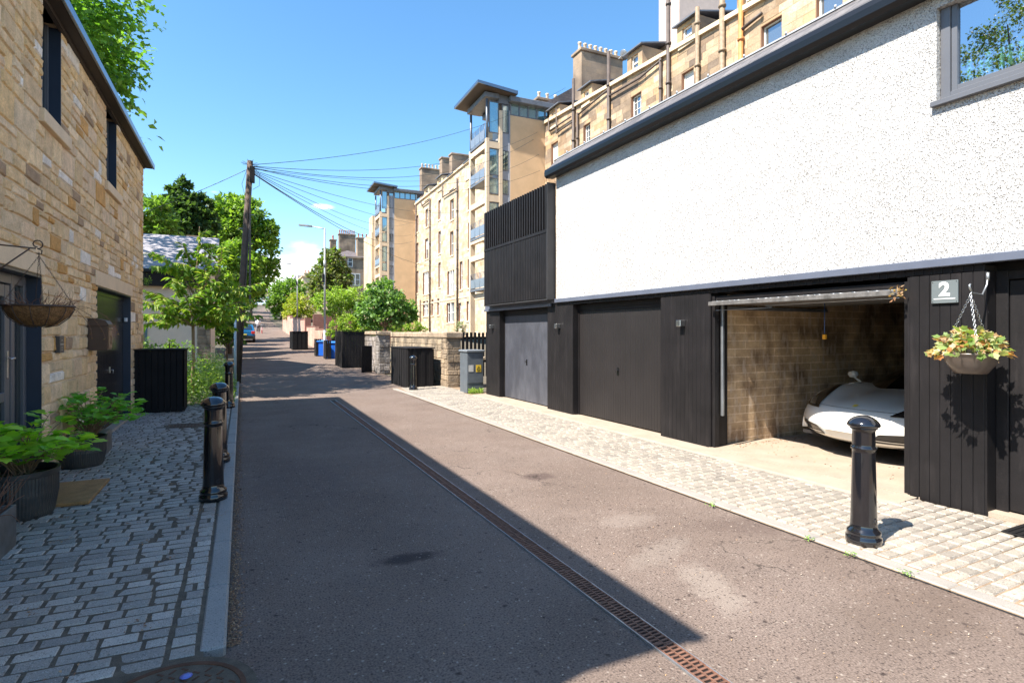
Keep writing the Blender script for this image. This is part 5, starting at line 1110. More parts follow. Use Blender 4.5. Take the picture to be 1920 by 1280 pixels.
# mats
y0, y1 = 6.32, 7.22; mb = MB(ML); mb.bbox(.06, .62, y0, y1, .085, .118, .006); solo('coir_doormat', mb, mat('coir_mat', (.40, .215, .085), .98, var=.2, vscale=9, var2=.6, v2scale=220, bump=1.0, bscale=260, bdist=.01), 'rectangular orange brown coir doormat on the setts in front of the glass door', 'doormat')
t = thing('doormat', 'black ribbed rubber doormat at the entrance door on the right edge', 'doormat', (5.6, 2.0, .05)); mb = MB(); mb.bbox(5.55, 5.94, 1.45, 2.28, .045, .056, .003); build('base', mb, M['blackrough'], t); mb = MB()
for k in range(18): yy = 1.47 + k * .045; mb.bbox(5.565, 5.925, yy, yy + .018, .0565, .064, .002)
build('ribs', mb, M['blackrough'], t)
# figurines behind the picture window glass stand on its sill, verdigris green
M['verd'] = mat('verdigris_bronze', (.13, .38, .27), .6, var=.3, vscale=30)
fg = [(1818, 148, .11), (1840, 140, .085), (1853, 138, .12), (1879, 130, .115), (1895, 126, .115), (1916, 117, .11)]
prev = None; grp = 'green figurines on the window ledge'; FX = 6.0; wzz = wz + .145
lab = ['leftmost of the little green bronze child figures on the window ledge', 'short second green child figure from the left on the window ledge', 'third green bronze child figure from the left on the window ledge', 'fourth green bronze child figure from the left on the window ledge', 'fifth green bronze child figure from the left on the window ledge', 'green bronze child figure cut by the right edge, on the window ledge']
for i, (px, py, h) in enumerate(fg):
    yy = at(px, py, 6.09)[1]; t = MB(); zz = at(1818, 150, 6.09)[2]; bx_ = 6.09
    ctr = (bx_, yy, zz); s_ = h / .115 * 1.35
    t.lathe([(.016 * s_, 0), (.020 * s_, .008), (.013 * s_, .045 * s_), (.017 * s_, .07 * s_), (.012 * s_, .085 * s_), (.006 * s_, .092 * s_), (.009 * s_, .10 * s_), (.016 * s_, .112 * s_), (.017 * s_, .124 * s_), (.012 * s_, .136 * s_), (.002, .142 * s_)], ctr, 12)
    for sg_ in (-1, 1): t.tube([(bx_, yy + sg_ * .012, zz + .078 * s_), (bx_ - .012, yy + sg_ * .032, zz + .065 * s_), (bx_ - .004, yy + sg_ * .05, zz + .075 * s_)], .004, 6)
    solo('figurine', t, M['verd'], lab[i], 'figurine', grp)

# litter along the kerbs and on the setts
def litter(name, n, fx, seed, cols, size, label=None, z=.004):
    g2 = np.random.default_rng(seed); P = fx(g2, n); D = np.c_[g2.normal(size=(n, 2)), g2.normal(0, .12, n)]; o = leaves(name, P, D, g2.uniform(size[0], size[1], n), DIA, cols, None, mat(name + '_mat', (1, 1, 1), .8, attr=True), 'stuff', seed=seed, fold=.4, droop=.3, face_up=.93); return o
BR = [(.28, .14, .07), (.35, .20, .10), (.22, .11, .06), (.42, .27, .15)]
def fk(g2, n): y = 3.3 + (g2.random(n) ** 1.3) * 16; return np.c_[np.array([kerbL(v) for v in y]) + np.abs(g2.normal(0, .035, n)) + .004, y, np.full(n, .006)]
litter('kerb_leaf_litter', 5200, fk, 3, BR, (.007, .02))
def fs_(g2, n): c = g2.random((60, 2)) * [1.7, 9.5] + [-1.8, 2.0]; k = g2.integers(0, 60, n); p = c[k] + g2.normal(0, .035, (n, 2)); return np.c_[p[:, 0], p[:, 1], [ZL(v) + .006 for v in p[:, 0]]]
litter('sett_leaf_litter', 900, fs_, 4, BR, (.008, .022))
def fr2(g2, n): return np.c_[g2.random(n) * 4, 1.5 + g2.random(n) ** 1.5 * 14, np.full(n, .005)]
litter('road_grit', 2600, fr2, 5, [(.40, .30, .20), (.50, .42, .33), (.20, .14, .1), (.45, .28, .14)], (.004, .013))
def fg2(g2, n): a = g2.random(n); return np.c_[XP + .35 + g2.random(n) * 1.6, np.where(a < .5, gC[1] - .05 - np.abs(g2.normal(0, .12, n)), gC[0] + g2.random(n) * 2.4), np.full(n, .068)]
litter('garage_leaf_litter', 240, fg2, 6, BR, (.014, .034))
def fd(g2, n): c = np.array([[4.075, 3.9], [4.075, 2.9], [4.07, 2.55], [4.07, 2.2], [5.9, 13.45], [5.75, 13.7]]); k = g2.integers(0, 6, n); return np.c_[c[k] + g2.normal(0, .03, (n, 2)) * np.where(k > 3, 3, 1)[:, None], np.full(n, .02) + g2.random(n) * .03]
litter('kerb_weeds', 150, fd, 7, [(.14, .26, .04), (.2, .32, .06)], (.012, .026))

# ================================================ beyond the garages, right
def slab(mb, x0, x1, y0, y1, z0, z1, b=.01): mb.bbox(x0, x1, y0, y1, z0, z1, b)
cb2 = thing('electricity_cabinet', 'grey metal street electricity cabinet with a yellow warning plate, beside the end garage pier', 'cabinet', (5.85, 14.2, .03))
mb = MB(); mb.bbox(5.64, 6.12, 13.98, 14.5, .03, 1.13, .008); build('body', mb, mat('cabinet_grey', (.10, .115, .13), .5, var=.15, vscale=5), cb2)
mb = MB(); mb.bbox(5.61, 6.15, 13.94, 14.54, 1.132, 1.19, .012); build('lid', mb, mat('cabinet_lid_grey', (.17, .19, .21), .45), cb2)
mb = MB(); mb.bbox(5.655, 6.105, 13.968, 13.979, .30, 1.11, .003); build('door', mb, bpy.data.materials['cabinet_grey'], cb2)
yl = mat('yellow_warning_enamel', (.75, .50, .04), .4); blk = M['void']
def onY(px, py, Y): X, _, Z = aty(px, py, Y); return X, Z
x, z = onY(897.5, 690.5, 13.96); mb = MB(); mb.box(x - .075, x + .075, 13.962, 13.9675, z - .095, z + .095); wp = build('warning_plate', mb, yl, cb2)
mb = MB(); r_ = .055
tri = [(x, z + .065), (x - r_, z - .03), (x + r_, z - .03)]
for i in range(3): a, b = tri[i], tri[(i + 1) % 3]; mb.tube([(a[0], 13.961, a[1]), (b[0], 13.961, b[1])], .0045, 4)
mb.prism([(x + .012, z + .04), (x - .010, z + .008), (x + .002, z + .008), (x - .008, z - .022), (x + .014, z + .016), (x + .002, z + .016)], 'y', 13.958, 13.9615); mb.box(x - .045, x + .045, 13.959, 13.9618, z - .06, z - .053); mb.box(x - .035, x + .035, 13.959, 13.9618, z - .076, z - .07); build('lightning_symbol', mb, blk, wp)
x, z = onY(883.5, 690.5, 13.96); mb = MB(); mb.box(x - .07, x + .07, 13.962, 13.9675, z - .09, z + .09); build('white_plate', mb, mat('dirty_white_plate', (.5, .49, .46), .5, var=.2, vscale=20), cb2)
# low stone garden wall with rough pillar
M['gardenstone'] = mat('garden_wall_stone', (1, 1, 1), .9, attr=True, var=.3, vscale=6, var2=.15, v2scale=60, bump=1.0, bscale=18, bdist=.03, tint=(.10, .08, .06), tintscale=3.0, tintamt=.7)
gw = thing('garden_wall', 'weathered stone garden wall with a coped top and rough pillars, beyond the garages', 'wall', (5.9, 20, 0))
def rubble_block(mb, x0, x1, y0, y1, z0, z1, seed, base=(.36, .27, .18)):
    q = random.Random(seed)
    mb.col = tuple(v * .9 for v in base); mb.box(x0, x1, y0, y1, z0, z1)
    for face in 'xy':
        L_ = (y1 - y0) if face == 'x' else (x1 - x0); z = z0
        while z < z1 - .02:
            h = min(q.uniform(.12, .24), z1 - z); u = 0
            while u < L_ - .02:
                w_ = min(q.uniform(.18, .45), L_ - u); f = q.uniform(.65, 1.2); mb.col = tuple(v * f for v in base); o_ = q.uniform(.012, .04)
                if face == 'x': mb.bbox(x0 - o_, x0 + .02, y0 + u + .006, y0 + u + w_ - .006, z + .005, z + h - .005, .014)
                else: mb.bbox(x0 + u + .006, x0 + u + w_ - .006, y0 - o_, y0 + .02, z + .005, z + h - .005, .014)
                u += w_
            z += h
mb = MB(); rubble_block(mb, 5.72, 6.15, 15.75, 16.25, 0, 1.48, 2); build('pillar', mb, M['gardenstone'], gw, fixn=False)
mb = MB(); rubble_block(mb, 5.80, 6.05, 16.25, 22.6, 0, 1.46, 3, (.40, .31, .21)); build('wall', mb, M['gardenstone'], gw, fixn=False)
mb = MB(); rubble_block(mb, 5.3, 5.75, 22.6, 23.1, 0, 1.55, 4, (.30, .27, .25)); build('pillar', mb, M['gardenstone'], gw, fixn=False)
mb = MB(); rubble_block(mb, 5.55, 5.8, 23.1, 27, 0, 1.5, 9, (.32, .28, .25)); build('wall', mb, M['gardenstone'], gw, fixn=False)
mb = MB()
for q4 in ((5.66, 6.21, 15.69, 16.31), (5.74, 6.11, 16.31, 18.4), (5.74, 6.11, 18.42, 20.5), (5.74, 6.11, 20.52, 22.5), (5.24, 5.82, 22.54, 23.16), (5.5, 5.86, 23.18, 27)): mb.bbox(*q4, 1.49 if q4[2] < 22.5 else 1.56, 1.68 if q4[2] < 22.5 else 1.72, .03)
mb.col = (.5, .4, .28); build('coping', mb, mat('dark_stone_coping', (.34, .26, .18), .9, var=.35, vscale=4, bump=.8, bscale=14, bdist=.03), gw)
mb = MB(); rubble_block(mb, 6.12, 6.9, 15.8, 16.1, 0, .82, 5, (.42, .33, .23)); mb.bbox(6.05, 6.95, 15.72, 16.15, .82, .92, .02); build('low_wall', mb, M['gardenstone'], gw, fixn=False)
rf = thing('slat_fence', 'dark timber slatted fence behind the electricity cabinet', 'fence', (7.2, 16.6, .8)); k = 0; x = 6.25
while x < 9.4: mb = MB(); mb.bbox(x, x + .085, 16.6, 16.625, .25, 1.66 + rnd.uniform(-.01, .01), .004); build('slat', mb, M['blackrough'], rf); x += .138
for z in (.7, 1.45): mb = MB(); mb.bbox(6.2, 9.5, 16.63, 16.68, z, z + .08, .004); build('rail', mb, M['blackrough'], rf)
def bin_store(label, x0, x1, y0, y1, z0, h, w=.105, group=None, loc=None):
    t = thing('bin_store', label, 'bin store', ((x0 + x1) / 2, (y0 + y1) / 2, z0)); mb = MB()
    def row(fix, a, b, ax):
        n = max(2, round((b - a) / w)); ww = (b - a) / n
        for i in range(n):
            o_ = .012 if i % 2 else 0; zz = z0 + h + rnd.uniform(-.006, .004)
            if ax == 'y': mb.bbox(a + i * ww + .002, a + (i + 1) * ww - .002, fix - .018 - o_, fix - o_, z0 + .01, zz, .003)
            else: mb.bbox(fix - .018 - o_, fix - o_, a + i * ww + .002, a + (i + 1) * ww - .002, z0 + .01, zz, .003)
    row(y0, x0, x1, 'y'); row(y1, x0, x1, 'y'); row(x0, y0, y1, 'x'); row(x1 + .03, y0, y1, 'x'); build('boards', mb, M['blackrough'], t)
    mb = MB(); mb.bbox(x0 - .04, x1 + .05, y0 - .045, y1 + .02, z0 + h + .004, z0 + h + .035, .006); build('top_board', mb, M['blackrough'], t); return t
bin_store('black board bin store standing at the far end of the stone mews house, left', -1.72, -.88, 12.98, 13.75, .075, 1.22, .11)
bin_store('black timber bin store behind the bollard, against the garden wall', 4.68, 5.45, 16.25, 18.2, .0, 1.17, .13)
# tall black screen, then bins with dividers
sc2 = thing('timber_screen', 'tall black board screen at the roadside before the stone pillar', 'screen', (4.9, 26, 0)); mb = MB()
x = 4.52
while x < 5.65: mb.bbox(x, x + .135, 26.3, 26.33, .03, 1.72, .004); x += .14
y = 26.34
while y < 28.2: mb.bbox(4.5, 4.53, y, y + .13, .03, 1.74, .004); y += .14
build('boards', mb, M['blackrough'], sc2); mb = MB(); mb.bbox(4.48, 5.72, 26.27, 26.36, 1.745, 1.78, .005); build('top_rail', mb, M['blackrough'], sc2)
ls = thing('leaning_panel', 'low black board panel leaning beside the shaded blue bin', 'screen', (5.2, 25, 0)); mb = MB(Matrix.Translation((*gp(690, 699), 0)) @ Matrix.Rotation(R(20), 4, 'Z'))
for k in range(5): mb.bbox(k * .1 - .3, k * .1 - .205, 0, .02, .02, 1.12, .003)
build('boards', mb, M['blackrough'], ls)
M['blue'] = mat('blue_plastic_bin', (.015, .13, .62), .35, spec=.5, var=.06); M['bluelid'] = mat('pale_blue_bin_lid', (.03, .20, .72), .3, spec=.5)
def wheelie(loc, rz, label):
    t = thing('wheelie_bin', label, 'wheelie bin', loc, rz, 'blue wheelie bins on the right'); MM = PM[t.name]
    mb = MB(MM); a, b = .24, .29
    mb.add([(-.22, -.25, .06), (.22, -.25, .06), (.22, .25, .06), (-.22, .25, .06), (-a, -b, .98), (a, -b, .98), (a, b, .98), (-a, b, .98)], [(0, 3, 2, 1), (4, 5, 6, 7), (0, 1, 5, 4), (1, 2, 6, 5), (2, 3, 7, 6), (3, 0, 4, 7)]); mb.bbox(-.26, .26, -.31, .31, .93, .985, .01)
    mb.bbox(-.17, .17, -.285, -.262, .15, .82, .02); build('body', mb, M['blue'], t)
    mb = MB(MM); mb.add([(-.28, -.34, .988), (.28, -.34, .988), (.28, .33, .988), (-.28, .33, .988), (-.24, -.30, 1.03), (.24, -.30, 1.03), (.25, .31, 1.07), (-.25, .31, 1.07)], [(0, 3, 2, 1), (4, 5, 6, 7), (0, 1, 5, 4), (1, 2, 6, 5), (2, 3, 7, 6), (3, 0, 4, 7)]); mb.tube([(-.24, .35, 1.0), (.24, .35, 1.0)], .018); build('lid', mb, M['bluelid'], t)
    for s_ in (-1, 1): mb = MB(MM @ Matrix.Translation((s_ * .25, .24, .10)) @ Matrix.Rotation(R(90), 4, 'Y')); mb.lathe([(.04, -.02), (.1, -.02), (.1, .02), (.04, .02)], (0, 0, 0), 14, False); build('wheel', mb, M['void'], t)
    return t
def place(px, py, z): x, y_ = gp(px, py, z); return (x, y_, z)
wb = wheelie(place(622, 675, .11), R(-20), 'bright blue wheelie bin beside the tall black screen, in the sun')
q = place(604, 671, .16); dup(wb, q, R(-20), 'blue wheelie bin between two black dividers, left of the bright one')
dup(wb, place(701, 693, 0), R(-30), 'dark blue wheelie bin in deep shade beside the grey stone pillar'); dup(wb, place(540, 631, 1.02), R(-10), 'furthest blue wheelie bin beside a black bin store up the lane')
for px, py, z, lab_ in ((611, 676, .11, 'black slatted divider between the two sunlit blue bins'), (593, 671, .17, 'black slatted divider left of the pair of sunlit blue bins')):
    x, y_, z = place(px, py, z); t = thing('bin_divider', lab_, 'divider', (x, y_, z)); mb = MB()
    for k in range(6): mb.bbox(x - .03, x, y_ + k * .13 - .1, y_ + k * .13 + .02, z, z + 1.13, .003)
    for k in range(3): mb.bbox(x - .03 + k * .1, x + .06 + k * .1, y_ - .14, y_ - .115, z, z + 1.13, .003)
    build('boards', mb, M['blackwood'], t)
x, y_, z = place(552, 649, .74); bin_store('grey-black slatted bin store up the lane against the brick wall', x - .1, x + .85, y_, y_ + 2.0, gz(y_), 1.25, .14)
x, y_, z = place(534, 631, 1.02); bin_store('small black bin store furthest up the lane beside the blue bin', x - .45, x + .15, y_, y_ + 1.6, gz(y_), 1.2, .14)
# brick garden walls up the lane
M['brick'] = brickmat('pink_red_brick', (.46, .26, .19), (.41, .21, .15), (.46, .38, .32), .225, .075, .01, var=.15, vscale=1.2, tint=(.58, .40, .31), tintscale=.7, tintamt=.6)
M['brickdark'] = brickmat('dark_red_brick', (.28, .10, .07), (.23, .08, .06), (.22, .17, .15), .225, .075, .01, var=.2, vscale=1.2)
bw = thing('brick_wall', 'pinkish red brick garden wall stepping up the lane on the right', 'wall', (5.5, 50, .5))
def bwall(x0, x1, y0, y1, h, m, nm='wall'):
    n = max(1, int((y1 - y0) / 4))
    for i in range(n): a = y0 + (y1 - y0) * i / n; b = y0 + (y1 - y0) * (i + 1) / n; mb = MB(); mb.box(x0, x1, a, b, gz(a) - .3, gz((a + b) / 2) + h); mb2 = MB(); mb2.box(x0 - .03, x1 + .03, a, b, gz((a + b) / 2) + h + .002, gz((a + b) / 2) + h + .06); o = build(nm, mb, m, bw); build('coping', mb2, M['brickdark'], o)
bwall(5.35, 5.6, 36.5, 48, 1.45, M['brick']); bwall(5.4, 5.65, 48.1, 72, 1.9, M['brick'])
mb = MB(); mb.box(5.2, 5.6, 35.9, 36.4, 0, 1.9 + gz(36)); build('pillar', mb, M['brickdark'], bw); mb = MB(); mb.box(5.25, 5.7, 47.6, 48.05, 0, 2.1 + gz(48)); build('pillar', mb, M['brickdark'], bw)
for q4 in ((7.0, 12.0, 44, 44.25, 2.6), (6.4, 10.5, 52, 52.25, 3.3)): mb = MB(); mb.box(q4[0], q4[1], q4[2], q4[3], 0, q4[4]); build('cross_wall', mb, M['brickdark'], bw)
mb = MB(); mb.bbox(5.4, 6.0, 35.3, 35.5, gz(35) + .1, gz(35) + 1.5, .01); 
for k in range(5): mb.bbox(5.42 + k * .12, 5.48 + k * .12, 35.28, 35.31, gz(35), gz(35) + 1.6, .005)
solo('garden_gate', mb, M['void'], 'narrow dark garden gate beside the brick pillar and the nearer lamp post', 'gate')
# lamp columns
def lamp(px, pybase, ytop, Y, arm, label, zb):
    x = X_at(px, Y); zt = Z_at(px, ytop, Y); t = thing('street_lamp', label, 'street lamp', (x, Y, zb), 0, 'grey street lamps up the lane')
    mb = MB(); mb.tube([(x, Y, zb), (x, Y, zb + 1.6)], .085, 12); mb.tube([(x, Y, zb + 1.6), (x, Y, zt)], .062, 12, r1=.045); mb.tube([(x, Y, zb + 5.2), (x, Y, zb + 5.6)], .075, 12); build('column', mb, mat('galvanised_lamp_post', (.42, .43, .44), .45, metal=.5, var=.1), t)
    ux, uy = -CT, ST; mb = MB(); e = (x + ux * arm, Y + uy * arm, zt + .12); mb.tube([(x, Y, zt - .05), (x + ux * .15, Y + uy * .15, zt), e], .03, 8); build('arm', mb, bpy.data.materials['galvanised_lamp_post'], t)
    mb = MB(Matrix.Translation(e) @ Matrix.Rotation(math.atan2(uy, ux), 4, 'Z') @ Matrix.Rotation(R(-6), 4, 'Y')); mb.prism([(-.1, -.09), (.1, -.13), (.62, -.10), (.66, 0), (.62, .10), (.1, .13), (-.1, .09)], 'z', -.04, .045); build('lantern', mb, mat('lantern_grey', (.2, .21, .22), .4), t)
    mb = MB(); mb.bbox(x - .14, x - .06, Y - .08, Y + .08, zt - 3.1 if px > 600 else zt - 2, zt - 2.6 if px > 600 else zt - 1.6, .01); build('control_box', mb, M['void'], t); return t
lamp(609, 640, 428, 33.5, .85, 'nearer tall grey street lamp rising behind the blue bins', .2)
lamp(557.5, 620, 497, 61, .75, 'further grey street lamp beside the brick wall', 1.3)
# telegraph pole with steps and wires
base = Vector((.05, 20.6, 0)); tz = Z_at(468, 302, 20.8); topv = Vector((X_at(469, 20.8), 20.8, tz)); base = Vector((X_at(444, 20.6), 20.6, 0))
tp = thing('telegraph_pole', 'tall leaning dark timber telegraph pole on the left of the lane, carrying many wires', 'telegraph pole', tuple(base))
mb = MB(); mb.tube([base, base.lerp(topv, .5), topv], .125, 14, r1=.09); build('pole', mb, mat('creosoted_timber', (.085, .055, .040), .8, var=.35, vscale=6, streak=((.05, .035, .03), (14, 14, .6), .5, .7, .7), bump=.4, bscale=30), tp)
mb = MB(); mb.box(topv.x - .04, topv.x + .02, 20.60, 20.68, tz - 5, tz - .9); mb.tube([base + Vector((.1, -.12, 0)), topv + Vector((.06, -.1, -.4))], .018, 6); build('cable_guard', mb, M['pipe'], tp)
mb = MB(); mb.bbox(topv.x - .02, topv.x + .14, topv.y - .16, topv.y - .04, tz - .75, tz - .2, .01); build('junction_box', mb, M['void'], tp)
mb = MB()
for k in range(9): p = base.lerp(topv, .30 + k * .065); s_ = 1 if k % 2 else -1; mb.tube([p, p + Vector((s_ * .22, -.03, 0))], .012, 5)
build('climbing_step', mb, M['dullsteel'], tp)
mb = MB()
for k in range(10): a = R(k * 36); mb.tube([topv + Vector((0, 0, -.12)), topv + Vector((.28 * math.cos(a), .28 * math.sin(a), -.08 + .1 * math.sin(a * 3)))], .008, 4)
mb.tube([topv + Vector((.1, 0, -.2)), topv + Vector((.3, 0, -.4)), topv + Vector((.28, 0, -.8)), topv + Vector((.08, 0, -.95))], .008, 4); mb.tube([topv + Vector((-.1, 0, -.3)), topv + Vector((-.25, 0, -.8)), topv + Vector((-.1, 0, -1.4))], .008, 4); build('insulator_arms', mb, M['void'], tp)
def wire_(end, sag, label, off=0.0, r_=.011):
    s_ = topv + Vector((.08, -.03, -.12 - off)); e = Vector(end); mb = MB(); n = 22
    mb.tube([s_.lerp(e, i / n) - Vector((0, 0, sag * 4 * (i / n) * (1 - i / n))) for i in range(n + 1)], r_, 4, False); t = solo('overhead_wire', mb, mat('wire_green_black', (.03, .05, .05), .5) if 'wire_green_black' not in bpy.data.materials else bpy.data.materials['wire_green_black'], label, 'wire', 'overhead wires fanning out from the telegraph pole')
def fw(px, py, off=.1): y_, z = fp(px, py, off); return MT @ Vector((-off, y_, z))
def twp(px, py, u): n_, z = ns(px, py, u); return MT @ Vector((n_, u - .03, z))
W_ = [(fw(1060, 165), .9, 'topmost wire from the pole, running to the brown tenement behind the nearer tower', 0, .011), (twp(1008, 248, uT1), 1.0, 'second wire from the top, ending high on the tan side wall of the nearer tower', .05, .011), (twp(1000, 262, uT1), 1.25, 'wire close below the second, ending at mid height on the nearer tower', .06, .011),
      (twp(1010, 290, uT1), 1.3, 'middle wire sagging to the tan wall of the nearer tower', .1, .010), (twp(1012, 320, uT1), 1.1, 'lower of the wires reaching the tan wall of the nearer tower', .12, .010), (fw(876, 330), .45, 'nearly level wire to the cream tenement eaves', .15, .010),
      (fw(870, 395), .7, 'wire to the upper windows of the cream tenement, right of the pole', .18, .011), (fw(862, 415), .9, 'paired wire just below the one to the upper windows of the cream tenement', .2, .010), (twp(768, 418, uT2), 1.0, 'wire ending high on the side wall of the further tower', .22, .011), (twp(770, 440, uT2), .9, 'wire ending at mid height on the side wall of the further tower', .25, .010),
      (twp(774, 452, uT2), 1.15, 'thick low wire from the pole across to the further tower', .28, .016), (fw(832, 500), .9, 'lowest wire, passing the further tower to the cream tenement', .3, .013)]
for w in W_: wire_(*w[:3], off=w[3], r_=w[4])
mb = MB(); e = Vector((-9, 26, 4.2)); s_ = topv + Vector((-.1, 0, -.3)); mb.tube([s_.lerp(e, i / 12) - Vector((0, 0, .5 * 4 * (i / 12) * (1 - i / 12))) for i in range(13)], .010, 4, False); solo('overhead_wire', mb, bpy.data.materials['wire_green_black'], 'single wire dropping leftwards from the pole to the slate roofed cottage', 'wire', 'overhead wires fanning out from the telegraph pole')
x = X_at(441, 18.2); mb = MB(); mb.tube([(x, 18.2, 0), (x, 18.2, Z_at(441, 598, 18.2))], .035, 10); mb.lathe([(.042, 0), (.04, .03), (.002, .035)], (x, 18.2, Z_at(441, 598, 18.2)), 10); solo('metal_post', mb, mat('pale_blue_paint', (.35, .45, .52), .45), 'slim pale blue metal post in the green bed beside the telegraph pole', 'post')
for px, yt, Y, l_ in ((515, 492, 120, 'distant dark pole far up the lane against the sky'), (505, 515, 140, 'furthest slim pale pole at the top of the lane')):
    x = X_at(px, Y); mb = MB(); mb.tube([(x, Y, gz(Y)), (x, Y, Z_at(px, yt, Y))], .12 if px > 510 else .08, 6); solo('utility_pole', mb, M['bark'] if 0 else M['pipe_tan'], l_, 'pole')

# ================================================ cottages on the left (white harled, slate roofs)
M['cream_harl'] = mat('cream_harling', (.72, .58, .46), .9, var=.05, bump=.5, bscale=60)
ct = thing('cottage', 'low cream harled cottage with a grey slate roof, beyond the stone house on the left', 'house', (-5, 27, 0)); Yc = 24.5; xr_ = X_at(394, Yc); ze = Z_at(300, 504, Yc - .3); zr = Z_at(320, 441, Yc + 3.5)
mb = MB(); mb.box(-12, xr_, Yc, Yc + 7, 0, ze - .02); mb.add([(xr_, Yc, ze - .02), (xr_, Yc + 7, ze - .02), (xr_, Yc + 3.5, zr - .1)], [(0, 1, 2)]); build('wall', mb, M['cream_harl'], ct)
M['slate_grey'] = brickmat('grey_cottage_slate', (.34, .32, .34), (.29, .275, .29), (.17, .16, .17), .28, .16, .008, rough=.6, var=.12, bump=.4)
mb = MB(); xo = xr_ + .25
mb.add([(-12, Yc - .35, ze), (xo, Yc - .35, ze), (xo, Yc + 3.5, zr), (-12, Yc + 3.5, zr), (-12, Yc - .35, ze - .08), (xo, Yc - .35, ze - .08), (xo, Yc + 3.5, zr - .08), (-12, Yc + 3.5, zr - .08)], [(0, 1, 2, 3), (4, 7, 6, 5), (0, 4, 5, 1), (1, 5, 6, 2), (2, 6, 7, 3), (3, 7, 4, 0)])
mb.add([(-12, Yc + 3.5, zr), (xo, Yc + 3.5, zr), (xo, Yc + 7.3, ze), (-12, Yc + 7.3, ze)], [(0, 1, 2, 3)]); build('roof', mb, M['slate_grey'], ct, fixn=False)
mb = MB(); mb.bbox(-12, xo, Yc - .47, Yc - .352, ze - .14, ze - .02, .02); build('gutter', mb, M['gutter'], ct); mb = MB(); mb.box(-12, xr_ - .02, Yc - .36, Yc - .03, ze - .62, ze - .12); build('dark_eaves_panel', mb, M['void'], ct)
mb = MB(); rubble_block(mb, xr_ - .42, xr_ + .01, Yc - .03, Yc + .4, 0, ze - .65, 21, (.50, .36, .24)); build('quoin', mb, M['gardenstone'], ct, fixn=False)
a, z1_ = X_at(262, Yc), Z_at(274, 615, Yc); b, z0_ = X_at(276, Yc), Z_at(274, 650, Yc); mb = MB(); mb.box(a, b, Yc - .03, Yc + .05, z0_, z1_); w_ = build('window', mb, mat('blue_green_frame', (.10, .20, .24), .5), ct); mb = MB(); mb.box(a + .06, b - .06, Yc - .04, Yc - .031, z0_ + .06, z1_ - .06); build('pane', mb, M['paneglass'], w_)
c3 = thing('cottage', 'second slate roofed cottage with stone gable, mostly hidden by the left trees', 'house', (-5, 38, .4)); mb = MB(); mb.box(-9, -1.6, 34, 37.9, 0, 4.7); mb.box(-9, -1.7, 39.4, 44, 0, 4.9); mb.add([(-1.6, 34, 4.7), (-1.6, 37.9, 4.7), (-1.6, 36, 6.6), (-9, 34, 4.7), (-9, 37.9, 4.7), (-9, 36, 6.6)], [(0, 1, 2), (3, 5, 4), (0, 2, 5, 3), (1, 4, 5, 2)]); mb.add([(-1.7, 39.4, 4.9), (-1.7, 44, 4.9), (-1.7, 41.7, 7.6), (-9, 39.4, 4.9), (-9, 44, 4.9), (-9, 41.7, 7.6)], [(0, 1, 2), (3, 5, 4), (0, 2, 5, 3), (1, 4, 5, 2)]); mb.box(-9, -1.9, 37.9, 39.4, 0, 3.2)
build('wall', mb, M['ashlarB'], c3); mb = MB(); mb.box(-2.6, -1.75, 41.3, 42.1, 6.6, 7.9); build('chimney', mb, M['ashlarD'], c3)
# ================================================ VEGETATION
def blobpx(px, py, rpx, Y, sq=1.0):
    rx, ry = ray(px); d = Y / ry; r_ = rpx * d / FPX; return (rx * d, Y, CH + (HOR - py) / FPX * d, r_, r_, r_ * sq)
def crownpts(blobs, n, g2, clump=.22, per=26, hang=0.0):
    w = np.array([b[3] * b[4] * b[5] for b in blobs]) ** .67; w /= w.sum(); P = []; D = []
    nc = max(8, n // per); bi = g2.choice(len(blobs), nc, p=w)
    for i in bi:
        b = blobs[i]; v = g2.normal(size=3); v /= np.linalg.norm(v); rr_ = g2.uniform(.45, 1.0) ** .5 * g2.uniform(.88, 1.12)
        c = np.array(b[:3]) + v * rr_ * np.array(b[3:6]); s_ = clump * (b[3] + b[5]) / 2 * g2.uniform(.6, 1.4)
        q = np.clip(g2.normal(size=(per, 3)), -1.5, 1.5) * s_ * [1, 1, .55]; P.append(c + q); D.append(v + g2.normal(size=(per, 3)) * .8 + [0, 0, -hang])
    return np.concatenate(P), np.concatenate(D), nc
def tree(name, label, base, blobs, n, size, cols, tr=.15, cat='tree', group=None, outline=DIA, seed=1, clump=.22, per=26, m=None, bark=None, hang=.1, limbs=12, face_up=.55, fold=.25):
    g2 = np.random.default_rng(seed); t = thing(name, label, cat, tuple(base), 0, group); P, D, nc = crownpts(blobs, n, g2, clump, per, hang)
    leaves('crown', P, D, g2.uniform(size * .7, size * 1.3, len(P)), outline, cols, t, m, seed=seed, face_up=face_up, fold=fold)
    mb = MB(); bs = Vector(base); big = max(blobs, key=lambda b: b[5]); c = Vector(big[:3]); fork = Vector((bs.x * .6 + c.x * .4, bs.y * .6 + c.y * .4, bs.z + (c.z - bs.z) * .55)); mb.tube([bs, bs.lerp(fork, .5) + Vector((tr * .4, 0, 0)), fork], tr, 10, r1=tr * .7)
    q = random.Random(seed)
    for k in range(limbs):
        b = blobs[k % len(blobs)]; e = Vector(b[:3]) + Vector([q.uniform(-.75, .75) * b[3 + j] for j in range(3)]); md = fork.lerp(e, .5) + Vector((q.uniform(-.1, .1), q.uniform(-.1, .1), .12)) * b[3]; mb.tube([fork, md, e], tr * .42, 6, False, r1=tr * .08)
    build('trunk', mb, bark or M['bark'], t, fixn=False); return t
DK = [(.05, .10, .03), (.075, .13, .04), (.10, .16, .05), (.04, .08, .03)]
MD = [(.13, .23, .04), (.17, .28, .05), (.10, .19, .035), (.21, .32, .06)]
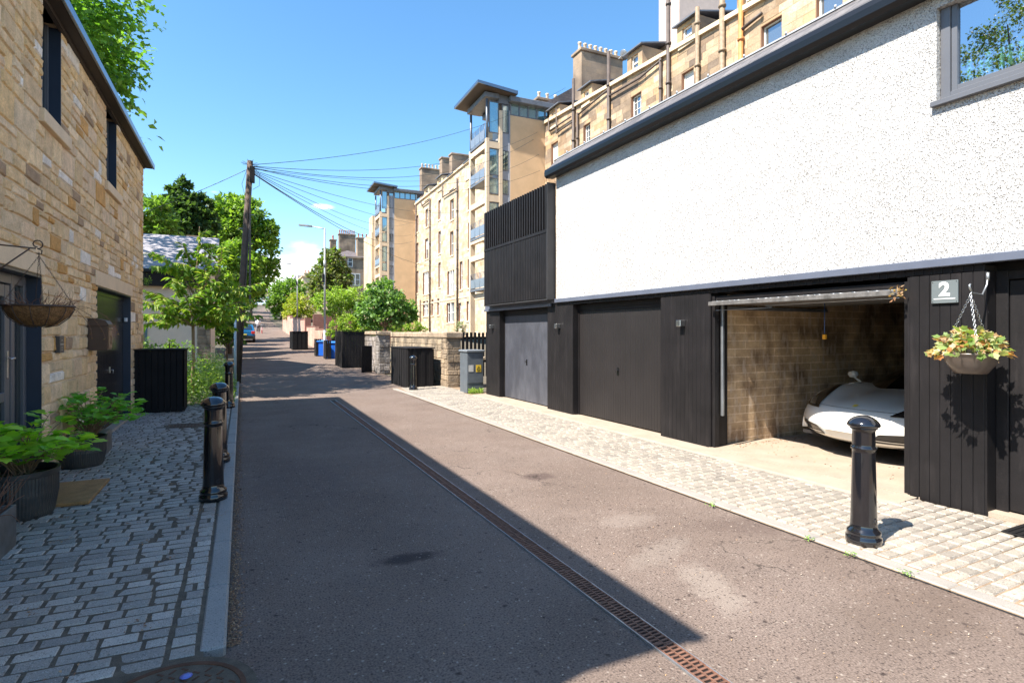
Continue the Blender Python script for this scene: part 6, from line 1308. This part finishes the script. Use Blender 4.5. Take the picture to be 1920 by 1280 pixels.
BRT = [(.22, .33, .05), (.27, .38, .06), (.17, .28, .045), (.32, .41, .08)]
YEL = [(.34, .36, .05), (.28, .34, .05), (.40, .38, .06), (.22, .30, .05)]
OLV = [(.13, .15, .05), (.17, .19, .07), (.09, .12, .04), (.20, .21, .09)]
tree('maple_tree', 'maple with lobed leaves hanging over the dark eaves of the stone house, top left', (-6.6, 18.2, 0), [(-5.3, 18.0, 9.7, 3.0, 3.0, 2.2), (-4.1, 17.6, 8.8, 1.75, 1.9, 1.35), (-7.5, 18.2, 10.4, 3.2, 3.2, 2.6)], 17000, .17, [(.13, .27, .035), (.17, .32, .05), (.10, .21, .035)], .28, outline=lobed(5, .42), seed=11, clump=.12, per=40, limbs=16, hang=.35, face_up=.75)
tree('sycamore_tree', 'sycamore standing behind the stone house, shading the lane', (-7.2, 22.2, 0), [(-6.0, 21.8, 9.2, 2.9, 3.0, 2.8), (-7.6, 23.0, 8, 2.6, 2.6, 2.6), (-5.4, 20.8, 11.6, 2.3, 2.6, 1.8), (-5.9, 24.8, 11.6, 2.6, 3.0, 1.9)], 6500, .26, MD, .25, seed=12, clump=.2)
tree('cedar_tree', 'layered conifer behind the stone house, mirrored in the picture window', (-10.5, 8.6, 0), [(-10.5, 8.6, 7.6, 2.6, 2.6, .7), (-10.3, 8.8, 9.4, 2.2, 2.3, .6), (-10.6, 8.6, 11.2, 1.7, 1.7, .6), (-10.5, 8.6, 12.8, 1.0, 1.0, .7), (-9.4, 6.6, 8.4, 1.5, 1.5, .5), (-9.8, 11.4, 8.6, 1.7, 1.7, .5), (-10.2, 11.0, 10.8, 1.4, 1.6, .5)], 15000, .10, OLV + MD[:1], .22, seed=13, clump=.2, per=40, limbs=26)
Y = 52
tree('conifer_tree', 'dark pointed conifer rising above the slate cottage roof', (X_at(345, Y), Y, gz(Y)), [blobpx(345, 352, 8, Y, 2.2), blobpx(322, 362, 9, Y, 1.6), blobpx(345, 378, 20, Y, .9), blobpx(318, 392, 22, Y, .8), blobpx(350, 402, 30, Y, .8), blobpx(375, 385, 18, Y, 1.1), blobpx(385, 420, 20, Y, 1.2), blobpx(330, 425, 40, Y, .7)], 9500, .42, DK, .3, seed=14, clump=.16)
Y = 46
tree('leafy_tree', 'mid green rounded tree close behind the cottage ridge, left edge of the trees', (X_at(288, Y), Y, gz(Y)), [blobpx(285, 395, 26, Y), blobpx(300, 425, 26, Y, .8), blobpx(272, 425, 22, Y, .8)], 3600, .32, MD, .2, seed=15)
Y = 56
tree('lime_tree', 'large bright green broadleaf tree behind the telegraph pole', (X_at(452, Y), Y, gz(Y)), [blobpx(430, 392, 27, Y), blobpx(455, 412, 40, Y), blobpx(492, 435, 27, Y), blobpx(480, 472, 36, Y), blobpx(505, 500, 17, Y), blobpx(430, 450, 40, Y), blobpx(486, 520, 20, Y), blobpx(410, 420, 22, Y)], 12000, .40, MD + BRT[:2], .35, seed=16, clump=.15, limbs=18)
Y = 38
tree('ash_tree', 'smaller yellow green tree in front of the large one, behind the pole', (X_at(430, Y), Y, gz(Y)), [blobpx(440, 475, 22, Y), blobpx(462, 500, 20, Y), blobpx(420, 500, 26, Y), blobpx(470, 535, 18, Y), blobpx(430, 545, 32, Y), blobpx(480, 490, 12, Y)], 6000, .28, BRT + MD[:2], .16, seed=17)
Y = 33
tree('shrub', 'dark leafy shrub mass at the foot of the trees behind the pole', (X_at(425, Y), Y, gz(Y)), [blobpx(420, 600, 26, Y), blobpx(404, 625, 24, Y), blobpx(440, 590, 20, Y), blobpx(440, 635, 14, Y)], 3000, .2, MD + DK[:2], .06, 'shrub', seed=18)
Y = 110
tree('leafy_tree', 'dark tree overhanging the lane on the left near the top of the hill', (X_at(470, Y), Y, gz(Y)), [blobpx(468, 560, 18, Y), blobpx(482, 545, 12, Y), blobpx(455, 545, 16, Y)], 2200, .55, MD + DK[:2], .3, seed=19)
for Y, px, lab_ in ((84, 447, 'tree leaning over the far lane just past the parked blue car'), (97, 456, 'tall tree in the middle of the row shading the far lane'), (126, 472, 'last tree on the left before the top of the lane')):
    tree('leafy_tree', lab_, (X_at(px, Y) - 1.5, Y, gz(Y)), [(X_at(px, Y) - 2, Y, gz(Y) + 6.5, 3.4, 4, 2.6), (X_at(px, Y) - 4, Y + 2, gz(Y) + 5, 3, 4, 3), (X_at(px, Y) - 1.5, Y - 3, gz(Y) + 4.6, 2.2, 3, 1.8)], 3000, .5, MD + DK[:2], .25, seed=int(Y))
Y = 100
tree('leafy_tree', 'dense dark green tree on the right of the far lane', (X_at(535, Y), Y, gz(Y)), [blobpx(538, 552, 27, Y), blobpx(520, 570, 16, Y), blobpx(555, 545, 20, Y), blobpx(527, 590, 15, Y)], 5200, .45, MD, .25, seed=20)
Y = 66
tree('golden_shrub', 'yellow green shrub above the brick wall beside the further lamp', (X_at(560, Y), Y, gz(Y)), [blobpx(560, 572, 20, Y), blobpx(580, 578, 17, Y), blobpx(545, 585, 14, Y), blobpx(565, 592, 22, Y, .6)], 3000, .26, YEL, .07, 'shrub', seed=21)
Y = 64
tree('holly_tree', 'dense rounded olive green tree behind the nearer lamp post', (X_at(620, Y), Y, gz(Y)), [blobpx(620, 480, 15, Y), blobpx(622, 502, 27, Y), blobpx(616, 530, 35, Y, .9), blobpx(640, 520, 20, Y), blobpx(600, 545, 20, Y)], 7500, .34, OLV + MD[:1], .22, seed=22, clump=.13)
Y = 47
tree('privet_shrub', 'bright green shrubs over the garden wall below the round tree', (X_at(640, Y), Y, gz(Y)), [blobpx(610, 568, 22, Y), blobpx(640, 562, 24, Y), blobpx(672, 560, 22, Y), blobpx(650, 590, 24, Y)], 5200, .2, BRT, .08, 'shrub', seed=23)
Y = 31
hg = tree('hedge', 'lime green hedge showing over the tall black screen', (X_at(655, Y), Y, .1), [blobpx(632, 618, 16, Y), blobpx(655, 610, 18, Y), blobpx(680, 614, 18, Y), blobpx(665, 632, 26, Y, .7), blobpx(700, 622, 16, Y)], 6500, .11, BRT + YEL[1:2], .05, 'hedge', seed=24, clump=.16)
Y = 29.5
tree('fig_tree', 'small broad leaved tree above the stone garden wall before the further tower', (X_at(722, Y), Y, .1), [blobpx(722, 560, 32, Y), blobpx(745, 580, 30, Y), blobpx(694, 585, 24, Y), blobpx(702, 548, 14, Y), blobpx(724, 536, 12, Y), blobpx(765, 590, 17, Y), blobpx(715, 600, 34, Y, .6)], 4200, .17, [(.13, .24, .06), (.18, .30, .09), (.10, .19, .05), (.22, .33, .12)], .09, outline=lobed(5, .2), seed=25, clump=.17, per=12, limbs=22, bark=M['barkpale'])
Y = 50
tree('grey_shrub', 'small grey leaved shrub at the foot of the cream tenement', (X_at(868, Y), Y, 1.2), [blobpx(868, 612, 12, Y, .8), blobpx(858, 616, 8, Y, .7)], 350, .16, [(.22, .25, .17), (.28, .3, .22)], .03, 'shrub', seed=26)
Y = 35
tree('shrub', 'leafy green growth along the garden wall below the broad leaved tree', (X_at(775, Y), Y, .2), [blobpx(775, 612, 14, Y, .7), blobpx(755, 616, 12, Y, .7), blobpx(740, 615, 15, Y, .7), blobpx(792, 618, 9, Y, .6)], 1800, .12, BRT, .04, 'shrub', seed=27)
g2 = np.random.default_rng(31); n = 9000; P = np.c_[g2.uniform(-60, 60, n) + 8, g2.uniform(215, 250, n), 13 + g2.random(n) ** 2 * 7 * (1 + .5 * np.sin(np.arange(n) * .001))]; P = P[np.abs(P[:, 0] - 9) > 5]
leaves('distant_woodland', P, g2.normal(size=(len(P), 3)), g2.uniform(1.0, 1.9, len(P)), DIA, MD + DK, None, kind='stuff', seed=32)

# young tree beyond the black bin store
YT = 15.9; bx = X_at(360, YT); yt = thing('young_cherry_tree', 'slender young tree with long pointed leaves beside the black bin store on the left', 'tree', (bx, YT, .05))
q = random.Random(9); P = []; D = []; S = []; mb = MB(); f0 = Vector((X_at(362, YT), YT, Z_at(362, 612, YT))); b0_ = Vector((bx, YT, .03)); topp = Vector((X_at(374, YT), YT, Z_at(374, 425, YT)))
mb.tube([b0_, b0_.lerp(f0, .5) + Vector((.02, 0, 0)), f0], .042, 10, r1=.034); mb.tube([f0, f0.lerp(topp, .3) + Vector((.05, 0, 0)), f0.lerp(topp, .6), topp], .026, 8, r1=.006)
def add_branch(a, e, r_, lift, leafn, l0=.15):
    m_ = a.lerp(e, .5) + Vector((0, 0, lift)); pts = [a * (1 - u) ** 2 + m_ * 2 * u * (1 - u) + e * u * u for u in [i / 8 for i in range(9)]]; mb.tube(pts, r_, 6, False, r1=.0035); leafn = int(leafn * 2.1)
    for i in range(leafn):
        u = l0 + (1 - l0) * (i + q.random()) / leafn; p = a * (1 - u) ** 2 + m_ * 2 * u * (1 - u) + e * u * u; dr_ = (e - a).normalized(); sd = dr_.cross(Vector((0, 0, 1))).normalized() * (1 if i % 2 else -1)
        d = sd * q.uniform(.5, 1) + dr_ * q.uniform(.1, .8) + Vector((0, 0, q.uniform(-.75, -.05))); P.append(p + d.normalized() * .02); D.append(d); S.append(q.uniform(.12, .21))
    return pts
ends = [(375, 430, 0), (340, 455, .3), (300, 478, -.4), (285, 470, .3), (270, 545, .5), (255, 560, -.3), (280, 590, -.5), (262, 610, .3), (320, 520, -.6), (335, 500, .5), (410, 455, .5), (430, 478, -.4), (445, 510, .4), (492, 530, -.2), (478, 560, .4), (455, 575, -.7), (430, 590, .6), (395, 520, -.7), (350, 560, -.7), (310, 560, .6), (385, 590, -.4), (485, 592, .0), (410, 540, .7), (455, 545, .1), (325, 600, .2), (440, 615, .1)]
for i, (px, py, dy) in enumerate(ends):
    e = Vector((X_at(px, YT + dy), YT + dy, Z_at(px, py, YT + dy))); u = min(.9, max(0, (e.z - f0.z) / (topp.z - f0.z) - .25)) * .9; a = f0.lerp(topp, max(0, u) * q.uniform(.5, 1)); pts = add_branch(a, e, .012, .22, 20, .25)
    for k in range(4):
        s0 = pts[3 + k]; e2 = s0 + Vector((q.uniform(-.45, .45), q.uniform(-.4, .4), q.uniform(-.12, .3))); add_branch(s0, e2, .005, .04, 11)
build('trunk', mb, M['barkpale'], yt, fixn=False); leaves('crown', [tuple(v) for v in P], [tuple(v) for v in D], S, blade(4, .36), [(.15, .28, .035), (.20, .33, .045), (.11, .21, .03), (.27, .37, .05), (.33, .36, .07)], yt, seed=4, fold=.35, droop=.35, face_up=.7)

# green bed between the bin store and the pole
def bed(name, n, x0, x1, y0, y1, h, size, cols, seed, zf=None):
    g2 = np.random.default_rng(seed); x = g2.uniform(0, 1, n); y = g2.uniform(y0, y1, n); xl = x0; xr = np.array([kerbL(v) for v in y]) - .13 + x1; X_ = xl + (xr - xl) * x
    hh = h * (.55 + .45 * np.sin(X_ * 3.1 + y * 1.7) * np.cos(y * 2.3)) * np.clip((y - y0) / .5, .25, 1) * np.clip((xr - X_) / .35, .3, 1); z = g2.random(n) ** .7 * np.maximum(hh, .12)
    return leaves(name, np.c_[X_, y, z], np.c_[g2.normal(size=(n, 2)) * .7, g2.uniform(-.1, .9, n)], g2.uniform(size * .6, size * 1.3, n), DIA, cols, None, kind='stuff', seed=seed, face_up=.5)
bed('ground_cover', 20000, -2.3, .04, 13.85, 23, 1.15, .06, BRT + MD, 41)
bed('ground_cover', 5000, -1.2, .02, 15.5, 21, 1.45, .05, [(.30, .38, .26), (.22, .32, .16), (.45, .48, .40)], 42)
tree('shrub', 'feathery shrub with reddish spikes rising behind the black bin store', (-1.5, 14.9, 0), [(-1.6, 15.0, 1.35, .4, .3, .25), (-1.15, 15.0, 1.3, .3, .3, .2), (-1.9, 15.2, 1.1, .4, .3, .3)], 900, .06, MD, .012, 'shrub', seed=43)
sp = MB()
for px, yt_ in ((318, 636), (322, 646), (288, 648), (305, 650)):
    x = X_at(px, 14.6); z = Z_at(px, yt_, 14.6); sp.tube([(x, 14.6, 0), (x, 14.6, z - .16), (x + .004, 14.6, z)], [.004, .014, .002], 6)
solo('flower_spikes', sp, mat('dark_red_spike', (.12, .05, .045), .9), 'dark reddish flower spikes standing above the black bin store', 'plant')
# weeds at the cabinet
g2 = np.random.default_rng(50); n = 260; P = np.c_[g2.uniform(5.65, 6.05, n), g2.uniform(13.75, 13.93, n), .03 + g2.random(n) * .13]; leaves('weeds', P, g2.normal(size=(n, 3)) + [0, 0, .6], g2.uniform(.03, .06, n), DIA, BRT, None, kind='stuff', seed=51)
q = random.Random(77)                                 # moss and stems on the house corner
g2 = np.random.default_rng(52); n = 110; P = np.array([tuple(LP(14.0 + v * .12, .03 + abs(w) * .05, 2.75 + u * .05)) for v, w, u in g2.normal(size=(n, 3))]); leaves('wall_growth', P, g2.normal(size=(n, 3)), g2.uniform(.02, .045, n), DIA, MD, None, kind='stuff', seed=53)
# withered garland caught on the raised garage door
q_ = rp(1690, 553, XP - .08); g2 = np.random.default_rng(54); n = 34; P = np.c_[XP - .10 + g2.normal(0, .02, n), q_[0] + .03 + g2.normal(0, .05, n), 2.05 + g2.normal(0, .035, n)]; leaves('dry_garland', P, g2.normal(size=(n, 3)), g2.uniform(.02, .05, n), DIA, [(.42, .22, .12), (.5, .33, .2)], None, kind='stuff', seed=55)

# ================================================ VEHICLES AND PERSON
M['carwhite'] = mat('white_car_paint', (.80, .78, .72), .18, spec=.5, coat=.8)
M['carglass'] = glassmat('car_window_glass', (.55, .6, .62), .02, .25, (.008, .009, .010)); M['carblack'] = mat('gloss_black_trim', (.01, .01, .011), .2, coat=.4); M['tyre'] = mat('tyre_rubber', (.018, .018, .018), .85); M['rim'] = mat('alloy_rim', (.45, .46, .47), .3, metal=.9)
class Blanket:
    def __init__(s, rows, M_, fender=None): s.r = rows; s.M = M_; s.fd = fender or (lambda l, v: 0)
    def ev(s, r, v):
        r = max(0, min(len(s.r) - 1.0001, r)); i = int(r); f = r - i; R_ = s.r
        def cr(k):
            p = [R_[max(0, i - 1)][k], R_[i][k], R_[min(len(R_) - 1, i + 1)][k], R_[min(len(R_) - 1, i + 2)][k]]
            return .5 * (2 * p[1] + (-p[0] + p[2]) * f + (2 * p[0] - 5 * p[1] + 4 * p[2] - p[3]) * f * f + (-p[0] + 3 * p[1] - 3 * p[2] + p[3]) * f ** 3)
        l, z, w, sw, cr_ = (cr(k) for k in range(5)); av = abs(v); t = min(av, 1.0)
        x = l + sw * t ** 2.4; y = w * v if av <= 1 else w * (1 if v > 0 else -1) * (1 + .02 * min(1, (av - 1) * 3)); zz = z - cr_ * t ** 3 + s.fd(l, t)
        if av > 1: zz = zz + (min(zz, .17) - zz) * min(1, (av - 1) / .5)
        return Vector((x, y, zz))
    def patch(s, mb, r0, r1, v0, v1, nr_=24, nv=16, off=0.0, rf=None):
        vs = []; fs = []
        for i in range(nr_ + 1):
            for j in range(nv + 1):
                a, b = i / nr_, j / nv; r, v = (r0 + (r1 - r0) * a, v0 + (v1 - v0) * b) if rf is None else rf(a, b); p = s.ev(r, v)
                if off:
                    e = .02; du = s.ev(r + e, v) - s.ev(r - e, v); dv = s.ev(r, v + e) - s.ev(r, v - e); nn = du.cross(dv); nn = nn.normalized() if nn.length > 1e-9 else Vector((-1, 0, 0))
                    if (nn.x > 0) if r < 4.5 else (nn.z < 0): nn = -nn
                    p = p + nn * off
                vs.append(s.M @ p)
        for i in range(nr_):
            for j in range(nv): k = i * (nv + 1) + j; fs.append((k, k + 1, k + nv + 2, k + nv + 1))
        sm = mb.sm; mb.sm = True; mb.add(vs, fs); mb.sm = sm; return mb
CX, CYc, CZ = 6.84, 4.40, .15
ROWS = [(.16, .12, .80, .40, 0), (.05, .16, .84, .42, 0), (.01, .22, .88, .42, 0), (-.02, .31, .91, .42, 0), (.00, .41, .92, .43, .01), (.05, .49, .925, .44, .01), (.15, .555, .93, .42, .0), (.38, .625, .94, .32, .01), (.72, .69, .955, .16, .02), (1.05, .735, .965, .06, .03), (1.35, .77, .97, 0, .04), (2.0, .80, .965, 0, .05), (2.8, .84, .97, 0, .05), (3.5, .88, .98, 0, .05), (4.1, .88, .97, -.05, .06), (4.42, .80, .93, -.2, .05), (4.5, .55, .9, -.25, 0), (4.46, .2, .85, -.2, 0)]
def fend(l, t): s_ = max(0, math.sin(min(1, max(0, (l - .1) / 1.6)) * math.pi)); return .05 * s_ * math.exp(-((t - .78) / .17) ** 2) - .02 * s_ * math.exp(-((t - .38) / .2) ** 2) + .06 * max(0, math.sin(min(1, max(0, (l - 2.6) / 1.8)) * math.pi)) * math.exp(-((t - .8) / .2) ** 2)
sc_ = thing('sports_car', 'low white sports car with slim dark headlights, parked nose out in the open garage', 'car', (CX, CYc, CZ), -R(3.5)); MC = PM[sc_.name]
bl = Blanket(ROWS, MC, fend); mb = MB(); bl.patch(mb, 0, 17, -1.5, 1.5, 190, 130); body = build('body', mb, M['carwhite'], sc_, fixn=False)
for s_ in (-1, 1):
    def hl(a, b, s_=s_): lo = .50 + .24 * a; hi = .93 - .06 * a ** 2; return (5.2 + 3.3 * a, s_ * (lo + (hi - lo) * b * (1 - .25 * a)) if a < .97 else s_ * (lo + (hi - lo) * b * .7))
    mb = MB(); bl.patch(mb, 0, 0, 0, 0, 26, 12, .012, hl); h_ = build('headlight', mb, M['carblack'], sc_, fixn=False)
    def h2(a, b, s_=s_): lo = .62 + .12 * a; return (5.5 + 1.0 * a, s_ * (lo + .18 * b))
    mb = MB(); bl.patch(mb, 0, 0, 0, 0, 10, 6, .018, h2); build('headlight_lens', mb, M['steel'], h_, fixn=False)
    def gr(a, b, s_=s_): v = .34 + .60 * b; return (1.55 + a * (1.35 + .45 * (b - .3)) * min(1, (1 - b) * 5 + .25) * min(1, b * 4 + .3), s_ * v)
    mb = MB(); bl.patch(mb, 0, 0, 0, 0, 10, 24, .012, gr); gi = build('grille', mb, M['carblack'], sc_, fixn=False)
    def gs(a, b, s_=s_): v = .38 + .50 * b; return (1.95 + .13 * a + .3 * (b - .5) ** 2, s_ * v)
    mb = MB(); bl.patch(mb, 0, 0, 0, 0, 2, 20, .022, gs); build('grille_strip', mb, M['steel'], gi, fixn=False)
    mb = MB(MC @ Matrix.Translation((1.45, s_ * .92, .88))); mb.lathe([(.001, -.05), (.05, -.045), (.075, 0), (.06, .04), (.001, .055)], (0, 0, 0), 14); mb.tube([(0, 0, -.03), (-.02, -s_ * .13, -.10)], .015, 6); build('mirror', mb, M['carwhite'], sc_)
mb = MB(); bl.patch(mb, 5.82, 5.86, -.62, .62, 1, 40, .006); build('bonnet_seam', mb, M['carblack'], body, fixn=False)
mb = MB(); mb.M = MC; p = bl.ev(6.3, 0); mb.M = None; bl.patch(mb, 6.15, 6.45, -.028, .028, 2, 2, .01); build('nose_badge', mb, mat('yellow_badge', (.8, .6, .05), .4), sc_, fixn=False)
mb = MB(MC); mb.bbox(-.05, -.035, -.26, .26, .27, .38, .003); build('number_plate', mb, mat('blank_white_plate', (.62, .62, .60), .4), sc_)
mb = MB(); cab = Blanket([(1.10, .72, .80, .38, 0), (1.35, .84, .77, .30, .06), (1.75, 1.0, .70, .22, .12), (2.15, 1.11, .62, .12, .16), (2.6, 1.14, .58, .05, .18), (3.1, 1.09, .58, 0, .18), (3.6, .98, .56, 0, .16), (4.0, .86, .5, 0, .1)], MC); cab.patch(mb, 0, 7, -1.5, 1.5, 40, 30); build('windscreen', mb, M['carglass'], sc_, fixn=False)
mb = MB(); cab.patch(mb, 3.0, 4.7, -1.02, 1.02, 14, 20, .006); build('roof', mb, M['carwhite'], sc_, fixn=False)
def wheel(T, MM, x, y, r_, w, side=1):
    mb = MB(MM @ Matrix.Translation((x, y, r_)) @ Matrix.Rotation(R(90), 4, 'X')); mb.lathe([(r_ * .62, -w / 2), (r_ * .95, -w / 2), (r_, -w / 2 + .02), (r_, w / 2 - .02), (r_ * .95, w / 2), (r_ * .62, w / 2)], (0, 0, 0), 28); wh = build('wheel', mb, M['tyre'], T)
    mb = MB(MM @ Matrix.Translation((x, y, r_)) @ Matrix.Rotation(R(90), 4, 'X')); mb.lathe([(.05, -w / 2 + .01), (r_ * .6, -w / 2 + .005), (r_ * .6, w / 2 - .005), (.05, w / 2 - .01)], (0, 0, 0), 20, False); build('rim', mb, M['rim'], wh)
for x in (.95, 3.55):
    for y in (-.86, .86): wheel(sc_, MC, x, y, .33, .24)
mb = MB(MC); mb.box(.25, 4.3, -.80, .80, .12, .16); build('underbody', mb, M['void'], sc_)
def hatchback(label, loc, rz, paint, pname):
    t = thing('parked_car', label, 'car', loc, rz); MM = PM[t.name]; mb = MB(MM)        # rear faces -Y
    prof = [(-2.05, .30), (-2.1, .55), (-2.06, .92), (-1.95, 1.02), (-1.55, 1.42), (-.4, 1.50), (.45, 1.42), (1.05, 1.02), (1.9, .88), (2.1, .62), (2.08, .28)]
    vs = []; fs = []; n = len(prof); prs = [(-1, 1), (-.93, 1), (.93, 1), (1, 1)]
    secs = []
    for f_ in (-.88, -.80, .80, .88):
        for y, z in prof: k = 1 if z < 1.0 else (1 - (z - 1.0) * .38); vs.append((f_ * k * (.97 if abs(f_) > .85 else 1), y * (.985 if abs(f_) > .85 else 1), z if abs(f_) < .85 or z < .95 else z - .04))
    for s_ in range(3):
        for i in range(n): fs.append((s_ * n + i, s_ * n + (i + 1) % n, (s_ + 1) * n + (i + 1) % n, (s_ + 1) * n + i))
    fs.append(tuple(range(n))); fs.append(tuple(range(3 * n, 4 * n))); mb.add(vs, fs); build('body', mb, paint, t)
    mb = MB(MM); mb.add([(-.66, -1.985, 1.03), (.66, -1.985, 1.03), (.56, -1.64, 1.38), (-.56, -1.64, 1.38)], [(0, 1, 2, 3)]); build('rear_window', mb, M['carglass'], t)
    for s_ in (-1, 1):
        mb = MB(MM); mb.add([(s_ * .872, -1.55, 1.05), (s_ * .872, .75, 1.05), (s_ * .76, .35, 1.37), (s_ * .76, -1.2, 1.37)], [(0, 1, 2, 3)]); build('side_window', mb, M['carglass'], t)
        mb = MB(MM); mb.bbox(s_ * .72 - .13, s_ * .72 + .13, -2.12, -2.03, .70, .92, .02); build('tail_light', mb, mat('red_tail_lens', (.5, .02, .015), .25) if 'red_tail_lens' not in bpy.data.materials else bpy.data.materials['red_tail_lens'], t)
    mb = MB(MM); mb.bbox(-.84, .84, -2.16, -2.0, .26, .56, .04); build('bumper', mb, M['carblack'], t); mb = MB(MM); mb.box(-.26, .26, -2.175, -2.162, .60, .71) if 0 else mb.box(-.26, .26, -2.13, -2.105, .60, .71); build('number_plate', mb, mat('yellow_plate', (.6, .5, .08), .5) if 'yellow_plate' not in bpy.data.materials else bpy.data.materials['yellow_plate'], t)
    MW = MM @ Matrix.Rotation(R(90), 4, 'Z')
    for x in (-1.3, 1.3):
        for y in (-.78, .78): wheel(t, MW, x, y, .31, .2)
    return t
Y = 50; hatchback('dark blue hatchback parked on the left of the lane, seen from behind past the pole', (X_at(458, Y), Y + 2, gz(Y + 2) - .05), R(-2), mat('dark_blue_car_paint', (.01, .10, .24), .2, coat=.7), 'b')
Y = 168; hatchback('pale silver car at the very top of the lane', (X_at(488, Y), Y, gz(Y)), R(60), mat('silver_car_paint', (.5, .52, .55), .3, metal=.5), 's')
# person with a small bicycle
Y = 66; px_ = X_at(484, Y); zb = gz(Y); H = .93
pt_ = thing('person', 'small figure in a white top and pink hat standing by the blue car', 'person', (px_, Y, zb))
def skin(name, verts, edges, mat_, parent, sub=1):
    me = bpy.data.meshes.new(name); me.from_pydata([v[0] for v in verts], edges, []); o = bpy.data.objects.new(name, me); COL.objects.link(o); o.parent = parent
    bpy.context.view_layer.objects.active = o; md = o.modifiers.new('skin', 'SKIN'); 
    if not me.skin_vertices: me.attributes.new('x', 'FLOAT', 'POINT')
    for i, v in enumerate(verts): me.skin_vertices[0].data[i].radius = (v[1], v[1])
    me.skin_vertices[0].data[0].use_root = True
    s2 = o.modifiers.new('sub', 'SUBSURF'); s2.levels = sub; s2.render_levels = sub; me.materials.append(mat_); return o
try:
    V_ = [((0, 0, .88), .12), ((0, 0, 1.1), .11), ((0, 0, 1.33), .13), ((0, 0, 1.42), .06), ((0, 0, 1.50), .055), ((0, .01, 1.62), .095), ((-.17, 0, 1.34), .055), ((-.24, .05, 1.1), .042), ((-.2, .26, .98), .034), ((.17, 0, 1.34), .055), ((.24, .05, 1.1), .042), ((.2, .26, .98), .034), ((-.09, 0, .80), .085), ((-.1, .06, .46), .06), ((-.1, -.08, .08), .042), ((-.1, .06, .03), .035), ((.09, 0, .80), .085), ((.1, .1, .46), .06), ((.1, .12, .08), .042), ((.1, .26, .03), .035)]
    E_ = [(0, 1), (1, 2), (2, 3), (3, 4), (4, 5), (2, 6), (6, 7), (7, 8), (2, 9), (9, 10), (10, 11), (0, 12), (12, 13), (13, 14), (14, 15), (0, 16), (16, 17), (17, 18), (18, 19)]
    me = bpy.data.meshes.new('body'); me.from_pydata([v[0] for v in V_], E_, []); bo = bpy.data.objects.new('body', me); COL.objects.link(bo); bo.parent = pt_
    bo.modifiers.new('skin', 'SKIN'); dg = bpy.context.evaluated_depsgraph_get()
    if len(me.skin_vertices):
        for i, v in enumerate(V_): me.skin_vertices[0].data[i].radius = (v[1], v[1])
        me.skin_vertices[0].data[0].use_root = True
    sb = bo.modifiers.new('sub', 'SUBSURF'); sb.levels = 1; sb.render_levels = 1; me.materials.append(mat('skin_tone', (.5, .3, .22), .6))
except Exception as ex: print('person', ex)
pw_ = PM[pt_.name]
mb = MB(pw_); mb.lathe([(.17, .92), (.155, 1.1), (.18, 1.3), (.12, 1.41), (.07, 1.44)], (0, 0, 0), 16); mb.tube([(-.17, 0, 1.35), (-.245, .05, 1.1), (-.22, .2, 1.0)], .062, 8); mb.tube([(.17, 0, 1.35), (.245, .05, 1.1), (.22, .2, 1.0)], .062, 8); build('white_top', mb, mat('white_cotton', (.75, .72, .72), .8), pt_)
mb = MB(pw_); mb.lathe([(.17, .70), (.18, .8), (.165, .94)], (0, 0, 0), 14); mb.tube([(-.09, .0, .8), (-.1, .05, .5), (-.1, -.04, .2)], [.1, .078, .06], 8); mb.tube([(.09, .0, .8), (.1, .09, .5), (.1, .12, .2)], [.1, .078, .06], 8); build('trousers', mb, mat('grey_trousers', (.12, .11, .13), .8), pt_)
mb = MB(pw_); mb.lathe([(.15, 1.66), (.118, 1.665), (.115, 1.72), (.07, 1.78), (.001, 1.79)], (0, .01, 0), 14); build('hat', mb, mat('pink_cloth', (.75, .25, .32), .8), pt_)
bk = thing('bicycle', 'small bicycle with red wheels pushed beside the figure in white', 'bicycle', (px_ + .38, Y + .2, zb)); bw_ = PM[bk.name]
for yy in (-.48, .48): mb = MB(bw_); mb.tube([(0, yy + .3 * math.cos(R(t_)), .31 + .3 * math.sin(R(t_))) for t_ in range(0, 361, 20)], .022, 6, False); build('wheel', mb, mat('red_tyre', (.35, .03, .03), .6) if 'red_tyre' not in bpy.data.materials else bpy.data.materials['red_tyre'], bk)
mb = MB(bw_); mb.tube([(0, -.48, .31), (0, -.15, .62), (0, .30, .70), (0, .48, .31)], .02, 6); mb.tube([(0, -.15, .62), (0, 0, .3), (0, .30, .70)], .02, 6); mb.tube([(0, .30, .7), (0, .26, .95)], .016, 6); mb.tube([(-.24, .22, .95), (0, .28, .96), (.24, .22, .95)], .014, 6); mb.tube([(0, -.15, .62), (0, -.2, .8)], .016, 6); build('bicycle_frame', mb, mat('pale_bike_paint', (.6, .6, .62), .3), bk); mb = MB(bw_); mb.bbox(-.06, .06, -.32, -.1, .8, .85, .015); build('saddle', mb, M['void'], bk)
